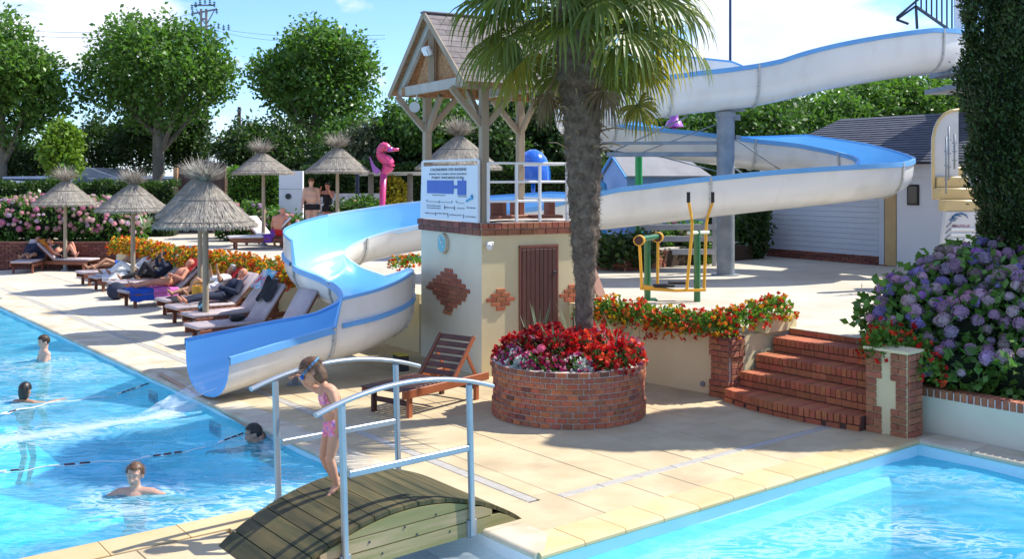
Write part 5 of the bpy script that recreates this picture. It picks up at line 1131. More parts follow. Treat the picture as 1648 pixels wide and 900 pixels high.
# hedges
def hedge(label, p, q, w_, h, z, lf, n, size, seed, group=None):
    rng = np.random.default_rng(seed); p, q = Vector(p), Vector(q); d = (q - p).normalized(); n2 = Vector((-d.y, d.x, 0)); L_ = (q - p).length; t = thing('hedge', label, 'hedge', ((p.x + q.x) / 2, (p.y + q.y) / 2, z), 0, group)
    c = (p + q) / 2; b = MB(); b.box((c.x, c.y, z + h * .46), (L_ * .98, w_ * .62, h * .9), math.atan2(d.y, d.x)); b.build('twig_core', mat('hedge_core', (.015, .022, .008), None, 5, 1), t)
    s = rng.uniform(0, L_, n); f = rng.random(n); zz = np.where(f < .35, h * rng.uniform(.88, 1.04, n), rng.uniform(0, h, n)); yy = np.where(f < .35, rng.uniform(-w_ / 2, w_ / 2, n), np.where(f < .85, -w_ / 2, w_ / 2) * rng.uniform(.75, 1.05, n))
    sgn = -1 if n2.y > 0 else 1; yy = yy * (1 if n2.y > 0 else -1); bump = .05 * np.sin(s * 3.1) + .04 * np.sin(s * 7.7)
    P = np.stack([p.x + d.x * s + n2.x * yy, p.y + d.y * s + n2.y * yy, z + zz + bump * (f < .35)], 1); Nn = np.stack([n2.x * np.sign(yy), n2.y * np.sign(yy), np.where(f < .35, 1.5, .4)], 1); V, Fq = leaves(P, Nn, size, .6, .1, rng, .7)
    piece('foliage', npmesh('foliage', V - np.array([(p.x + q.x) / 2, (p.y + q.y) / 2, z]), Fq, lf), t, WM[t.name]); return t
def DG(px, Y): return Vector(((px - 824) / F * Y, Y, 0))
hedge('long dark clipped hedge in front of the parked vehicles', DG(-40, 36.2), DG(286, 37), 1.2, zat(297, 36.6) - ZT, ZT, l_dark, 9000, .13, 1)
hedge('bright clipped hedge behind the leftmost terrace parasol', DG(366, 35.5), DG(450, 36), 1.0, zat(277, 36) - ZT, ZT, l_grn, 5500, .11, 2)
hedge('dark hedge behind the standing couple', DG(486, 36.5), DG(575, 37), 1.0, zat(276, 36.5) - ZT, ZT, l_dark, 5500, .13, 3)
hedge('dark hedge behind the playground and the tower', DG(575, 38), DG(1010, 38.5), 1.2, zat(268, 38) - ZT, ZT, l_dark, 14000, .15, 4)
hedge('dark hedge at the right behind the slide column', DG(1040, 37), DG(1275, 37), 1.4, zat(262, 37) - ZT, ZT, l_dark, 8000, .16, 5)

# ------------------------------------------------------------------ hydrangeas
def head_mesh(name, r, m, n=46, seed=0, ps=.34):
    rng = np.random.default_rng(seed); d = unit(rng.normal(0, 1, (n, 3)) + np.array([0, 0, .35])); P = d * r * .8 * np.array([1, 1, .85]); s = unit(np.cross(d, rng.normal(0, 1, (n, 3)))); u = np.cross(s, d); k = r * ps
    Vs, Fs = [], []
    for j in range(n):
        c = P[j] + d[j] * r * .17 * rng.uniform(.6, 1.2)
        ctr = len(Vs); Vs.append(c - d[j] * k * .15)
        for a in range(4): 
            for da in (-.38, .38): an_ = a * math.pi / 2 + da; Vs.append(c + (s[j] * math.cos(an_) + u[j] * math.sin(an_)) * k + d[j] * k * .12)
            Fs.append((ctr, ctr + 1 + a * 2, ctr + 2 + a * 2))
    b = MB(); b.v = [tuple(v) for v in Vs]; b.f = Fs; b.m = [0] * len(Fs); b.ball((0, 0, 0), (r * .82, r * .82, r * .7), 8, 5, mi=0); me = b.mesh(name, m); return me
def hyd_colors(pal): return [mat('petals_' + nm, tuple(min(.8, x * 1.3) for x in c), tuple(x * 1.05 for x in c), 30, .8, rand=.16, island=0, hue=.012, trans=.2) for nm, c in pal]
P_right = hyd_colors([('lilac', (.38, .24, .38)), ('dusty_violet', (.30, .18, .26)), ('blue_violet', (.24, .19, .40)), ('mauve_pink', (.48, .26, .34)), ('faded_mauve', (.40, .29, .31)), ('violet', (.32, .14, .42)), ('slate_mauve', (.28, .22, .29)), ('light_pink', (.50, .32, .40)), ('dry_mauve', (.24, .18, .17))])
P_left = hyd_colors([('pink', (.60, .30, .34)), ('pale_pink', (.66, .43, .42)), ('rose', (.55, .20, .32)), ('old_rose', (.45, .28, .25)), ('light_mauve', (.50, .38, .46))])
def bush(name, label, cat, blobs, nleaf, lsize, nhead, r, pal, seed, group=None, fx=(0, -1, .35), base=None, lf=None, htop=None):
    rng = np.random.default_rng(seed); c0 = base or (sum(b_[0] for b_ in blobs) / len(blobs), sum(b_[1] for b_ in blobs) / len(blobs), ZT); t = thing(name, label, cat, c0, 0, group)
    b = MB()
    for q in blobs: b.ball(q[:3], (q[3] * .72, q[4] * .72, q[5] * .72), 14, 9)
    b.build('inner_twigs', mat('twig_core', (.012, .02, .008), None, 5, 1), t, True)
    V, Fq = blobs_crown(rng, blobs, nleaf, lsize, inner=.1, wid=.75, up=.35, clump=6, cs=lsize * 1.1, shell=(.84, 1.02)); c = np.array(c0); piece('foliage', npmesh('foliage', V - c, Fq, lf or l_hyd), t, WM[t.name])
    ms = [head_mesh('flower_head', r, pal[k % len(pal)], seed=seed * 10 + k) for k in range(len(pal))]
    pts = []; w = np.array([b_[3] * b_[5] for b_ in blobs]); w = w / w.sum(); tries = 0; f = np.array(fx) / np.linalg.norm(fx)
    while len(pts) < nhead and tries < 60000:
        tries += 1; q = blobs[rng.choice(len(blobs), p=w)]; d = unit(rng.normal(0, 1, (1, 3)))[0]
        if d @ f < .02 or d[2] < -.35: continue
        p = np.array(q[:3]) + d * np.array(q[3:6]) * rng.uniform(.97, 1.06)
        if seed == 5 and p[2] < .86 and rng.random() < .93: continue
        if any((((p - np.array(o[:3])) / np.array(o[3:6])) ** 2).sum() < .86 for o in blobs if o is not q): continue
        if any(((p - e[0]) ** 2).sum() < (r * (1.25 + .5 * (mnoise.noise(Vector(p) * 1.6) < -.12))) ** 2 for e in pts): continue
        pts.append((p, d))
    for p, d in pts:
        sc_ = rng.uniform(.6, 1.28); M_ = Matrix.Translation(Vector(p)) @ Vector(d * .6 + np.array([0, 0, .5])).to_track_quat('Z', 'Y').to_matrix().to_4x4() @ Matrix.Rotation(rng.uniform(0, 6), 4, 'Z') @ Matrix.Diagonal((sc_, sc_, sc_, 1))
        piece('flower_head', ms[rng.integers(len(ms))], t, M_)
    return t
def bl(px, py, Y, rx, ry, rz): p = D(px, py, Y); return (p.x, p.y, p.z, rx, ry, rz)
bush('hydrangea_bush', 'large purple and mauve hydrangea bush above the brick-topped wall', 'bush', [bl(1475, 515, 12.9, .62, .6, .55), bl(1545, 470, 13.2, .62, .6, .52), bl(1610, 440, 13.6, .7, .6, .42), bl(1575, 540, 12.3, .65, .6, .50), bl(1650, 520, 12.2, .6, .6, .62), bl(1700, 470, 13.2, .7, .7, .6), bl(1470, 575, 12.6, .42, .45, .35), bl(1560, 595, 12.0, .6, .5, .32), bl(1650, 600, 11.7, .6, .5, .4), bl(1740, 540, 12, .7, .7, .8)], 16000, .115, 250, .078, P_right, 5, base=(6.6, 12.8, .44))
bush('hydrangea_hedge', 'long bank of pink hydrangeas above the dark brick wall at the left', 'bush', [((px - 824) / F * Y, Y, z, rx, .75, rz) for px, Y, z, rx, rz in ((-30, 33.9, 1.35, 1.2, .72), (30, 33.9, 1.45, 1.0, .75), (80, 34, 1.4, .95, .70), (130, 34, 1.45, .9, .72), (172, 33.8, 1.35, .8, .68), (205, 34.3, 1.2, .7, .6), (60, 34.6, 1.6, 1.0, .65), (160, 34.8, 1.6, .9, .62))], 11000, .13, 270, .082, P_left, 6, base=(-14, 34, ZT))
bush('hydrangea_bush', 'small pink flowered hydrangea behind the leftmost terrace loungers', 'bush', [((px - 824) / F * Y, Y, z, rx, .5, rz) for px, Y, z, rx, rz in ((375, 34.0, 1.35, .6, .6), (402, 34.2, 1.5, .55, .55), (432, 34, 1.3, .5, .5))], 3200, .12, 30, .08, P_left + P_right[:2], 7, base=(-8.5, 34, ZT))
bush('hydrangea_bush', 'pink flowered hydrangea left of the standing couple', 'bush', [((px - 824) / F * Y, Y, z, rx, .5, rz) for px, Y, z, rx, rz in ((450, 33.4, 1.25, .5, .48), (472, 33.6, 1.2, .4, .42))], 2000, .12, 12, .085, P_left, 8, base=(-7.2, 33.5, ZT))
bush('leafy_shrub', 'dark green shrub in the brick flower bed behind the fitness machine', 'shrub', [bl(990, 405, 23.2, .5, .5, .35), bl(1030, 400, 23.2, .4, .4, .3)], 1800, .12, 3, .06, P_left, 9, base=(2.5, 23.2, ZT + .3), lf=l_dark)
bush('leafy_shrub', 'low shrub with pink blooms behind the pale boards', 'shrub', [bl(1075, 398, 24.9, .5, .4, .45), bl(1120, 395, 24.9, .5, .4, .45), bl(1100, 378, 25.2, .5, .4, .35)], 2400, .11, 10, .07, P_left, 10, base=(3.9, 24.9, ZT + .2))
bush('leafy_shrub', 'dark shrub between the slide column and the clad wall', 'shrub', [bl(1207, 385, 26.7, .36, .4, .62), bl(1213, 358, 26.9, .3, .3, .5)], 2400, .15, 0, .06, P_left, 14, base=(6.1, 26.6, ZT), lf=l_dark)
bush('yellow_shrub', 'bright yellow leaved shrub behind the seahorse post', 'shrub', [bl(635, 312, 34, .38, .35, .42), bl(628, 302, 34.2, .28, .3, .32)], 1500, .12, 0, .05, P_left, 12, base=(-3.8, 34, ZT), lf=l_yel)
bush('leafy_shrub', 'small green shrub at the foot of the right terrace parasol', 'shrub', [bl(565, 340, 31.5, .5, .4, .3), bl(590, 335, 32, .4, .4, .3)], 1500, .12, 2, .06, P_left, 13, base=(-4.7, 31.7, ZT), lf=l_mid)
# low brick wall under the pink hydrangeas
bw = thing('brick_wall', 'low dark brick wall under the pink hydrangeas at the far left', 'wall', (-14.5, 32.6, 0)); b = MB(); b.prism([(-20, 32.62), (-11.3, 32.62), (-11.3, 32.9), (-20, 32.9)], -.02, .84); b.build('mortar', m_mortard, bw)
nbk = MB()
for k in range(11):
    for j in range(26):
        x = -11.42 - j * .235 - (k % 2) * .11
        if k * .075 < .82: brick(bw, (x, 32.615, .04 + k * .076), (.222, .05, .064), 0, m_brickd)
for k in range(11):
    for j in range(26, 36): nbk.box((-11.42 - j * .235 - (k % 2) * .11, 32.615, .04 + k * .076), (.222, .05, .064))
tag(nbk.build('far_bricks', m_brickd, bw), kind='stuff')

# ------------------------------------------------------------------ cypress at the right
def cypress(label, x, y, zg, h, r, seed, n):
    n = int(n * 1.4); rng = np.random.default_rng(seed); t = thing('cypress', label, 'tree', (x, y, zg)); b = MB(); b.tube([(0, 0, -.1), (0, 0, h * .8)], [.14, .04], 10); b.build('trunk', m_bark2, t, True, True)
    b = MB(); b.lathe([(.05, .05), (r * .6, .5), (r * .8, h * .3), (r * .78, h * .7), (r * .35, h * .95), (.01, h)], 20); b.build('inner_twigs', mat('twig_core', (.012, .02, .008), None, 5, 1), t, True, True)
    z = rng.uniform(0, h, n); a = rng.uniform(0, 2 * np.pi, n); lump = 1 + .10 * np.sin(a * 3 + z * 1.6) + .07 * np.sin(a * 7 - z * 3.1) + .05 * np.sin(z * 6 + a * 2); pr = np.interp(z / h, [0, .08, .3, .7, .9, 1], [.45, .68, .95, 1.0, .6, .05]) * r * lump * rng.uniform(.86, 1.04, n)
    P = np.stack([np.cos(a) * pr, np.sin(a) * pr, z], 1); Nn = np.stack([np.cos(a) * .5, np.sin(a) * .5, np.full(n, .75)], 1); V, Fq = leaves(P, Nn, .075, .42, 0, rng, .5); V2, F2 = leaves(P + rng.normal(0, .03, P.shape), Nn, .05, .5, 0, rng, .8)
    Vj, Fj, _ = join([((V, Fq), 0), ((V2, F2), 0)]); piece('crown', npmesh('crown', Vj, Fj, l_cyp), t, WM[t.name]); return t
cypress('tall dark cypress towering over the hydrangea at the right edge', 6.88, 13.75, ZT - .3, 7.4, .86, 3, 42000)
cypress('second dark cypress beyond the right edge beside the tall one', 8.35, 13.6, ZT - .3, 7.0, .85, 4, 22000)

# ------------------------------------------------------------------ palm
m_fib = mat('palm_fibre', (.095, .068, .048), (.17, .13, .095), 12, 1, .9, 60, bdist=.02, c3=(.25, .21, .16), s3=20, f3=.6)
m_fibs = mat('fibre_strand', (.20, .155, .11), (.085, .06, .04), 9, 1, island=.4)
l_palm = leafmat('palm_leaflet', (.075, .115, .022), (.12, .165, .032), island=.35, hue=.02, trans=.38, sc=2, rough=.4, tcol=(.22, .30, .03))
l_palmy = leafmat('palm_leaflet_yellow', (.16, .17, .03), (.10, .13, .02), island=.35, hue=.02, trans=.45, sc=2, tcol=(.40, .38, .03))
l_palmb = leafmat('palm_leaflet_brown', (.20, .14, .07), (.13, .09, .04), island=.3, trans=.2)
rng = np.random.default_rng(77)
pm = thing('palm_tree', 'fan palm with shaggy trunk growing out of the round planter', 'palm tree', (.83, 12.95, .62))
tz = np.linspace(0, 4.6, 60); base = Vector((.83, 12.95, .62))
def tr_r(z): return float(np.interp(z, [0, .2, .9, 1.5, 2.2, 2.8, 3.4, 3.8, 4.6], [.105, .10, .118, .165, .20, .22, .245, .265, .22]))
def tr_c(z): return Vector((.045 * math.sin(z * .8) - .02 * z + .05, 0, z))
b = MB(); vs = []; n = 40
for i, z in enumerate(np.linspace(-.1, 4.6, 130)):
    for j in range(n):
        a = 2 * math.pi * j / n; rr_ = tr_r(z) * (1 + .06 * math.sin(z * 34 + a * 1) + .05 * math.sin(a * 5 + z * 9) + .05 * mnoise.noise(Vector((math.cos(a) * 3, math.sin(a) * 3, z * 9)))); c = tr_c(z); vs.append(c + Vector((math.cos(a) * rr_, math.sin(a) * rr_, 0)))
fs = [(i * n + j, i * n + (j + 1) % n, (i + 1) * n + (j + 1) % n, (i + 1) * n + j) for i in range(129) for j in range(n)]; b.add(vs, fs); b.build('trunk', m_fib, pm, True, True)
k = 9000; z = rng.uniform(0.05, 4.3, k); z = np.where(rng.random(k) < .5, rng.uniform(1.2, 4.2, k), z); a = rng.uniform(0, 2 * np.pi, k); r0 = np.array([tr_r(q) for q in z]); cx_ = np.array([tr_c(q).x for q in z])
P = np.stack([cx_ + np.cos(a) * r0 * .96, np.sin(a) * r0 * .96, z], 1); dv = unit(np.stack([np.cos(a) * rng.uniform(.2, 1.1, k), np.sin(a) * rng.uniform(.2, 1.1, k), rng.choice([-1, 1], k, p=[.45, .55]) * rng.uniform(.3, 1, k)], 1) + rng.normal(0, .35, (k, 3))); L_ = rng.uniform(.02, .085, k) * np.interp(z, [0, 1, 2], [.5, .7, 1]); s = unit(np.cross(dv, rng.normal(0, 1, (k, 3)))) * .0028
V = np.stack([P - s, P + s, P + dv * L_[:, None] + s * .3, P + dv * L_[:, None] - s * .3], 1).reshape(-1, 3); piece('trunk_fibres', npmesh('trunk_fibres', V, np.arange(4 * k).reshape(-1, 4), m_fibs), pm, WM[pm.name])
b = MB()
for q in range(26):
    z = rng.uniform(2.5, 3.9); a = rng.uniform(0, 6.28); c = tr_c(z); r_ = tr_r(z); o = c + Vector((math.cos(a) * r_ * .9, math.sin(a) * r_ * .9, 0)); d = Vector((math.cos(a), math.sin(a), rng.uniform(-.2, .9))).normalized(); L_ = rng.uniform(.12, .34); b.tube([o, o + d * L_ * .6, o + d * L_ + Vector((0, 0, -.05))], [.014, .010, .007], 5)
tag(b.build('dead_leaf_stalks', mat('dry_stalk', (.30, .22, .12), None, 4, .9), pm, True, True), kind='stuff')
def fan(name, a, el, L_, fr, droop, m, roll=0, z0=3.9, nseg=34, spread=2.5, xyz=None, seed=0):
    """petiole from the crown, then a folded fan of narrow leaflets whose tips hang"""
    rg = np.random.default_rng(seed + 500); h = Vector((math.cos(a), math.sin(a), 0)); o = tr_c(z0) + h * .12 + Vector((0, 0, .22)); pts = []
    for s in np.linspace(0, 1, 7): pts.append(o + (h * math.cos(el) + Vector((0, 0, math.sin(el)))) * L_ * s - Vector((0, 0, 1)) * droop * L_ * s * s)
    t_ = (pts[-1] - pts[-2]).normalized(); hub = pts[-1]; b = MB(); b.tube([base + p for p in pts], [.014, .012, .010, .009, .008, .008, .007], 6)
    side = Vector((-math.sin(a), math.cos(a), 0)); side = Matrix.Rotation(roll, 3, t_) @ side; upv = side.cross(t_).normalized() * -1
    if upv.z < 0: upv = -upv
    Vs, Fs = [], []
    for j in range(nseg):
        th = -spread + 2 * spread * j / (nseg - 1) + rg.normal(0, .03); d0 = (t_ * math.cos(th) + side * math.sin(th)).normalized(); ln = fr * (.78 + .22 * math.cos(th * .6)) * rg.uniform(.85, 1.08); wd_ = fr * .046
        nrm = upv; sd_ = d0.cross(nrm).normalized(); p = Vector(hub); d = Vector(d0); pr = None; split = .42; ns = 7; hang = rg.uniform(.9, 2.1)
        for q in range(ns + 1):
            s = q / ns; w2 = wd_ * (.35 + 2.2 * s if s < split else (.35 + 2.2 * split) * (1 - (s - split) / (1 - split)) ** .8 + .03)
            vl, vr, vc = p + sd_ * w2 * .5 + nrm * w2 * .22, p - sd_ * w2 * .5 + nrm * w2 * .22, p - nrm * w2 * .05
            i0 = len(Vs); Vs += [vl, vc, vr]
            if q: Fs += [(i0 - 3, i0 - 2, i0 + 1, i0), (i0 - 2, i0 - 1, i0 + 2, i0 + 1)]
            gz = -.07 - .40 * hang * max(0, s - .24) * 2.0
            d = (d + Vector((0, 0, gz)) + Vector(rg.normal(0, .015, 3))).normalized(); p = p + d * ln / ns
    b.v += [tuple(base + v) for v in Vs]; n0 = len(b.v) - len(Vs); b.f += [tuple(i + n0 for i in f) for f in Fs]; b.m += [1] * len(Fs)
    return b.build('palm_frond', [l_palm if m is None else m, m or l_palm], pm, False)
def to_ang(px, py, Y=12.95):  # helper to aim fronds
    p = D(px, py, Y); return p
kk = 0
rg = np.random.default_rng(5)
for ring, (cnt, el, L_, z0, fr) in enumerate(((7, -.30, .70, 3.80, .74), (9, .08, .95, 3.95, .88), (11, .40, 1.0, 4.1, .95), (11, .85, .90, 4.25, .92), (7, 1.3, .7, 4.35, .80))):
    for j in range(cnt):
        a = 2 * math.pi * (j + .37 * ring) / cnt + rg.uniform(-.15, .15); kk += 1
        if ring == 0 and -2.3 < (a if a < math.pi else a - 2 * math.pi) < -.9: continue
        mm_ = l_palmy if (ring == 0 and j % 3 == 0) or rg.random() < .14 else l_palm
        fan('palm_frond', a, el + rg.uniform(-.12, .12), L_ * rg.uniform(.85, 1.15), fr * rg.uniform(.9, 1.1), .35, mm_, rg.uniform(-.5, .5), z0, seed=kk)
fan('palm_frond', -.25, -.30, .62, .52, .5, l_palmy, .9, 3.38, 32, 2.1, seed=91)
fan('palm_frond', -.9, .1, .55, .62, .5, l_palm, .9, 3.75, 34, 2.3, seed=93)
for a in (.5, 2.6, -2.7, -.9, 1.6): fan('palm_frond', a, -.9, .5, .5, .35, l_palmb, .2, 3.6, 20, 1.6, seed=int(a * 10) + 200)
# ------------------------------------------------------------------ begonias and friends in the round planter
def plant(name, label, cat, p, r, h, lf, petal_ms, nleaf, nflow, fs, seed, group, ls=.06, droop=0, parent=None):
    rng = np.random.default_rng(seed); t = thing(name, label, cat, p, 0, group)
    d = unit(rng.normal(0, 1, (nleaf, 3))); d[:, 2] = np.abs(d[:, 2]) * .9; P = d * np.array([r, r, h]) * rng.uniform(.45, .95, nleaf)[:, None]; P[:, 2] -= droop * (P[:, 0] ** 2 + P[:, 1] ** 2) / r; V, Fq = leaves(P, d * .7 + np.array([0, 0, .3]), ls, .7, .1, rng, .6); piece('foliage', npmesh('foliage', V, Fq, lf), t, WM[t.name])
    d = unit(rng.normal(0, 1, (nflow, 3))); d[:, 2] = np.abs(d[:, 2]); P = d * np.array([r, r, h]) * rng.uniform(.86, 1.05, nflow)[:, None]; P[:, 2] -= droop * (P[:, 0] ** 2 + P[:, 1] ** 2) / r
    q = 5; PP = np.repeat(P, q, 0); Nn = np.repeat(d, q, 0); V, Fq = leaves(PP, Nn * .55 + np.array([0, 0, .1]), fs, .9, 0, rng, .75); mi = np.repeat(rng.integers(0, len(petal_ms), nflow), q)
    piece('blossoms', npmesh('blossoms', V, Fq, petal_ms, mi), t, WM[t.name]); return t
def pet(n, c, tr=.25): return mat('petal_' + n, c, tuple(x * .8 for x in c), 30, .7, island=.22, trans=tr)
p_red, p_dred, p_pink, p_mag, p_white, p_yel, p_or, p_verm = pet('red', (.62, .012, .012)), pet('dark_red', (.30, .006, .015)), pet('pink', (.62, .20, .30)), pet('magenta', (.45, .02, .14)), pet('white', (.72, .72, .66)), pet('yellow', (.80, .48, .01)), pet('orange', (.82, .24, .015)), pet('vermilion', (.78, .08, .02))
l_bego = leafmat('begonia_leaf', (.06, .07, .02), (.08, .14, .03), trans=.2)
rg = np.random.default_rng(21)
kinds = []
for j in range(16):
    a = 2 * math.pi * j / 16 + .1; kinds.append((a, .70, 'low', j))
for j in range(10): kinds.append((2 * math.pi * j / 10, .43, 'red', j))
for j in range(3): kinds.append((2 * math.pi * j / 3 + .5, .22, 'red', j))
for a, rr_, kd, j in kinds:
    x, y = PC.x + rr_ * math.cos(a), PC.y + rr_ * math.sin(a); front = math.sin(a) < .2; z = .64
    if kd == 'red' or (math.cos(a) > .35) or not front:
        sp_ = p_dred if math.cos(a) < -.3 else p_red; plant('begonia', 'bushy begonia with scarlet flowers crowding the round planter', 'begonia', (x, y, z - .05), .24, (.42 if kd == 'red' else .32), l_bego, [sp_, p_red, p_verm if math.cos(a) > 0 else p_dred, p_red, p_pink if j % 3 == 0 else p_red], 210, 78, .054, 300 + len(WM) % 97, 'scarlet begonias in the round planter', .06)
    else: plant('bedding_plant', 'low pink and white bedding plant along the front rim of the round planter', 'flower', (x, y, z - .04), .18, .22, l_mid, [[p_pink, p_white, p_mag], [p_mag, p_pink, p_mag], [p_mag, p_dred, p_pink]][j % 3], 110, 60, .038, 400 + j, 'pink and white bedding plants in the round planter', .05)
plant('dusty_plant', 'white leaved plant at the left front rim of the round planter', 'plant', (PC.x - .55, PC.y - .52, .60), .11, .16, pet('silver', (.60, .66, .58)), [p_white], 140, 10, .04, 61, 'silver plants in the planter', .08)
plant('dusty_plant', 'white leaved plant at the middle of the front rim', 'plant', (PC.x + .12, PC.y - .76, .62), .08, .14, pet('silver', (.60, .66, .58)), [p_white], 120, 6, .04, 62, 'silver plants in the planter', .08)
rs = thing('rose_plant', 'single bright pink rose among the bedding plants', 'rose', (PC.x - .36, PC.y - .62, .64)); b = MB(); b.tube([(PC.x - .36, PC.y - .62, .6), (PC.x - .35, PC.y - .66, .86)], .006, 6); b.build('stem', l_mid, rs, True)
piece('rose_bloom', head_mesh('rose_bloom', .045, pet('rose', (.75, .15, .28)), 30, 3, .5), rs, TM((PC.x - .35, PC.y - .66, .88)))
for k, (px, py, h, seed) in enumerate(((868, 530, .36, 1), (893, 560, .24, 2), (923, 530, .40, 3), (1000, 562, .34, 4), (985, 575, .22, 5), (855, 525, .25, 6))):
    Yk = 12.5 if k not in (0, 2, 5) else 13.15; q = D(px, 585, Yk); t = thing('sword_leaf_plant', ['tall sword leaved plant before the brown door', 'small sword leaved plant left of the palm foot', 'striped sword leaves just left of the palm foot', 'sword leaved plant at the right of the planter', 'short sword leaves right of the palm foot', 'short sword leaves at the left rear of the planter'][k], 'plant', (q.x, Yk, .62))
    rgk = np.random.default_rng(seed)
    for j in range(9):
        a = rgk.uniform(0, 6.28); d = Vector((math.cos(a) * .22, math.sin(a) * .22, 1)); b = MB(); ln = h * rgk.uniform(.7, 1.15) + .28; sd_ = Vector((-math.sin(a), math.cos(a), 0)); vs = []
        for s in (0, .35, .7, 1): c = Vector((q.x, Yk, .62)) + d * ln * s + Vector((math.cos(a), math.sin(a), 0)) * .10 * s * s; w_ = .014 * (1 - s) ** .6 + .001; vs += [c - sd_ * w_, c + sd_ * w_]
        b.add(vs, [(0, 1, 3, 2), (2, 3, 5, 4), (4, 5, 7, 6)]); b.build('leaf', leafmat('sword_leaf', (.10, .16, .08), (.16, .22, .12), trans=.2), t)
# ------------------------------------------------------------------ geraniums and nasturtiums trailing over the walls
def ORD(k): return ('first second third fourth fifth sixth seventh eighth ninth tenth eleventh twelfth thirteenth fourteenth fifteenth sixteenth seventeenth eighteenth nineteenth'.split() + ['%d%s' % (n, {1: 'st', 2: 'nd', 3: 'rd'}.get(n % 10, 'th')) for n in range(20, 60)])[k]
def trailing(label, group, pts, colors, seed0, r=.30, h=.24, nl=230, nf=36, fs=.045, lf=None, ls=.06, droop=.55, ref=''):
    for k, p in enumerate(pts): plant('geranium', label if not ref else '%s clump %s of %s' % (ORD(k), ref, label), 'flower', p, r, h, lf or l_grn, colors(k), nl, nf, fs, seed0 + k, group, ls, droop)
def lerpn(p, q, n): return [p.lerp(q, (i + .5) / n) for i in range(n)]
nrm = Vector((-.72, -.69, 0))
tps = [p + nrm * .06 + Vector((rg.uniform(-.05, .05), 0, .92 + rg.uniform(-.04, .05))) for p in lerpn(TW0 + Vector((.25, -.25, 0)), TW1 + Vector((.10, -.1, 0)), 11)]
trailing('red and yellow geraniums trailing over the cream wall', 'geraniums trailing over the cream wall', tps, lambda k: [p_verm, p_red, p_yel, p_verm] if k % 2 else [p_verm, p_yel, p_or], 700, .29, .21, 300, 52, .046, ref='from the tower')
trailing('geraniums in the trough left of the stairs', 'geraniums on the stair wall trough', [UV(5.7, 2.8, .98), UV(6.0, 2.75, 1.02), UV(6.3, 2.74, 1.06), UV(6.55, 2.74, 1.06), UV(5.45, 2.85, .92)], lambda k: [p_verm, p_yel, p_red, p_or], 730, .26, .20, 240, 50, .046, ref='counted uphill')
trailing('red geranium trailing over the wide pillar right of the stairs', 'geraniums on the wide pillar', [UV(5.55, .50, .93), UV(5.75, .62, .98), UV(5.85, .30, .86), UV(6.2, .55, .95), UV(5.7, .12, .74)], lambda k: [p_red, p_verm], 740, .28, .24, 330, 26, .046)
# fallen/hanging red flower trusses below the wall plants
rgs = np.random.default_rng(9); 
for k in range(16):
    p = TW0.lerp(TW1, rgs.uniform(.25, 1)) + nrm * rgs.uniform(.04, .10); p.z = rgs.uniform(.58, .80); t = thing('geranium_truss', 'red geranium flower truss dangling in front of the cream wall', 'flower', p, 0, 'dangling geranium trusses'); V, Fq = leaves(np.zeros((12, 3)) + rgs.normal(0, .012, (12, 3)), np.zeros((12, 3)), .028, .9, 0, rgs, 1); piece('petals', npmesh('petals', V, Fq, p_red), t, WM[t.name])
    b = MB(); b.tube([p, p + Vector((.01, .01, .16)), p + Vector((.03, .03, .28))], .0025, 4); b.build('stalk', l_mid, t)
lps = [p + Vector((-.10, -.05, .90 + rg.uniform(-.05, .06))) for p in lerpn(UV(4.24, 24.6), UV(4.22, 11.9), 40)]
trailing('nasturtiums on the long beige wall', 'nasturtiums along the beige wall', lps, lambda k: ([p_or, p_verm, p_yel], [p_or, p_yel, p_yel], [p_verm, p_or, p_yel])[k % 3], 800, .34, .26, 170, 60, .062, leafmat('nasturtium_leaf', (.12, .19, .03), (.17, .24, .04), tcol=(.2, .33, .02)), .075, ref='from the far end')
trailing('orange flower clump inside the loop of the slide', 'orange flowers in the slide loop', [D(642, 424, 18.9), D(664, 420, 19.0)], lambda k: [p_or, p_yel, p_red], 860, .22, .14, 160, 30, .05)
# agave-like plant by the left wall
ag = thing('spiky_plant', 'pale green spiky plant between the left parasols above the wall', 'plant', D(233, 365, 31.5)); c = D(233, 368, 31.5); rgk = np.random.default_rng(4)
for j in range(16):
    a = rgk.uniform(0, 6.28); el = rgk.uniform(.5, 1.3); d = Vector((math.cos(a) * math.cos(el), math.sin(a) * math.cos(el), math.sin(el))); b = MB(); sd_ = Vector((-math.sin(a), math.cos(a), 0)); vs = []
    for s in (0, .4, .75, 1): p = c + d * .62 * s - Vector((0, 0, .12)) * s * s; w_ = .035 * (1 - s) ** .7 + .002; vs += [p - sd_ * w_, p + sd_ * w_]
    b.add(vs, [(0, 1, 3, 2), (2, 3, 5, 4), (4, 5, 7, 6)]); b.build('leaf', leafmat('agave_leaf', (.20, .30, .16), (.26, .36, .2), trans=.1), ag)
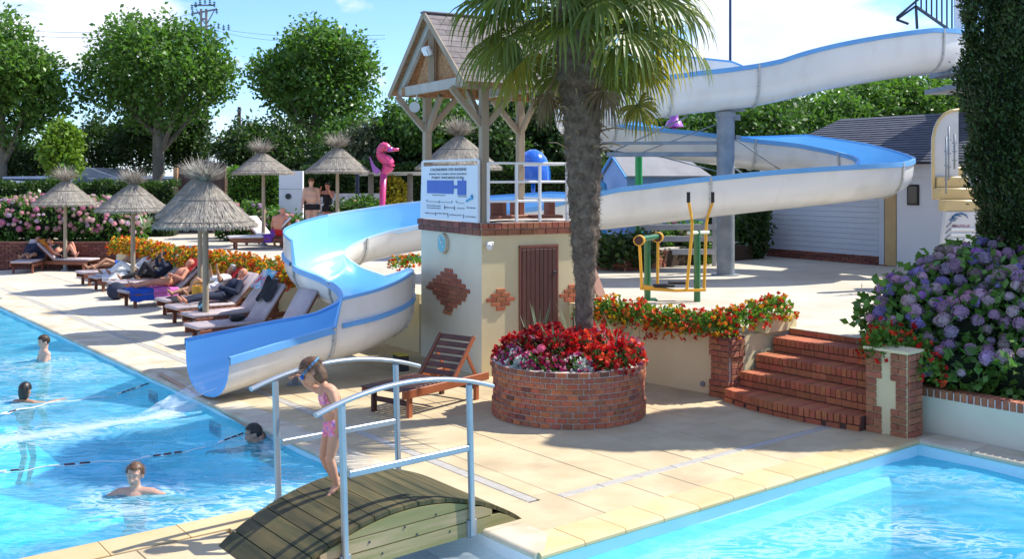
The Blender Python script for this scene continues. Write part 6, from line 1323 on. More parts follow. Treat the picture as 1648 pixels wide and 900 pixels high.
# ------------------------------------------------------------------ beyond the pool: vehicles, marquee, fence, pylon, playground
m_carw = mat('white_car_paint', (.70, .72, .74), None, 2, .25, coat=.6); m_cars = mat('silver_car_paint', (.38, .42, .48), None, 2, .25, metal=.3, coat=.6); m_cgl = mat('car_glass', (.02, .025, .03), None, 2, .08, spec=.7); m_tyre = mat('tyre_rubber', (.015, .015, .015), None, 4, .8)
def car(label, px, Y, rz, m, kind=0):
    x = (px - 824) / F * Y; t = thing('parked_car' if kind == 0 else 'parked_van', label, 'car' if kind == 0 else 'van', (x, Y, 1.28), rz, 'vehicles parked behind the hedge'); hh = 1.45 if kind == 0 else 1.62
    prof = [(-2.1, .35), (-2.12, .75), (-1.9, .92), (-1.35, 1.0), (-.75, hh - .04), (.0, hh), (1.1, hh - .05), (1.75, 1.02), (2.08, .92), (2.12, .4), (1.6, .28), (-1.6, .28)] if kind == 0 else [(-2.2, .35), (-2.2, .85), (-1.7, 1.05), (-1.1, hh - .03), (-.4, hh), (1.9, hh - .03), (2.15, 1.1), (2.2, .4), (1.6, .28), (-1.6, .28)]
    b = MB(); n = len(prof)
    def w_(z): return .86 if z < .95 else .86 - .20 * (z - .95) / .55
    b.add([(a, -w_(z), z) for a, z in prof] + [(a, w_(z), z) for a, z in prof], [(i, (i + 1) % n, n + (i + 1) % n, n + i) for i in range(n)] + [tuple(range(n))[::-1], tuple(range(n, 2 * n))]); b.build('body', m, t, 25, True)
    for s in (-1, 1):
        b = MB(); q = [(-1.15, 1.0), (-.68, hh - .12), (1.0, hh - .12), (1.55, 1.02)] if kind == 0 else [(-1.4, 1.05), (-1.0, hh - .12), (1.8, hh - .12), (1.95, 1.1)]; b.add([(a, s * (w_(z) + .008), z) for a, z in q], [(0, 1, 2, 3)]); b.build('side_window', m_cgl, t, False, True)
        for a in (-1.35, 1.35):
            b = MB(); b.tube([(a, s * .70, .33), (a, s * .88, .33)], .33, 20); wh_ = b.build('wheel', m_tyre, t, 40, True); b = MB(); b.tube([(a, s * .881, .33), (a, s * .89, .33)], .2, 14); b.build('rim', m_alu, wh_, 40, False if False else True)
    b = MB(); q = [(-1.36, 1.01), (-.77, hh - .06)]; b.add([(q[0][0] - .02, -.72, q[0][1] + .02), (q[0][0] - .02, .72, q[0][1] + .02), (q[1][0] - .03, .62, q[1][1]), (q[1][0] - .03, -.62, q[1][1])], [(0, 1, 2, 3)]); b.build('windscreen', m_cgl, t, False, True)
    return t
car('white car at the far left behind the clipped hedge', 8, 43, R(6), m_carw); car('silver car beside the white one behind the clipped hedge', 84, 44.2, R(172), m_cars, 1); car('white van between the left parasols behind the hedge', 262, 46.5, R(4), m_carw, 1)
mq = thing('marquee', 'white pitched marquee roof behind the leftmost parasols', 'marquee', ((158 - 824) / F * 47, 47, 1.4)); x0, x1 = (112 - 824) / F * 47, (206 - 824) / F * 47; xm = (158 - 824) / F * 47; m_tent = mat('tent_white', (.74, .75, .78), None, 1, .8, trans=.6)
za, zb_ = zat(287, 47), zat(270, 47); b = MB(); b.add([(x0, 46, za), (x1, 46, za), (xm, 46, zb_), (x0, 50, za), (x1, 50, za), (xm, 50, zb_)], [(0, 1, 2), (0, 2, 5, 3), (1, 4, 5, 2), (3, 5, 4)]); b.build('roof', m_tent, mq)
b = MB(); b.bar((x0, 45.97, za), (xm, 45.97, zb_), .06); b.bar((x1, 45.97, za), (xm, 45.97, zb_), .06); b.build('roof_edge', m_cars, mq)
b = MB(); b.prism([(x0 + .1, 46.1), (x1 - .1, 46.1), (x1 - .1, 49.9), (x0 + .1, 49.9)], 1.4, za - .01); b.build('side_cloth', m_tent, mq)
cn = thing('awning', 'long low white awning left of the marquee', 'awning', ((85 - 824) / F * 46, 46.5, 1.4)); b = MB(); b.add([D(55, 290, 45.5), D(118, 288, 45.5), D(118, 279, 48), D(95, 274, 48), D(55, 284, 48)], [(0, 1, 2, 3, 4)]); b.build('canopy', m_tent, cn); b = MB(); 
for px in (58, 115): p = D(px, 288, 45.55); b = MB(); b.bar(p, (p.x, p.y, 1.4), .05); b.build('pole', m_galv, cn)
sh = thing('dark_shed', 'dark brown shed behind the narrow conical tree', 'shed', ((62 - 824) / F * 56, 57, 1.4)); m_shed = mat('dark_brown_board', (.05, .025, .025), (.075, .04, .035), 3, .9); b = MB(); b.prism([((40 - 824) / F * 56, 56), ((85 - 824) / F * 56, 56), ((85 - 824) / F * 56, 59), ((40 - 824) / F * 56, 59)], 1.4, zat(252, 56)); b.build('wall', m_shed, sh); b = MB(); b.box((((62 - 824) / F * 56), 57.4, zat(250, 56)), (1.9, 3.4, .1)); b.build('roof', m_shed, sh)
# brown plank fence with timber posts
pf2 = thing('plank_fence', 'dark brown plank fence with pale timber posts behind the big parasol', 'fence', DG(325, 38.6) + Vector((0, 0, ZT))); m_pl = mat('brown_fence_plank', (.085, .055, .045), (.12, .08, .065), 3, .9, rand=.2)
for k in range(21): px = 288 + k * 3.7; p = DG(px, 38.6); tp_ = zat(258 + abs(k - 10) * .6, 38.6); brick(pf2, (p.x, p.y, (ZT + tp_) / 2), (.080, .02, round(tp_ - ZT, 2)), 0, m_pl, 'plank', .0)
for px in (283, 366): p = DG(px, 38.4); brick(pf2, (p.x, p.y, (ZT + zat(270, 38.4)) / 2), (.15, .15, zat(270, 38.4) - ZT), 0, mat('orange_timber', (.45, .26, .13), (.36, .2, .1), 3, .8), 'post', .01)
ww = thing('white_wall_panel', 'white rendered wall panel with a round hole behind the terrace', 'wall', DG(468, 34.8) + Vector((0, 0, ZT))); p, q = DG(449, 34.8), DG(487, 34.8); b = MB(); b.prism([(p.x, 34.8), (q.x, 34.8), (q.x, 35.0), (p.x, 35.0)], ZT - .01, zat(275, 34.8)); b.build('wall_body', m_wallb, ww)
c = D(464, 316, 34.79); b = MB(); b.tube([c, c - Vector((0, .03, 0))], .095, 16); b.build('round_opening', m_dark, ww); b = MB(); b.bar(D(449, 304, 34.78), D(487, 304, 34.78), .015); b.build('wall_joint', m_cars, ww)
rk = thing('low_stone_wall', 'low pale stone wall behind the playground', 'wall', DG(560, 35.5) + Vector((0, 0, ZT))); mst = mat('pale_stone', (.40, .41, .43), (.30, .31, .33), 4, .9, .4, 20, rand=.15); p, q = DG(500, 35.5), DG(612, 36); b = MB(); b.prism([(p.x, 35.5), (q.x, 36), (q.x, 36.3), (p.x, 35.8)], ZT - .01, zat(312, 35.5)); b.build('mortar', mst, rk)
rgb = random.Random(3)
for j in range(4):
    for i in range(9): f = (i + .5 + .25 * (j % 2)) / 9.5; c = p.lerp(q, f); brick(rk, (c.x, c.y - .02, ZT + .13 + j * .29), (.235, .12, .26), .2, mst, 'stone', .03)
# pylon, wires and poles
py_ = thing('power_pylon', 'tall concrete power pylon rising behind the broad plane tree', 'pylon', (DG(328, 66).x, 66, 1.4)); X0 = DG(328, 66).x; m_pc = mat('pylon_concrete', (.30, .29, .27), (.24, .23, .22), 3, .9); zt_ = zat(14, 66)
for s in (-1, 1): b = MB(); b.bar((X0 + s * .30, 66, 1.4), (X0 + s * .16, 66, zt_), .12, .2); b.build('pylon_leg', m_pc, py_)
for k in range(19): z = 1.6 + k * (zt_ - 1.6) / 19; w_ = .56 - .26 * k / 19; brick(py_, (X0, 66, z), (round(w_, 2), .14, .10), 0, m_pc, 'rung', 0)
m_ins = mat('glass_insulator', (.04, .12, .10), (.08, .2, .17), 5, .2)
for (a, b_, c_) in (((308, 22), (350, 14), .10), ((312, 8), (345, 8), .09), ((318, 45), (342, 40), .09), ((316, 14), (330, 38), .06), ((345, 16), (332, 40), .06)):
    b = MB(); b.bar(D(*a, 66), D(*b_, 66), c_); b.build('cross_arm', m_galv, py_)
for (px, y) in ((309, 14), (315, 10), (322, 6), (330, 4), (338, 6), (345, 9), (310, 24), (349, 20), (352, 44), (360, 47), (368, 46), (340, 52), (346, 54)):
    b = MB(); c = D(px, y, 65.8)
    for k in range(3): b.ball(c + Vector((0, 0, k * .11)), (.10, .10, .04), 10, 5)
    b.tube([c - Vector((0, 0, .1)), c + Vector((0, 0, .32))], .02, 6); b.build('insulator', m_ins, py_, True)
for k, (pts, Y) in enumerate((([(345, 44), (395, 52), (480, 58), (620, 56)], 66), ([(345, 48), (400, 60), (480, 66), (620, 62)], 66), ([(-40, 40), (60, 50), (180, 49), (316, 20)], 66), ([(-40, 48), (60, 58), (180, 57), (318, 28)], 66))):
    w_ = thing('power_line', ['upper wire sagging from the pylon to the right', 'lower wire sagging from the pylon to the right', 'upper wire running from the pylon to the left', 'lower wire running from the pylon to the left'][k], 'wire', D(*pts[1], Y)); b = MB(); P = catmull([(*D(x, y, Y),) for x, y in pts], 8); b.tube([Vector(p) for p in P], .013, 5); b.build('wire', mat('wire_grey', (.32, .34, .38), None, 2, .6), w_)
pp = thing('telegraph_pole', 'dark wooden telegraph pole between the two round plane trees', 'pole', DG(385, 62) + Vector((0, 0, 1.4))); p = DG(385, 62); b = MB(); b.tube([(p.x, p.y, 1.4), (p.x, p.y, zat(172, 62))], [.14, .10], 8); b.build('pole', m_shed, pp); b = MB(); b.bar(D(381, 178, 61.9), D(389, 176, 61.9), .08); b.build('cross_arm', m_galv, pp)
sl_ = thing('street_lamp', 'small street lamp right of the pylon foot', 'street lamp', DG(350, 58) + Vector((0, 0, 1.4))); p = DG(350, 58); b = MB(); b.tube([(p.x, p.y, 1.4), (p.x, p.y, zat(226, 58)), D(354, 224.5, 58), D(361, 226, 58)], .05, 8); b.build('pole', m_galv, sl_); b = MB(); b.box(D(360, 227, 58), (.4, .22, .09), None, .02); b.build('lamp_head', m_white, sl_)
# playground: seahorse, dome shower, posts
m_pk = mat('pink_gelcoat', (.62, .05, .16), (.55, .04, .22), 1.5, .3, coat=.4); m_pp = mat('purple_gelcoat', (.30, .07, .38), (.36, .1, .42), 1.5, .3, coat=.4)
Ys = 31.0; sh_ = thing('seahorse_shower', 'pink seahorse shaped water shower on a pink post', 'water shower', D(612, 345, Ys) * 1); b = MB()
pts = [(616, 282), (620, 276), (625, 268), (624, 260), (615, 253), (611, 246), (613, 239), (619, 236), (625, 240)]; rr_ = [.07, .12, .18, .17, .14, .11, .11, .13, .12]
P = catmull([(*D(x, y, Ys), r_) for (x, y), r_ in zip(pts, rr_)], 5); b.tube([Vector(p[:3]) for p in P], [p[3] for p in P], 14); b.build('body', m_pk, sh_, True)
b = MB(); b.tube([D(625, 240, Ys), D(634, 241, Ys), D(642, 240.5, Ys)], [.10, .05, .045], 10); b.build('snout', m_pk, sh_, True)
b = MB(); b.tube([D(626.5, 237, Ys), D(627, 244, Ys)], [.11, .11], 10); b.build('muzzle_band', m_pp, sh_, True)
for x, y in ((613, 234), (617, 232), (622, 233)): b = MB(); b.ball(D(x, y, Ys), (.045, .045, .07), 8, 6); b.build('crest_knob', m_pk, sh_, True)
b = MB(); q = [D(613, 275, Ys), D(603, 266, Ys), D(595, 252, Ys), D(598, 268, Ys), D(600, 276, Ys), D(608, 280, Ys)]; b.add([p + Vector((0, .05, 0)) for p in q] + [p - Vector((0, .05, 0)) for p in q], [(0, 1, 2, 3, 4, 5), (11, 10, 9, 8, 7, 6)] + [(i, (i + 1) % 6, 6 + (i + 1) % 6, 6 + i) for i in range(6)]); b.build('back_fin', m_pp, sh_)
for s in (-1, 1): b = MB(); b.ball(D(621, 238, Ys) + Vector((0, s * .11, 0)), .025, 8, 6); b.build('eye', m_black, sh_, True)
b = MB(); p = D(614, 300, Ys); b.tube([(p.x, p.y, ZT), (p.x, p.y, 1.6), (p.x + .06, p.y, D(0, 280, Ys).z)], [.07, .08, .10], 12); b.build('post', m_pk, sh_, True)
Yd = 29; dm = thing('dome_shower', 'glossy blue ribbed dome shower seen through the tower railing', 'water shower', D(858, 345, Yd)); c = D(858, 290, Yd); m_bd = mat('blue_gelcoat', (.01, .13, .60), None, 2, .15, coat=.8, spec=.6)
b = MB(); n = 44; pr = [(.48, 0), (.475, .22), (.44, .42), (.36, .62), (.23, .77), (.08, .845), (.005, .85)]
for i, (r_, z) in enumerate(pr):
    for j in range(n): a = 2 * math.pi * j / n; k = 1 + (.035 * abs(math.cos(a * 5.5)) - .02) * (1 if i < 3 else .4); b.v.append((c.x + r_ * k * math.cos(a), c.y + r_ * k * math.sin(a), c.z + z))
b.f = [(i * n + j, i * n + (j + 1) % n, (i + 1) * n + (j + 1) % n, (i + 1) * n + j) for i in range(6) for j in range(n)]; b.m = [0] * len(b.f); b.build('dome', m_bd, dm, True)
b = MB(); b.tube([(c.x, c.y, ZT), (c.x, c.y, c.z + .6)], .06, 12); b.build('post', m_bd, dm, True)
pc = thing('purple_shower', 'purple flared water toy beyond the upper slide turn', 'water toy', D(1085, 345, 33)); b = MB(); c = D(1085, 204, 33); b.lathe([(.30, 0), (.22, .18), (.14, .24), (.12, .42), (.2, .5), (.03, .56)], 20, c); b.build('cone', m_pp, pc, 50); b = MB(); b.tube([(c.x, c.y, ZT), (c.x, c.y, c.z + .1)], .07, 10); b.build('post', m_pp, pc, True)
for k, (px, Y, yt, col, r_, lb) in enumerate(((1028, 25.0, 246, m_grn, .085, 'bright green post in front of the blue hut'), (958, 25.5, 372, m_grn, .09, 'short green post of the little blue slide'), (575, 33, 279, mat('navy_post', (.01, .015, .05), None, 2, .4), .06, 'navy post left of the pink seahorse'), (500, 40, 268, m_white, .0, ''))):
    if not lb: continue
    p = DG(px, Y); t = thing('playground_post', lb, 'post', (p.x, p.y, ZT)); b = MB(); b.tube([(p.x, p.y, ZT), (p.x, p.y, zat(yt, Y))], r_, 14); b.build('shaft', col, t, 40)
    b = MB(); b.tube([(p.x, p.y, ZT), (p.x, p.y, ZT + .03)], r_ * 1.8, 14); b.build('foot', col, t, 40)
rp_ = thing('red_pole', 'slanting red playground pole left of the tower sign', 'pole', D(676, 320, 31)); b = MB(); a = D(684, 298, 31); c = D(669, 345, 31); c.z = ZT; b.tube([c, a, a + Vector((.4, .6, .1))], .06, 10); b.build('pole', mat('red_paint', (.5, .01, .03), None, 2, .4), rp_, True)
aw = thing('shade_sail', 'dark edged grey shade awning behind the seahorse', 'awning', D(640, 282, 34)); b = MB(); b.add([D(576, 281, 33.2), D(600, 277, 33.2), D(700, 276, 33.2), D(700, 282, 34.5), D(580, 283, 34.5)], [(0, 1, 2, 3, 4)]); b.build('canopy', mat('awning_grey', (.35, .38, .40), None, 2, .8, trans=.1), aw)
for px in (597, 660): p = DG(px, 33.6); b = MB(); b.tube([(p.x, p.y, ZT), (p.x, p.y, zat(280, 33.6))], .09, 10); b.build('pole', m_bark, aw, True)
m_lb = mat('light_blue_gelcoat', (.08, .40, .72), None, 2, .3, coat=.4)
ks = thing('small_blue_slide', 'small light blue playground slide beyond the palm trunk', 'slide', D(965, 400, 26))
b = MB(); rows = []
for s in np.linspace(0, 1, 12):
    c = D(948 + 34 * s, 364 + 38 * s ** .8 + 0, 25.3 + s * .4); rows.append([c + Vector((0, y, abs(y) ** 2 * 1.6)) for y in np.linspace(-.35, .35, 7)])
sweep(rows, b, 0); b.build('chute', m_lb, ks, True); b = MB(); c = D(956, 296, 26); b.tube([D(940, 300, 26), D(948, 294, 26), D(958, 292, 26), D(968, 300, 26), D(972, 320, 26)], [.14, .16, .16, .14, .12], 12); b.build('wave_top', m_lb, ks, True)
b = MB(); b.bar(D(944, 330, 26.1), (D(944, 330, 26.1).x, 26.1, ZT), .12); b.bar(D(972, 330, 26.1), (D(972, 330, 26.1).x, 26.1, ZT), .12); b.build('support', m_lb, ks)
kp = thing('play_board', 'light blue playground panel just right of the slide column', 'panel', D(1189, 400, 28)); b = MB(); b.box(D(1190, 384, 28), (.28, .5, .62), .2, .05); b.build('panel_body', m_lb, kp, True); b = MB(); b.box((D(1190, 384, 28).x, 28, ZT + .16), (.12, .12, .4)); b.build('foot', m_white, kp)
# moulded stair unit at the right
Yl = 19.0; m_cr = mat('cream_gelcoat', (.62, .47, .22), (.58, .44, .20), 2, .4); m_sl = mat('panel_white', (.66, .66, .65), None, 2, .5)
ls = thing('moulded_stair', 'cream moulded stair unit with white arched side beside the cypress', 'stairs', D(1550, 430, Yl))
zz = lambda y: H - (y - HZ) * Yl / F
def X(px): return (px - 824) / F * Yl
for k, (y0, y1, xa, xb, dpt) in enumerate(((340, 322, 1520, 1580, 0), (322, 303, 1522, 1580, .28), (303, 284, 1528, 1580, .56), (284, 268, 1545, 1582, .84))):
    b = MB(); b.box(((X(xa) + X(xb)) / 2, Yl + dpt + .14, (zz(y0) + zz(y1)) / 2), (X(xb) - X(xa), .30, zz(y1) - zz(y0)), None, .02); b.build('step', m_cr, ls, 40)
b = MB(); pr = [(1524, 322), (1523, 250), (1523.5, 220), (1527, 203), (1533, 190), (1541, 181), (1552, 175), (1566, 173), (1566, 300), (1545, 300), (1530, 312)]; q = [(X(x), zz(y)) for x, y in pr]; n = len(q)
b.add([(x, Yl + .62, z) for x, z in q] + [(x, Yl + .70, z) for x, z in q], [tuple(range(n))[::-1], tuple(range(n, 2 * n))] + [(i, (i + 1) % n, n + (i + 1) % n, n + i) for i in range(n)]); b.build('side_panel', m_sl, ls)
b = MB(); b.tube([(X(x), Yl + .60, zz(y)) for x, y in pr[:8]], .028, 8); b.build('panel_edge', m_cr, ls, True)
for x, ya, yb in ((1523.5, 220, 312), (1531, 203, 290), (1548, 214, 272)):
    b = MB(); b.tube([(X(x), Yl + .02 + (x - 1523) * .012, zz(ya)), (X(x), Yl + .02 + (x - 1523) * .012, zz(yb))], .018, 8); o = b.build('handrail', m_galv, ls, True)
    for f in (.25, .5, .75): brick(o, (X(x) + .02, Yl + .06 + (x - 1523) * .012, zz(ya + (yb - ya) * f)), (.05, .08, .02), 0, m_galv, 'rail_bracket', 0)
b = MB(); q = [(1522, 341), (1576, 341), (1576, 440), (1510, 440)]; q = [(X(x), zz(y)) for x, y in q]; b.add([(x, Yl - .02, z) for x, z in q] + [(x, Yl + .1, z) for x, z in q], [(3, 2, 1, 0), (4, 5, 6, 7), (0, 1, 5, 4), (1, 2, 6, 5), (2, 3, 7, 6), (3, 0, 4, 7)]); b.build('front_board', m_sl, ls)
for k in range(8): y = 369 + k * 8.6; brick(ls, (X(1552 - k * .4), Yl - .035, zz(y)), (.50, .02, .055), 0, m_white, 'slat', .004)
for k in range(7): y = 362 + k * 10; b = MB(); b.bar((X(1522 - k * 1.3), Yl - .03, zz(y + 4)), (X(1530 - k * 1.3), Yl - .03, zz(y - 4)), .016); b.build('lattice_strip', m_galv, ls)
m_emb = mat('emblem_blue', (.03, .13, .30), None, 2, .5); b = MB()
for pts in (((1527, 354), (1533, 351), (1540, 352)), ((1531, 349), (1538, 346), (1546, 348)), ((1536, 345), (1546, 343.5), (1553, 346), (1557, 351)), ((1529, 356), (1537, 354.5))): b.tube([(X(x), Yl - .03, zz(y)) for x, y in pts], [.010, .020, .006][:len(pts)] if len(pts) == 3 else ([.008, .016, .014, .004] if len(pts) == 4 else .01), 6)
tag(b.build('wave_emblem', m_emb, ls, True), kind='stuff')
Mt = Matrix.Translation((X(1546), Yl - .028, zz(365.5))) @ Matrix.Rotation(R(90), 4, 'X'); stext('NAUTILUS', 0, 0, .045, .30, ls, mat('emblem_red', (.40, .03, .07), None, 2, .5), M0=Mt)
Mt = Matrix.Translation((X(1534), Yl - .028, zz(365))) @ Matrix.Rotation(R(90), 4, 'X'); stext('LE', 0, 0, .04, .07, ls, m_ink, M0=Mt)

# ------------------------------------------------------------------ lane ropes, skimmers
def rope(label, pts, marks):
    t = thing('lane_rope', label, 'rope', G(*pts[0], -.08)); P = [Vector(p) for p in catmull([(*G(x, y, -.085),) for x, y in pts], 8)]; b = MB(); b.tube([p + Vector((0, 0, -.012 * (1 + math.sin(i * .7)))) for i, p in enumerate(P)], .006, 6); b.build('cord', m_white, t, True)
    for (a, c) in marks:
        a, c = G(*a, -.075), G(*c, -.075); n = max(2, int((c - a).length / .11))
        for k in range(n): p, q = a.lerp(c, (k + .1) / n), a.lerp(c, (k + .8) / n); b = MB(); b.tube([p, q], .010, 8); b.build('float', m_flo if k % 4 else m_white, t, 40)
m_flo = mat('rope_float', (.16, .03, .03), (.03, .03, .04), 9, .5)
rope('near lane rope with dark floats crossing the left pool to the boy at the edge', [(-60, 764), (0, 760), (76, 751), (150, 744), (227, 737), (296, 727), (347, 714), (393, 697), (432, 682)], [((-5, 760), (34, 756)), ((76, 751), (150, 744)), ((227, 737), (296, 727)), ((350, 713), (393, 697))])
rope('far lane rope with dark floats reaching the pool edge left of the slide end', [(-60, 672), (0, 666), (30, 659), (80, 648), (138, 641), (190, 634), (222, 624), (244, 614)], [((188, 635), (240, 617)), ((0, 667), (28, 660))])
for k, (px, py) in enumerate(((247, 625), (346, 670))):
    v_ = None; best = min(np.linspace(0, 20, 400), key=lambda v: abs((UV(0, v).x / UV(0, v).y * F + 824) - px)); c = UV(-.012, best, -.30); t = thing('skimmer_plate', ['grey skimmer plate in the pool wall left of the slide end', 'grey skimmer plate in the pool wall right of the slide end'][k], 'skimmer', c, AV); b = MB(); b.box(c, (.34, .02, .16), AV, .004); b.build('plate', mat('skimmer_grey', (.20, .38, .40), None, 3, .5), t); b = MB(); b.box(c + Vector((-.012 * E1.x, -.012 * E1.y, 0)), (.26, .01, .08), AV); b.build('slot', m_dark, t)
# ------------------------------------------------------------------ people
def skin(n, c): return mat('skin_' + n, c, tuple(x * .9 for x in c), 12, .55, .08, 90, spec=.35, bdist=.002)
sk_child, sk_pale, sk_tan, sk_pink, sk_deep = skin('child', (.56, .29, .18)), skin('pale', (.60, .36, .26)), skin('tanned', (.42, .22, .13)), skin('sunburnt', (.62, .27, .17)), skin('brown', (.46, .26, .17))
def capsule(b, p0, p1, r0, r1, n=12, flat=1.0, up=None):
    p0, p1 = Vector(p0), Vector(p1); d = (p1 - p0); L_ = d.length; d = d / L_ if L_ > 1e-6 else Vector((0, 0, 1)); pts, rs = [], []
    for a in (-85, -60, -30, 0): pts.append(p0 + d * r0 * math.sin(R(a))); rs.append(r0 * math.cos(R(a)))
    for a in (0, 30, 60, 85): pts.append(p1 + d * r1 * math.sin(R(a))); rs.append(r1 * math.cos(R(a)))
    M_ = frame(d, up); vs = []; fs = []
    for p, r_ in zip(pts, rs):
        for j in range(n): a = 2 * math.pi * j / n; vs.append(p + M_ @ Vector((0, math.cos(a) * r_, math.sin(a) * r_ * flat)))
    for i in range(len(pts) - 1):
        for j in range(n): fs.append((i * n + j, i * n + (j + 1) % n, (i + 1) * n + (j + 1) % n, (i + 1) * n + j))
    fs.append(tuple(range(n))[::-1]); fs.append(tuple((len(pts) - 1) * n + j for j in range(n))); b.add(vs, fs)
def remesh(b, name, m, vox, T, sm=4):
    me = b.mesh(name, m, False, T.inverted()); o = bpy.data.objects.new(name, me); COL.objects.link(o)
    md = o.modifiers.new('r', 'REMESH'); md.mode = 'VOXEL'; md.voxel_size = vox; s = o.modifiers.new('s', 'SMOOTH'); s.iterations = sm; s.factor = .5
    bpy.context.view_layer.update(); dg = bpy.context.evaluated_depsgraph_get(); me2 = bpy.data.meshes.new_from_object(o.evaluated_get(dg)); bpy.data.objects.remove(o); me2.name = name; me2.shade_smooth()
    if not me2.materials: me2.materials.append(m)
    return me2
def hand(b, w, d, nrm, s, curl=.5, thumb=1, grip=False):
    """palm from wrist w along d, back of the hand along nrm"""
    d = Vector(d).normalized(); nrm = (Vector(nrm) - d * Vector(nrm).dot(d)).normalized(); sd_ = d.cross(nrm).normalized() * thumb; M_ = Matrix((d, sd_, nrm)).transposed()
    b.ball(w + d * .045 * s, (.050 * s, .040 * s, .016 * s), 12, 8, M_); capsule(b, w - d * .01 * s, w + d * .03 * s, .024 * s, .026 * s, 10, .7, nrm)
    for k, (ln, off) in enumerate(((.070, .030), (.080, .010), (.074, -.010), (.058, -.029))):
        p = w + (d * .082 + sd_ * off) * s; dd = d.copy(); ph = [.45, .32, .25]; c = curl * (1 + .12 * k)
        for q, f in enumerate(ph):
            dd = (Matrix.Rotation(c * (.9 if q else .5) * (1 if True else 0), 3, nrm.cross(d).normalized() * 1) @ dd); dd.normalize(); e = p + dd * ln * f * s; capsule(b, p, e, (.0092 - .0008 * q) * s, (.0086 - .0008 * q) * s, 8); p = e
    p = w + (d * .022 + sd_ * .030) * s; dd = (d * .55 + sd_ * .75 - nrm * .35 * (1 + curl)).normalized()
    for q, f in enumerate((.034, .028)): e = p + dd * f * s; capsule(b, p, e, (.0115 - .0015 * q) * s, (.010 - .001 * q) * s, 8); p = e; dd = (dd + d * .5 - nrm * .35 * curl).normalized()
def person(label, J, s, sk, vox=.011, face=(0, -1, 0), hup=(0, 0, 1), hair=None, hk='short', head_s=1.0, fat=1.0, wide=1.0, clothes=(), lower=True, curl=(.5, .5), hn=((0, 0, 1), (0, 0, 1)), eyes=True, group=None, cat='person', seed=1, child=False, base=None):
    J = {k: Vector(v) for k, v in J.items()}; base = base or J['pelvis']; t = thing('person', label, cat, base, 0, group); T = WM[t.name]; b = MB(); hs = s * head_s
    f = Vector(face).normalized(); u = Vector(hup); u = (u - f * u.dot(f)).normalized(); r_ = u.cross(f).normalized(); MH = Matrix((r_, f, u)).transposed(); hc = J['head']
    def hp(x, y, z): return hc + (r_ * x + f * y + u * z) * hs
    # head
    b.ball(hp(0, -.012, .025), (.074 * hs, .090 * hs, .092 * hs), 20, 14, MH); b.ball(hp(0, .022, -.045), (.055 * hs, .062 * hs, .066 * hs), 16, 10, MH); b.ball(hp(0, .062, -.088), (.026 * hs, .022 * hs, .020 * hs), 10, 8, MH)
    capsule(b, hp(0, .076, .012), hp(0, .098, -.030), .009 * hs, .013 * hs, 8); b.ball(hp(0, .092, -.034), (.016 * hs, .012 * hs, .010 * hs), 8, 6, MH)
    for x in (-1, 1):
        b.ball(hp(x * .032, .058, -.030), (.026 * hs, .022 * hs, .024 * hs), 10, 8, MH); b.ball(hp(x * .077, -.008, -.010), (.010 * hs, .018 * hs, .030 * hs), 10, 8, MH); capsule(b, hp(x * .012, .079, .030), hp(x * .048, .066, .030), .009 * hs, .008 * hs, 8)
    b.ball(hp(0, .077, -.060), (.022 * hs, .009 * hs, .006 * hs), 8, 6, MH); b.ball(hp(0, .076, -.068), (.019 * hs, .009 * hs, .006 * hs), 8, 6, MH)
    capsule(b, J['neck'], hp(0, -.02, -.055), .056 * s * (1 if not child else .82), .050 * s * (1 if not child else .85), 14)
    # trunk
    sp = (J['neck'] - J['pelvis']); sL_ = sp.length; sd0 = sp / sL_; sh = (J['shR'] - J['shL']); shx = (sh - sd0 * sh.dot(sd0)).normalized(); fw = sd0.cross(shx) * 1; MT = Matrix((shx, fw, sd0)).transposed()
    mid = J.get('mid', J['pelvis'].lerp(J['neck'], .42)); ch = J.get('chest', J['pelvis'].lerp(J['neck'], .70)); shw = sh.length / 2
    b.ball(ch, (shw * .86 * wide, .112 * s * fat, .165 * s), 18, 12, MT); b.ball(mid, (.122 * s * wide * fat, .098 * s * fat, .155 * s), 16, 12, MT); b.ball(J['pelvis'], (.150 * s * wide * min(fat, 1.15), .108 * s * fat, .115 * s), 16, 12, MT)
    if fat > 1.2: b.ball(mid + fw * 0 + (Vector(face) * 0), (.15 * s * fat, .13 * s * fat, .16 * s), 16, 12, MT)
    capsule(b, mid, ch, .105 * s * wide, .115 * s * wide, 14, .82, fw); capsule(b, J['neck'] - sd0 * .045 * s, J['neck'], .075 * s, .058 * s, 14)
    for e in 'LR': capsule(b, J['neck'] - sd0 * .035 * s, J['sh' + e], .060 * s, .055 * s, 12)
    ar = (.046 if child else .052) * s * min(fat, 1.15)
    for i, e in enumerate('LR'):
        capsule(b, J['sh' + e], J['el' + e], ar * 1.05, ar * .76, 12); capsule(b, J['el' + e], J['el' + e].lerp(J['wr' + e], .35), ar * .74, ar * .80, 12); capsule(b, J['el' + e].lerp(J['wr' + e], .35), J['wr' + e], ar * .80, ar * .50, 12)
        dd = J.get('hd' + e, J['wr' + e] - J['el' + e]); hand(b, J['wr' + e], dd, hn[i], s * (1.0), curl[i], 1 if i == 0 else -1)
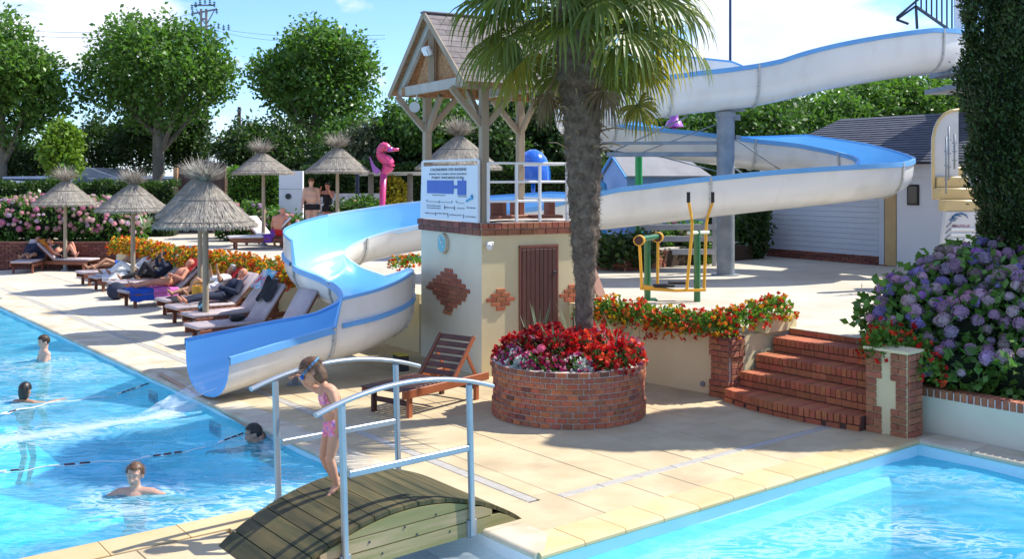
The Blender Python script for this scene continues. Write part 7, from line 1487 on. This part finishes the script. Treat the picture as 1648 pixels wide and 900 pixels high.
    if lower:
        for e in 'LR':
            h_, k_, a_ = J['hi' + e], J['kn' + e], J['an' + e]; tr_ = .082 * s * min(fat, 1.12) * (.88 if child else 1)
            capsule(b, h_, h_.lerp(k_, .45), tr_ * 1.02, tr_ * .88, 14); capsule(b, h_.lerp(k_, .45), k_, tr_ * .88, tr_ * .62, 14); cf = h_ - (a_ + k_) / 2; bk_ = (cf - (a_ - k_).normalized() * cf.dot((a_ - k_).normalized())); bk_ = Vector((0, 0, 0))
            capsule(b, k_, k_.lerp(a_, .32) + bk_, tr_ * .60, tr_ * .66, 14); capsule(b, k_.lerp(a_, .32) + bk_, a_, tr_ * .66, tr_ * .40, 14)
            to = J['to' + e]; fd = (to - a_).normalized(); capsule(b, a_ - fd * .03 * s, a_.lerp(to, .55), .036 * s, .034 * s, 12); capsule(b, a_.lerp(to, .5), to, .036 * s, .022 * s, 12, .6); 
            sdt = fd.cross(Vector((0, 0, 1))); sdt = sdt.normalized() if sdt.length > .1 else Vector((1, 0, 0))
            for q in range(5): p = to + sdt * (q - 2) * .013 * s * (-1 if e == 'L' else 1) - fd * abs(q - 1) * .004 * s; capsule(b, p - fd * .01 * s, p + fd * .016 * s, (.010 - q * .0012) * s, (.008 - q * .001) * s, 6)
    me = remesh(b, 'body', sk, vox, T); piece('body', me, t, T)
    # hair, a displaced cap with strands
    if hair is not None:
        hb_ = MB(); hb_.ball((0, 0, 0), 1, 32, 22); rg_ = random.Random(seed)
        for i, v in enumerate(hb_.v):
            x, y, z = v; n_ = mnoise.noise(Vector(v) * 4 + Vector((seed, 0, 0))) * .5 + mnoise.noise(Vector((x * 16, y * 16, z * 3 + seed))) * .35
            line = -.10 if y > .2 else (-.55 if hk == 'short' else -.9); fr = y > .45 and z < .42; ear = abs(x) > .8 and z < -.05 and y > -.25
            k = (1.085 + .055 * n_) if (z > line and not fr and not ear) else .80
            rz_ = .098 if z > 0 else .105; q = hp(x * .080 * k, -.014 + y * .096 * k, .025 + z * rz_ * k)
            if hk == 'bob' and z < -.1 and y < .35: q += (u * -.07 - f * .01) * hs * (-z) * (1 if k > 1 else 0)
            hb_.v[i] = tuple(q)
        piece('hair', hb_.mesh('hair', hair, True, T.inverted()), t, T)
        # loose strands
        rg2 = np.random.default_rng(seed); m_ = 420 if vox < .008 else 90; Vs = []
        for q in range(m_):
            a = rg2.uniform(0, 6.28); z = rg2.uniform(.0, 1); rr0 = math.sqrt(max(0, 1 - z * z)); x, y = rr0 * math.cos(a), rr0 * math.sin(a)
            if y > .55 and z < .5: continue
            p = hp(x * .088, -.014 + y * .105, .025 + z * .107); tn = (r_ * x + f * y - u * .9 * (1 - z * .6) + Vector(rg2.normal(0, .35, 3))).normalized(); tn = (tn - (r_ * x + f * y + u * z) * .35).normalized(); L_ = (.045 if hk == 'short' else .07) * hs; w_ = tn.cross(r_ * x + f * y + u * z).normalized() * .0022 * hs
            e = p + tn * L_ + (r_ * x + f * y + u * z) * .004; Vs += [p - w_, p + w_, e + w_ * .3, e - w_ * .3]
        V = np.array([tuple(T.inverted() @ v) for v in Vs]); piece('hair_strands', npmesh('hair_strands', V, np.arange(len(V)).reshape(-1, 4), hair), t, T)
    if eyes:
        for x in (-1, 1):
            eb = MB(); eb.ball(hp(x * .031, .0745, .008), (.011 * hs, .006 * hs, .0055 * hs), 10, 8, MH); e_ = piece('eye', eb.mesh('eye', m_eyew, True, T.inverted()), t, T)
            eb = MB(); eb.ball(hp(x * .031, .0800, .008), (.0050 * hs, .0022 * hs, .0050 * hs), 8, 6, MH); piece('iris', eb.mesh('iris', m_iris, True, T.inverted()), e_, T)
            eb = MB(); eb.tube([hp(x * .014, .088, .034), hp(x * .033, .083, .041), hp(x * .050, .068, .034)], [.0016 * hs, .0024 * hs, .001 * hs], 6); piece('eyebrow', eb.mesh('eyebrow', hair or m_brow, True, T.inverted()), t, T)
        eb = MB(); eb.tube([hp(-.022, .079, -.064), hp(0, .0865, -.0645), hp(.022, .079, -.064)], [.002 * hs, .0055 * hs, .002 * hs], 8); piece('mouth', eb.mesh('mouth', m_lip, True, T.inverted()), t, T)
    # clothes cut from the body surface and lifted off it
    nv = len(me.vertices); co = np.zeros(nv * 3, np.float32); me.vertices.foreach_get('co', co); co = co.reshape(-1, 3) + np.array(T.translation); no = np.zeros(nv * 3, np.float32); me.vertices.foreach_get('normal', no); no = no.reshape(-1, 3)
    nf_ = len(me.polygons); lt = np.zeros(nf_, np.int32); me.polygons.foreach_get('loop_total', lt); ls_ = np.zeros(nf_, np.int32); me.polygons.foreach_get('loop_start', ls_); li = np.zeros(len(me.loops), np.int32); me.loops.foreach_get('vertex_index', li)
    for nm, mt, pred, off in clothes:
        msk = pred(co, J); ok = [i for i in range(nf_) if msk[li[ls_[i]:ls_[i] + lt[i]]].all()]
        if not ok: continue
        used = np.unique(np.concatenate([li[ls_[i]:ls_[i] + lt[i]] for i in ok])); mp_ = {int(v): k for k, v in enumerate(used)}; b2 = MB(); b2.v = [tuple(co[v] + no[v] * off) for v in used]; b2.f = [tuple(mp_[int(v)] for v in li[ls_[i]:ls_[i] + lt[i]]) for i in ok]; b2.m = [0] * len(b2.f)
        piece(nm, b2.mesh(nm, mt, True, T.inverted()), t, T)
    return t, hp, MH, hs
m_eyew = mat('eye_white', (.62, .60, .56), None, 2, .25); m_iris = mat('iris_dark', (.03, .02, .015), None, 2, .2); m_lip = mat('lip', (.42, .13, .10), None, 2, .5); m_brow = mat('brow', (.06, .035, .02), None, 2, .8)
h_brown = mat('hair_brown', (.085, .040, .018), (.15, .075, .035), 30, .5, spec=.5); h_black = mat('hair_black', (.012, .009, .007), (.025, .018, .014), 30, .45, spec=.5); h_grey = mat('hair_grey', (.30, .30, .29), (.42, .42, .41), 30, .6); h_dbr = mat('hair_dark_brown', (.035, .018, .010), (.06, .032, .018), 30, .5)
def slab_pred(a, c, lo, hi, rad=None):                        # between two heights along the axis a->c (named joints)
    def f(P, J):
        A, C = np.array(J[a]), np.array(J[c]); d = C - A; L2 = d @ d; s = (P - A) @ d / L2; k = (s > lo) & (s < hi)
        if rad is not None: k &= np.linalg.norm(P - (A + s[:, None] * d), axis=1) < rad
        return k
    return f
def anyp(*fs): return lambda P, J: np.any([f(P, J) for f in fs], axis=0)
def bikini_bottom(rx): return slab_pred('pelvis', 'neck', -.24, .13, rx)
# --- the girl on the footbridge
Yg = 8.45; GJ = dict(head=D(501, 599, Yg + .02), neck=D(521, 621, Yg + .02), chest=D(530, 640, Yg), mid=D(533, 663, Yg), pelvis=D(537, 684, Yg), shL=D(516, 629, Yg + .10), shR=D(534, 632, Yg - .11), elL=D(497, 622, Yg + .14), wrL=D(481, 604, 8.64), elR=D(545, 664, Yg - .16), wrR=D(543, 690, Yg - .12),
    hiL=D(530, 694, Yg + .06), hiR=D(541, 694, Yg - .05), knL=D(520, 735, Yg + .05), anL=D(541, 776, Yg + .07), knR=D(531, 738, Yg - .07), anR=D(543, 784, Yg - .03), toL=D(536, 786, Yg + .04), toR=D(527, 799, Yg - .08), hdL=D(468, 603, 8.60) - D(481, 604, 8.64))
gs = .685; m_bik = mat('bikini_print', (.80, .12, .22), (.75, .40, .50), 34, .8, c3=(.10, .14, .55), s3=28, f3=1, space='O')
def bik_top(P, J):
    A, C = np.array(J['pelvis']), np.array(J['neck']); d = (C - A); Ln = np.linalg.norm(d); d /= Ln; s = (P - A) @ d / Ln; q = np.linalg.norm(P - (A + ((P - A) @ d)[:, None] * d), axis=1); fr = (P - np.array(J['chest'])) @ np.array([-.85, -.45, 0]); return (s > .56) & (s < np.where(fr > .0, .80, .64)) & (q < .105)
girl, hp, MH, hs = person('young girl in a pink bikini and blue goggles leaning over the footbridge rail', GJ, gs, sk_child, .0042, (-.80, -.10, -.58), (-.50, .05, .86), h_brown, 'bob', 1.34, 1.12, .86, [('bikini_bottom', m_bik, bikini_bottom(.115), .003), ('bikini_top', m_bik, bik_top, .003)], curl=(1.0, .5), hn=((0, .25, 1), (.2, -1, 0)), child=True, seed=4)
T = WM[girl.name]; m_gog = mat('goggle_blue', (.015, .12, .50), None, 2, .3); m_gstr = mat('goggle_strap', (.05, .32, .62), None, 2, .4)
gb = MB(); ring = [hp(.083 * math.sin(a), -.012 + .102 * math.cos(a), .018 + .022 * (1 - math.cos(a)) * .9) for a in np.linspace(.72, 2 * math.pi - .72, 26)]; gb.tube(ring, .009 * hs, 6, flat=1.6); piece('goggle_strap', gb.mesh('goggle_strap', m_gstr, True, T.inverted()), girl, T)
for x in (-1, 1):
    gb = MB(); gb.ball(hp(x * .034, .086, .008), (.032 * hs, .016 * hs, .023 * hs), 14, 8, MH); piece('goggle_cup', gb.mesh('goggle_cup', m_gog, True, T.inverted()), girl, T)
    gb = MB(); gb.ball(hp(x * .034, .095, .008), (.025 * hs, .011 * hs, .017 * hs), 12, 8, MH); piece('goggle_lens', gb.mesh('goggle_lens', mat('goggle_lens', (.15, .45, .60), None, 2, .1), True, T.inverted()), girl, T)
gb = MB(); 
for a_, c_ in ((D(524, 648, Yg - .10), D(527, 624, Yg - .07)), (D(518, 646, Yg + .02), D(519, 624, Yg + .08))): gb = MB(); gb.tube([a_, a_.lerp(c_, .5) + Vector((-.02, -.02, 0)), c_], .006, 6); piece('bikini_strap', gb.mesh('bikini_strap', m_bik, True, T.inverted()), girl, T)
for k in range(14):
    gb = MB(); a = 2.1 + k * .155; st_ = hp(.075 * math.sin(a), -.02 + .085 * math.cos(a), -.01); gb.tube([st_, st_ + Vector((.01, .0, -.045)), st_ + Vector((.012 + random.uniform(-.01, .01), random.uniform(-.01, .01), -.09))], [.010, .009, .003], 6); o = piece('hair_lock', gb.mesh('hair_lock', h_brown, True, T.inverted()), girl, T)
# --- swimmers
def stand(head, f, s, Y0, zt, arms, low=True, **k):
    """body hanging straight down from a head"""
    h = Vector(head); fx = Vector((f[0], f[1], 0)).normalized(); sx = Vector((fx.y, -fx.x, 0)); J = dict(head=h, neck=h + Vector((0, 0, -.15)) * s - fx * .02 * s); n = J['neck']; z = Vector((0, 0, 1))
    lean = k.get('lean', Vector((0, 0, 0))); J['pelvis'] = n - z * .52 * s + lean * .5 * s; J['shR'] = n - z * .05 * s + sx * .175 * s; J['shL'] = n - z * .05 * s - sx * .175 * s
    for i, e in enumerate('RL'):
        a = arms[i]; sg = 1 if e == 'R' else -1; J['el' + e] = J['sh' + e] + (sx * sg * a[0] + fx * a[1] + z * a[2]) * s; J['wr' + e] = J['el' + e] + (sx * sg * a[3] + fx * a[4] + z * a[5]) * s
        J['hi' + e] = J['pelvis'] + (sx * sg * .09 - z * .04) * s; J['kn' + e] = J['hi' + e] + (-z * .42 + fx * .1 + lean * .3) * s; J['an' + e] = J['kn' + e] + (-z * .38 - fx * .14 + lean * .3) * s; J['to' + e] = J['an' + e] + (fx * .14 - z * .04) * s
    return J
c = D(70, 551, 17.0); person('boy with short dark hair standing chest deep in the pool farthest from the camera', stand(c, (-.75, -.65), .88, 0, 0, ((.10, .05, -.24, -.05, .20, -.02), (.08, .10, -.22, .02, .22, .03))), .88, sk_pale, .011, (-.72, -.62, -.30), (0, 0, 1), h_dbr, 'short', 1.06, .9, .95, seed=11, curl=(.3, .3), hn=((0, 0, 1), (0, 0, 1)))
c = D(41, 629, 13.9); t_, hp2, _, _ = person('child with black hair seen from behind in the pool wearing a red float vest', stand(c, (.25, .95), .80, 0, 0, ((.16, .12, -.02, .10, .18, .03), (.16, .10, -.06, .08, .16, .0))), .80, sk_tan, .010, (.15, .95, -.2), (0, 0, 1), h_black, 'bob', 1.12, .9, .95, [('float_vest', mat('red_vest', (.45, .06, .08), (.03, .02, .03), 5, .7, lo=.5, hi=.55), slab_pred('pelvis', 'neck', .35, .93, .19), .03)], seed=12, eyes=False, curl=(.3, .3))
c = D(407, 699, 11.75); person('boy with close cropped hair swimming at the pool edge beside the footbridge', {**stand(c, (-.9, -.25), .90, 0, 0, ((.10, .24, -.06, -.05, .22, .02), (.20, -.02, .0, .22, -.02, .08)), lean=Vector((.75, .35, .35))), 'elL': D(424, 700, 12.0), 'wrL': UV(.06, 8.72, .05)}, .90, sk_deep, .010, (-.9, -.28, -.22), (0, 0, 1), h_black, 'short', 1.05, .9, .95, seed=13, curl=(.3, .6))
c = D(217, 765, 9.85); person('freckled child with short brown hair and pink swimsuit facing the camera in the pool', stand(c, (.05, -1), .86, 0, 0, ((.18, .10, -.08, .14, .16, .03), (.24, .06, -.07, .17, .10, .03))), .86, sk_pale, .0075, (.02, -1, -.08), (.05, 0, 1), h_brown, 'short', 1.08, 1.0, 1.0, [('swimsuit', mat('coral_swimsuit', (.80, .10, .16), None, 2, .7), anyp(slab_pred('pelvis', 'neck', -.2, .88, .17)), .004)], seed=14, curl=(.25, .4))
# --- standing couple on the terrace
def upright(px, Yp, zf, hgt, f, arms, **k):
    s = hgt / 1.75; x = (px - 824) / F * Yp; return stand((x, Yp, zf + hgt - .115 * s), f, s, 0, 0, arms), s
J, s = upright(501, 31, 1.02, 1.79, (.35, -.9), ((.06, .02, -.27, .05, .14, -.20), (.06, -.03, -.28, .0, .04, -.25)))
for e in 'LR': J['kn' + e] = J['hi' + e] + Vector((0, -.02, -.45 * s)); J['an' + e] = Vector((J['kn' + e].x, J['kn' + e].y + .04, 1.02 + .09)); J['to' + e] = J['an' + e] + Vector((.05, -.16, -.06))
tm, hp3, _, _ = person('stout bald man in dark swimming briefs standing on the terrace', J, s, sk_pale, .016, (.45, -.75, -.5), (0, 0, 1), mat('hair_sandy', (.20, .09, .05), None, 9, .8), 'short', 1.0, 1.28, 1.08, [('swim_briefs', m_blk, slab_pred('pelvis', 'neck', -.25, .10, .26), .012)], seed=21, eyes=False)
J, s = upright(527, 31.6, 1.02, 1.66, (-.3, -.95), ((.07, .16, -.14, -.10, .06, .24), (.07, .16, -.14, -.10, .06, .24)))
for e in 'LR': J['kn' + e] = J['hi' + e] + Vector((0, -.02, -.44 * s)); J['an' + e] = Vector((J['kn' + e].x, J['kn' + e].y + .04, 1.02 + .09)); J['to' + e] = J['an' + e] + Vector((0, -.16, -.06))
person('woman in a black swimsuit raising both hands to her face beside the bald man', J, s, sk_pink, .016, (-.3, -.95, -.1), (0, 0, 1), h_dbr, 'short', 1.0, 1.18, 1.05, [('swimsuit', m_blk, slab_pred('pelvis', 'neck', -.25, .80, .24), .014)], seed=22, eyes=False)
# --- sunbathers
def lying(i, s=.93, bend=0, arms='belly', side=0, seat=.50, turn=0):
    p, rz, an = LT[i]; Mx = TM(p, rz); sg = {}
    d = Vector((math.cos(an), 0, math.sin(an))); n = Vector((-math.sin(an), 0, math.cos(an))); hg = Vector((1.14, side, .40)) + n * .10
    sx = Vector((0, 1, 0)); L0 = dict(pelvis=Vector((1.03, side, .50)), neck=hg + d * .46 * s, head=hg + d * .63 * s + n * .02, mid=hg + d * .14 * s, chest=hg + d * .32 * s)
    for e, q in (('L', -1), ('R', 1)):
        q = -q; L0['sh' + e] = L0['neck'] - d * .05 + sx * q * .17 * s
        L0['hi' + e] = L0['pelvis'] + Vector((-.06, q * .09, 0)); bz = bend if not isinstance(bend, tuple) else bend[0 if e == 'L' else 1]
        L0['kn' + e] = L0['hi' + e] + Vector((-.42 * math.cos(bz), q * .02, .42 * math.sin(bz) - .03)) * s; kz = L0['kn' + e].z
        dz = kz - .45; dx = math.sqrt(max(.02, (.40 * s) ** 2 - dz * dz)); L0['an' + e] = L0['kn' + e] + Vector((-dx, 0, -dz)); L0['to' + e] = L0['an' + e] + Vector((-.09, 0, .11)) * s
        if arms == 'belly': L0['el' + e] = L0['sh' + e] - d * .24 * s + sx * q * .10 + n * -.02; L0['wr' + e] = L0['mid'] + n * .14 + sx * q * .07 - d * .02
        elif arms == 'read': L0['el' + e] = L0['sh' + e] - d * .20 * s + sx * q * .05 + n * .12; L0['wr' + e] = L0['el' + e] + n * .20 * s + d * .12 - sx * q * .04
        else: L0['el' + e] = L0['sh' + e] - d * .26 * s + sx * q * .08; L0['wr' + e] = L0['el' + e] + Vector((-.20, q * .02, -.06))
    J = {k: Mx @ v for k, v in L0.items()}; R3 = Mx.to_3x3(); return J, R3 @ n, R3 @ d
def shorts(hi=.12, lo=-.3): return slab_pred('pelvis', 'neck', lo, hi, .24)
def leggings(P, J):
    k = np.zeros(len(P), bool)
    for e in 'LR':
        for a, c in (('hi', 'kn'), ('kn', 'an')): k |= slab_pred(a + e, c + e, -.1, .93 if a == 'kn' else 1.2, .16)(P, J)
    return k
def top_p(P, J):
    k = slab_pred('pelvis', 'neck', -.1, .95, .23)(P, J)
    for e in 'LR': k |= slab_pred('sh' + e, 'el' + e, -.2, .8, .10)(P, J)
    return k
def sleeves(P, J):
    k = top_p(P, J)
    for e in 'LR': k |= slab_pred('sh' + e, 'el' + e, -.2, 1.1, .10)(P, J) | slab_pred('el' + e, 'wr' + e, -.1, .9, .10)(P, J)
    return k
m_tee = mat('white_tshirt', (.74, .74, .75), None, 6, .9, .2, 40)
for (i, lb, kw, sk, hr, hk, cl, fc, sd_) in (
    (3, 'lady with grey hair and white top lying by the red towel', dict(bend=(.15, .75), arms='read'), sk_tan, h_grey, 'short', [('top', m_tee, top_p, .014), ('shorts', m_wht, shorts(), .012)], -.35, 31),
    (4, 'bald man without shirt lying on the lounger with the blue towel', dict(bend=.08, arms='belly'), sk_pink, None, 'short', [('shorts', mat('peach_shorts', (.62, .28, .14), None, 6, .9), shorts(), .012)], -.3, 32),
    (5, 'grey haired reader in dark clothes lying beside the bald man', dict(bend=(.1, .9), arms='read'), sk_tan, h_grey, 'short', [('jacket', m_navy, sleeves, .018), ('leggings', m_blk, leggings, .010), ('shorts', m_blk, shorts(), .012)], -.35, 33),
    (6, 'person in white shirt and sun hat lying on the last lounger of the row', dict(bend=(.05, .55), arms='side'), sk_tan, h_grey, 'short', [('shirt', m_tee, sleeves, .016), ('trousers', m_wht, leggings, .012), ('shorts', m_wht, shorts(), .012)], -.3, 34),
    (7, 'pink faced person in dark clothes lying behind the yellow bag', dict(bend=.1, arms='belly'), sk_pink, None, 'short', [('jacket', m_navy, sleeves, .018), ('leggings', m_navy, leggings, .010)], -.3, 35),
    (8, 'tanned person in blue shorts lying at the far end of the lounger row', dict(bend=(.1, .5), arms='side'), sk_tan, h_dbr, 'short', [('shorts', m_bluet, shorts(), .014)], -.3, 38),
    (9, 'person in dark clothes lying on the corner lounger with feet towards the pool', dict(bend=.12, arms='belly'), sk_tan, h_brown, 'short', [('jacket', m_navy, sleeves, .018), ('shorts', m_navy, shorts(), .014)], -.2, 36),
    (10, 'woman in sunglasses and dark bikini top lying by the brick wall with knees up', dict(bend=(.85, 1.1), arms='side'), sk_pink, h_dbr, 'bob', [('bikini_top', mat('dark_green_cloth', (.01, .04, .03), None, 6, .8), slab_pred('pelvis', 'neck', .55, .82, .2), .012), ('bikini_bottom', m_blk, shorts(.08), .01)], -.2, 37)):
    J, n, d = lying(i, **kw); fc_ = (n * .9 + d * fc).normalized(); t_, hq, MHq, hsq = person(lb, J, .93, sk, .014, fc_, d, hr, hk, 1.02, 1.12 if i in (4, 10) else 1.0, 1.0, cl, seed=sd_, eyes=False, curl=(.5, .5), hn=(n, n)); Tq = WM[t_.name]
    if i == 6:
        hbm = MB(); 
        for rr0, z in ((.165, .045), (.16, .055), (.095, .06), (.09, .125), (.05, .15), (.0, .152)): hbm.v += [tuple(hq(rr0 * math.cos(a), -.01 + rr0 * math.sin(a), z)) for a in np.linspace(0, 2 * math.pi, 20, endpoint=False)]
        hbm.f = [(k * 20 + j, k * 20 + (j + 1) % 20, (k + 1) * 20 + (j + 1) % 20, (k + 1) * 20 + j) for k in range(5) for j in range(20)]; hbm.m = [0] * 100; piece('sun_hat', hbm.mesh('sun_hat', m_tee, True, Tq.inverted()), t_, Tq)
    if i == 10:
        gb = MB(); 
        for x in (-1, 1): gb.ball(hq(x * .034, .086, .008), (.030 * hsq, .010 * hsq, .022 * hsq), 10, 6, MHq)
        gb.bar(hq(-.03, .092, .012), hq(.03, .092, .012), .006); piece('sunglasses', gb.mesh('sunglasses', m_black, True, Tq.inverted()), t_, Tq)
    if i == 5:
        bk_ = (J['wrL'] + J['wrR']) / 2 + d * .08; bt = thing('book', 'dark tablet or book held up by the grey haired reader', 'book', bk_); gb = MB(); gb.box(bk_, (.02, .26, .20), frame(n, d), .004); gb.build('cover', m_black, bt)
# seated man in red trunks on the terrace lounger, back to the camera
p10, rz10, an10 = LT[11]; c = (TM(p10, rz10) @ Vector((.85, -.05, .0))); z = ZT + .38
xb = Vector(D(447, 380, c.y)); bp = Vector((xb.x, c.y, z + .10)); sx = Vector((1, 0, 0)); J = dict(pelvis=bp, neck=bp + Vector((.06, .10, .46)), head=bp + Vector((.10, .20, .58)), mid=bp + Vector((0, -.02, .20)), chest=bp + Vector((.03, .03, .34)))
for e, q in (('L', -1), ('R', 1)):
    J['sh' + e] = J['neck'] + sx * q * .18 + Vector((0, 0, -.05)); J['el' + e] = J['sh' + e] + Vector((q * .08, .05, -.27)); J['wr' + e] = J['el' + e] + Vector((-q * .05, .22, -.02)); J['hi' + e] = bp + Vector((q * .09, .05, -.02)); J['kn' + e] = J['hi' + e] + Vector((-.12, .40, .02)); J['an' + e] = J['kn' + e] + Vector((0, .08, -.40)); J['to' + e] = J['an' + e] + Vector((0, .15, -.04))
J['shL'], J['shR'] = J['shL'], J['shR']
person('sunburnt man in red trunks sitting with his back turned on the terrace lounger', J, .95, sk_pink, .014, (.3, .9, -.3), (0, 0, 1), None, 'short', 1.0, 1.15, 1.05, [('trunks', m_red, slab_pred('pelvis', 'neck', -.4, .12, .30), .014)], seed=41, eyes=False, hn=((0, 0, 1), (0, 0, 1)))
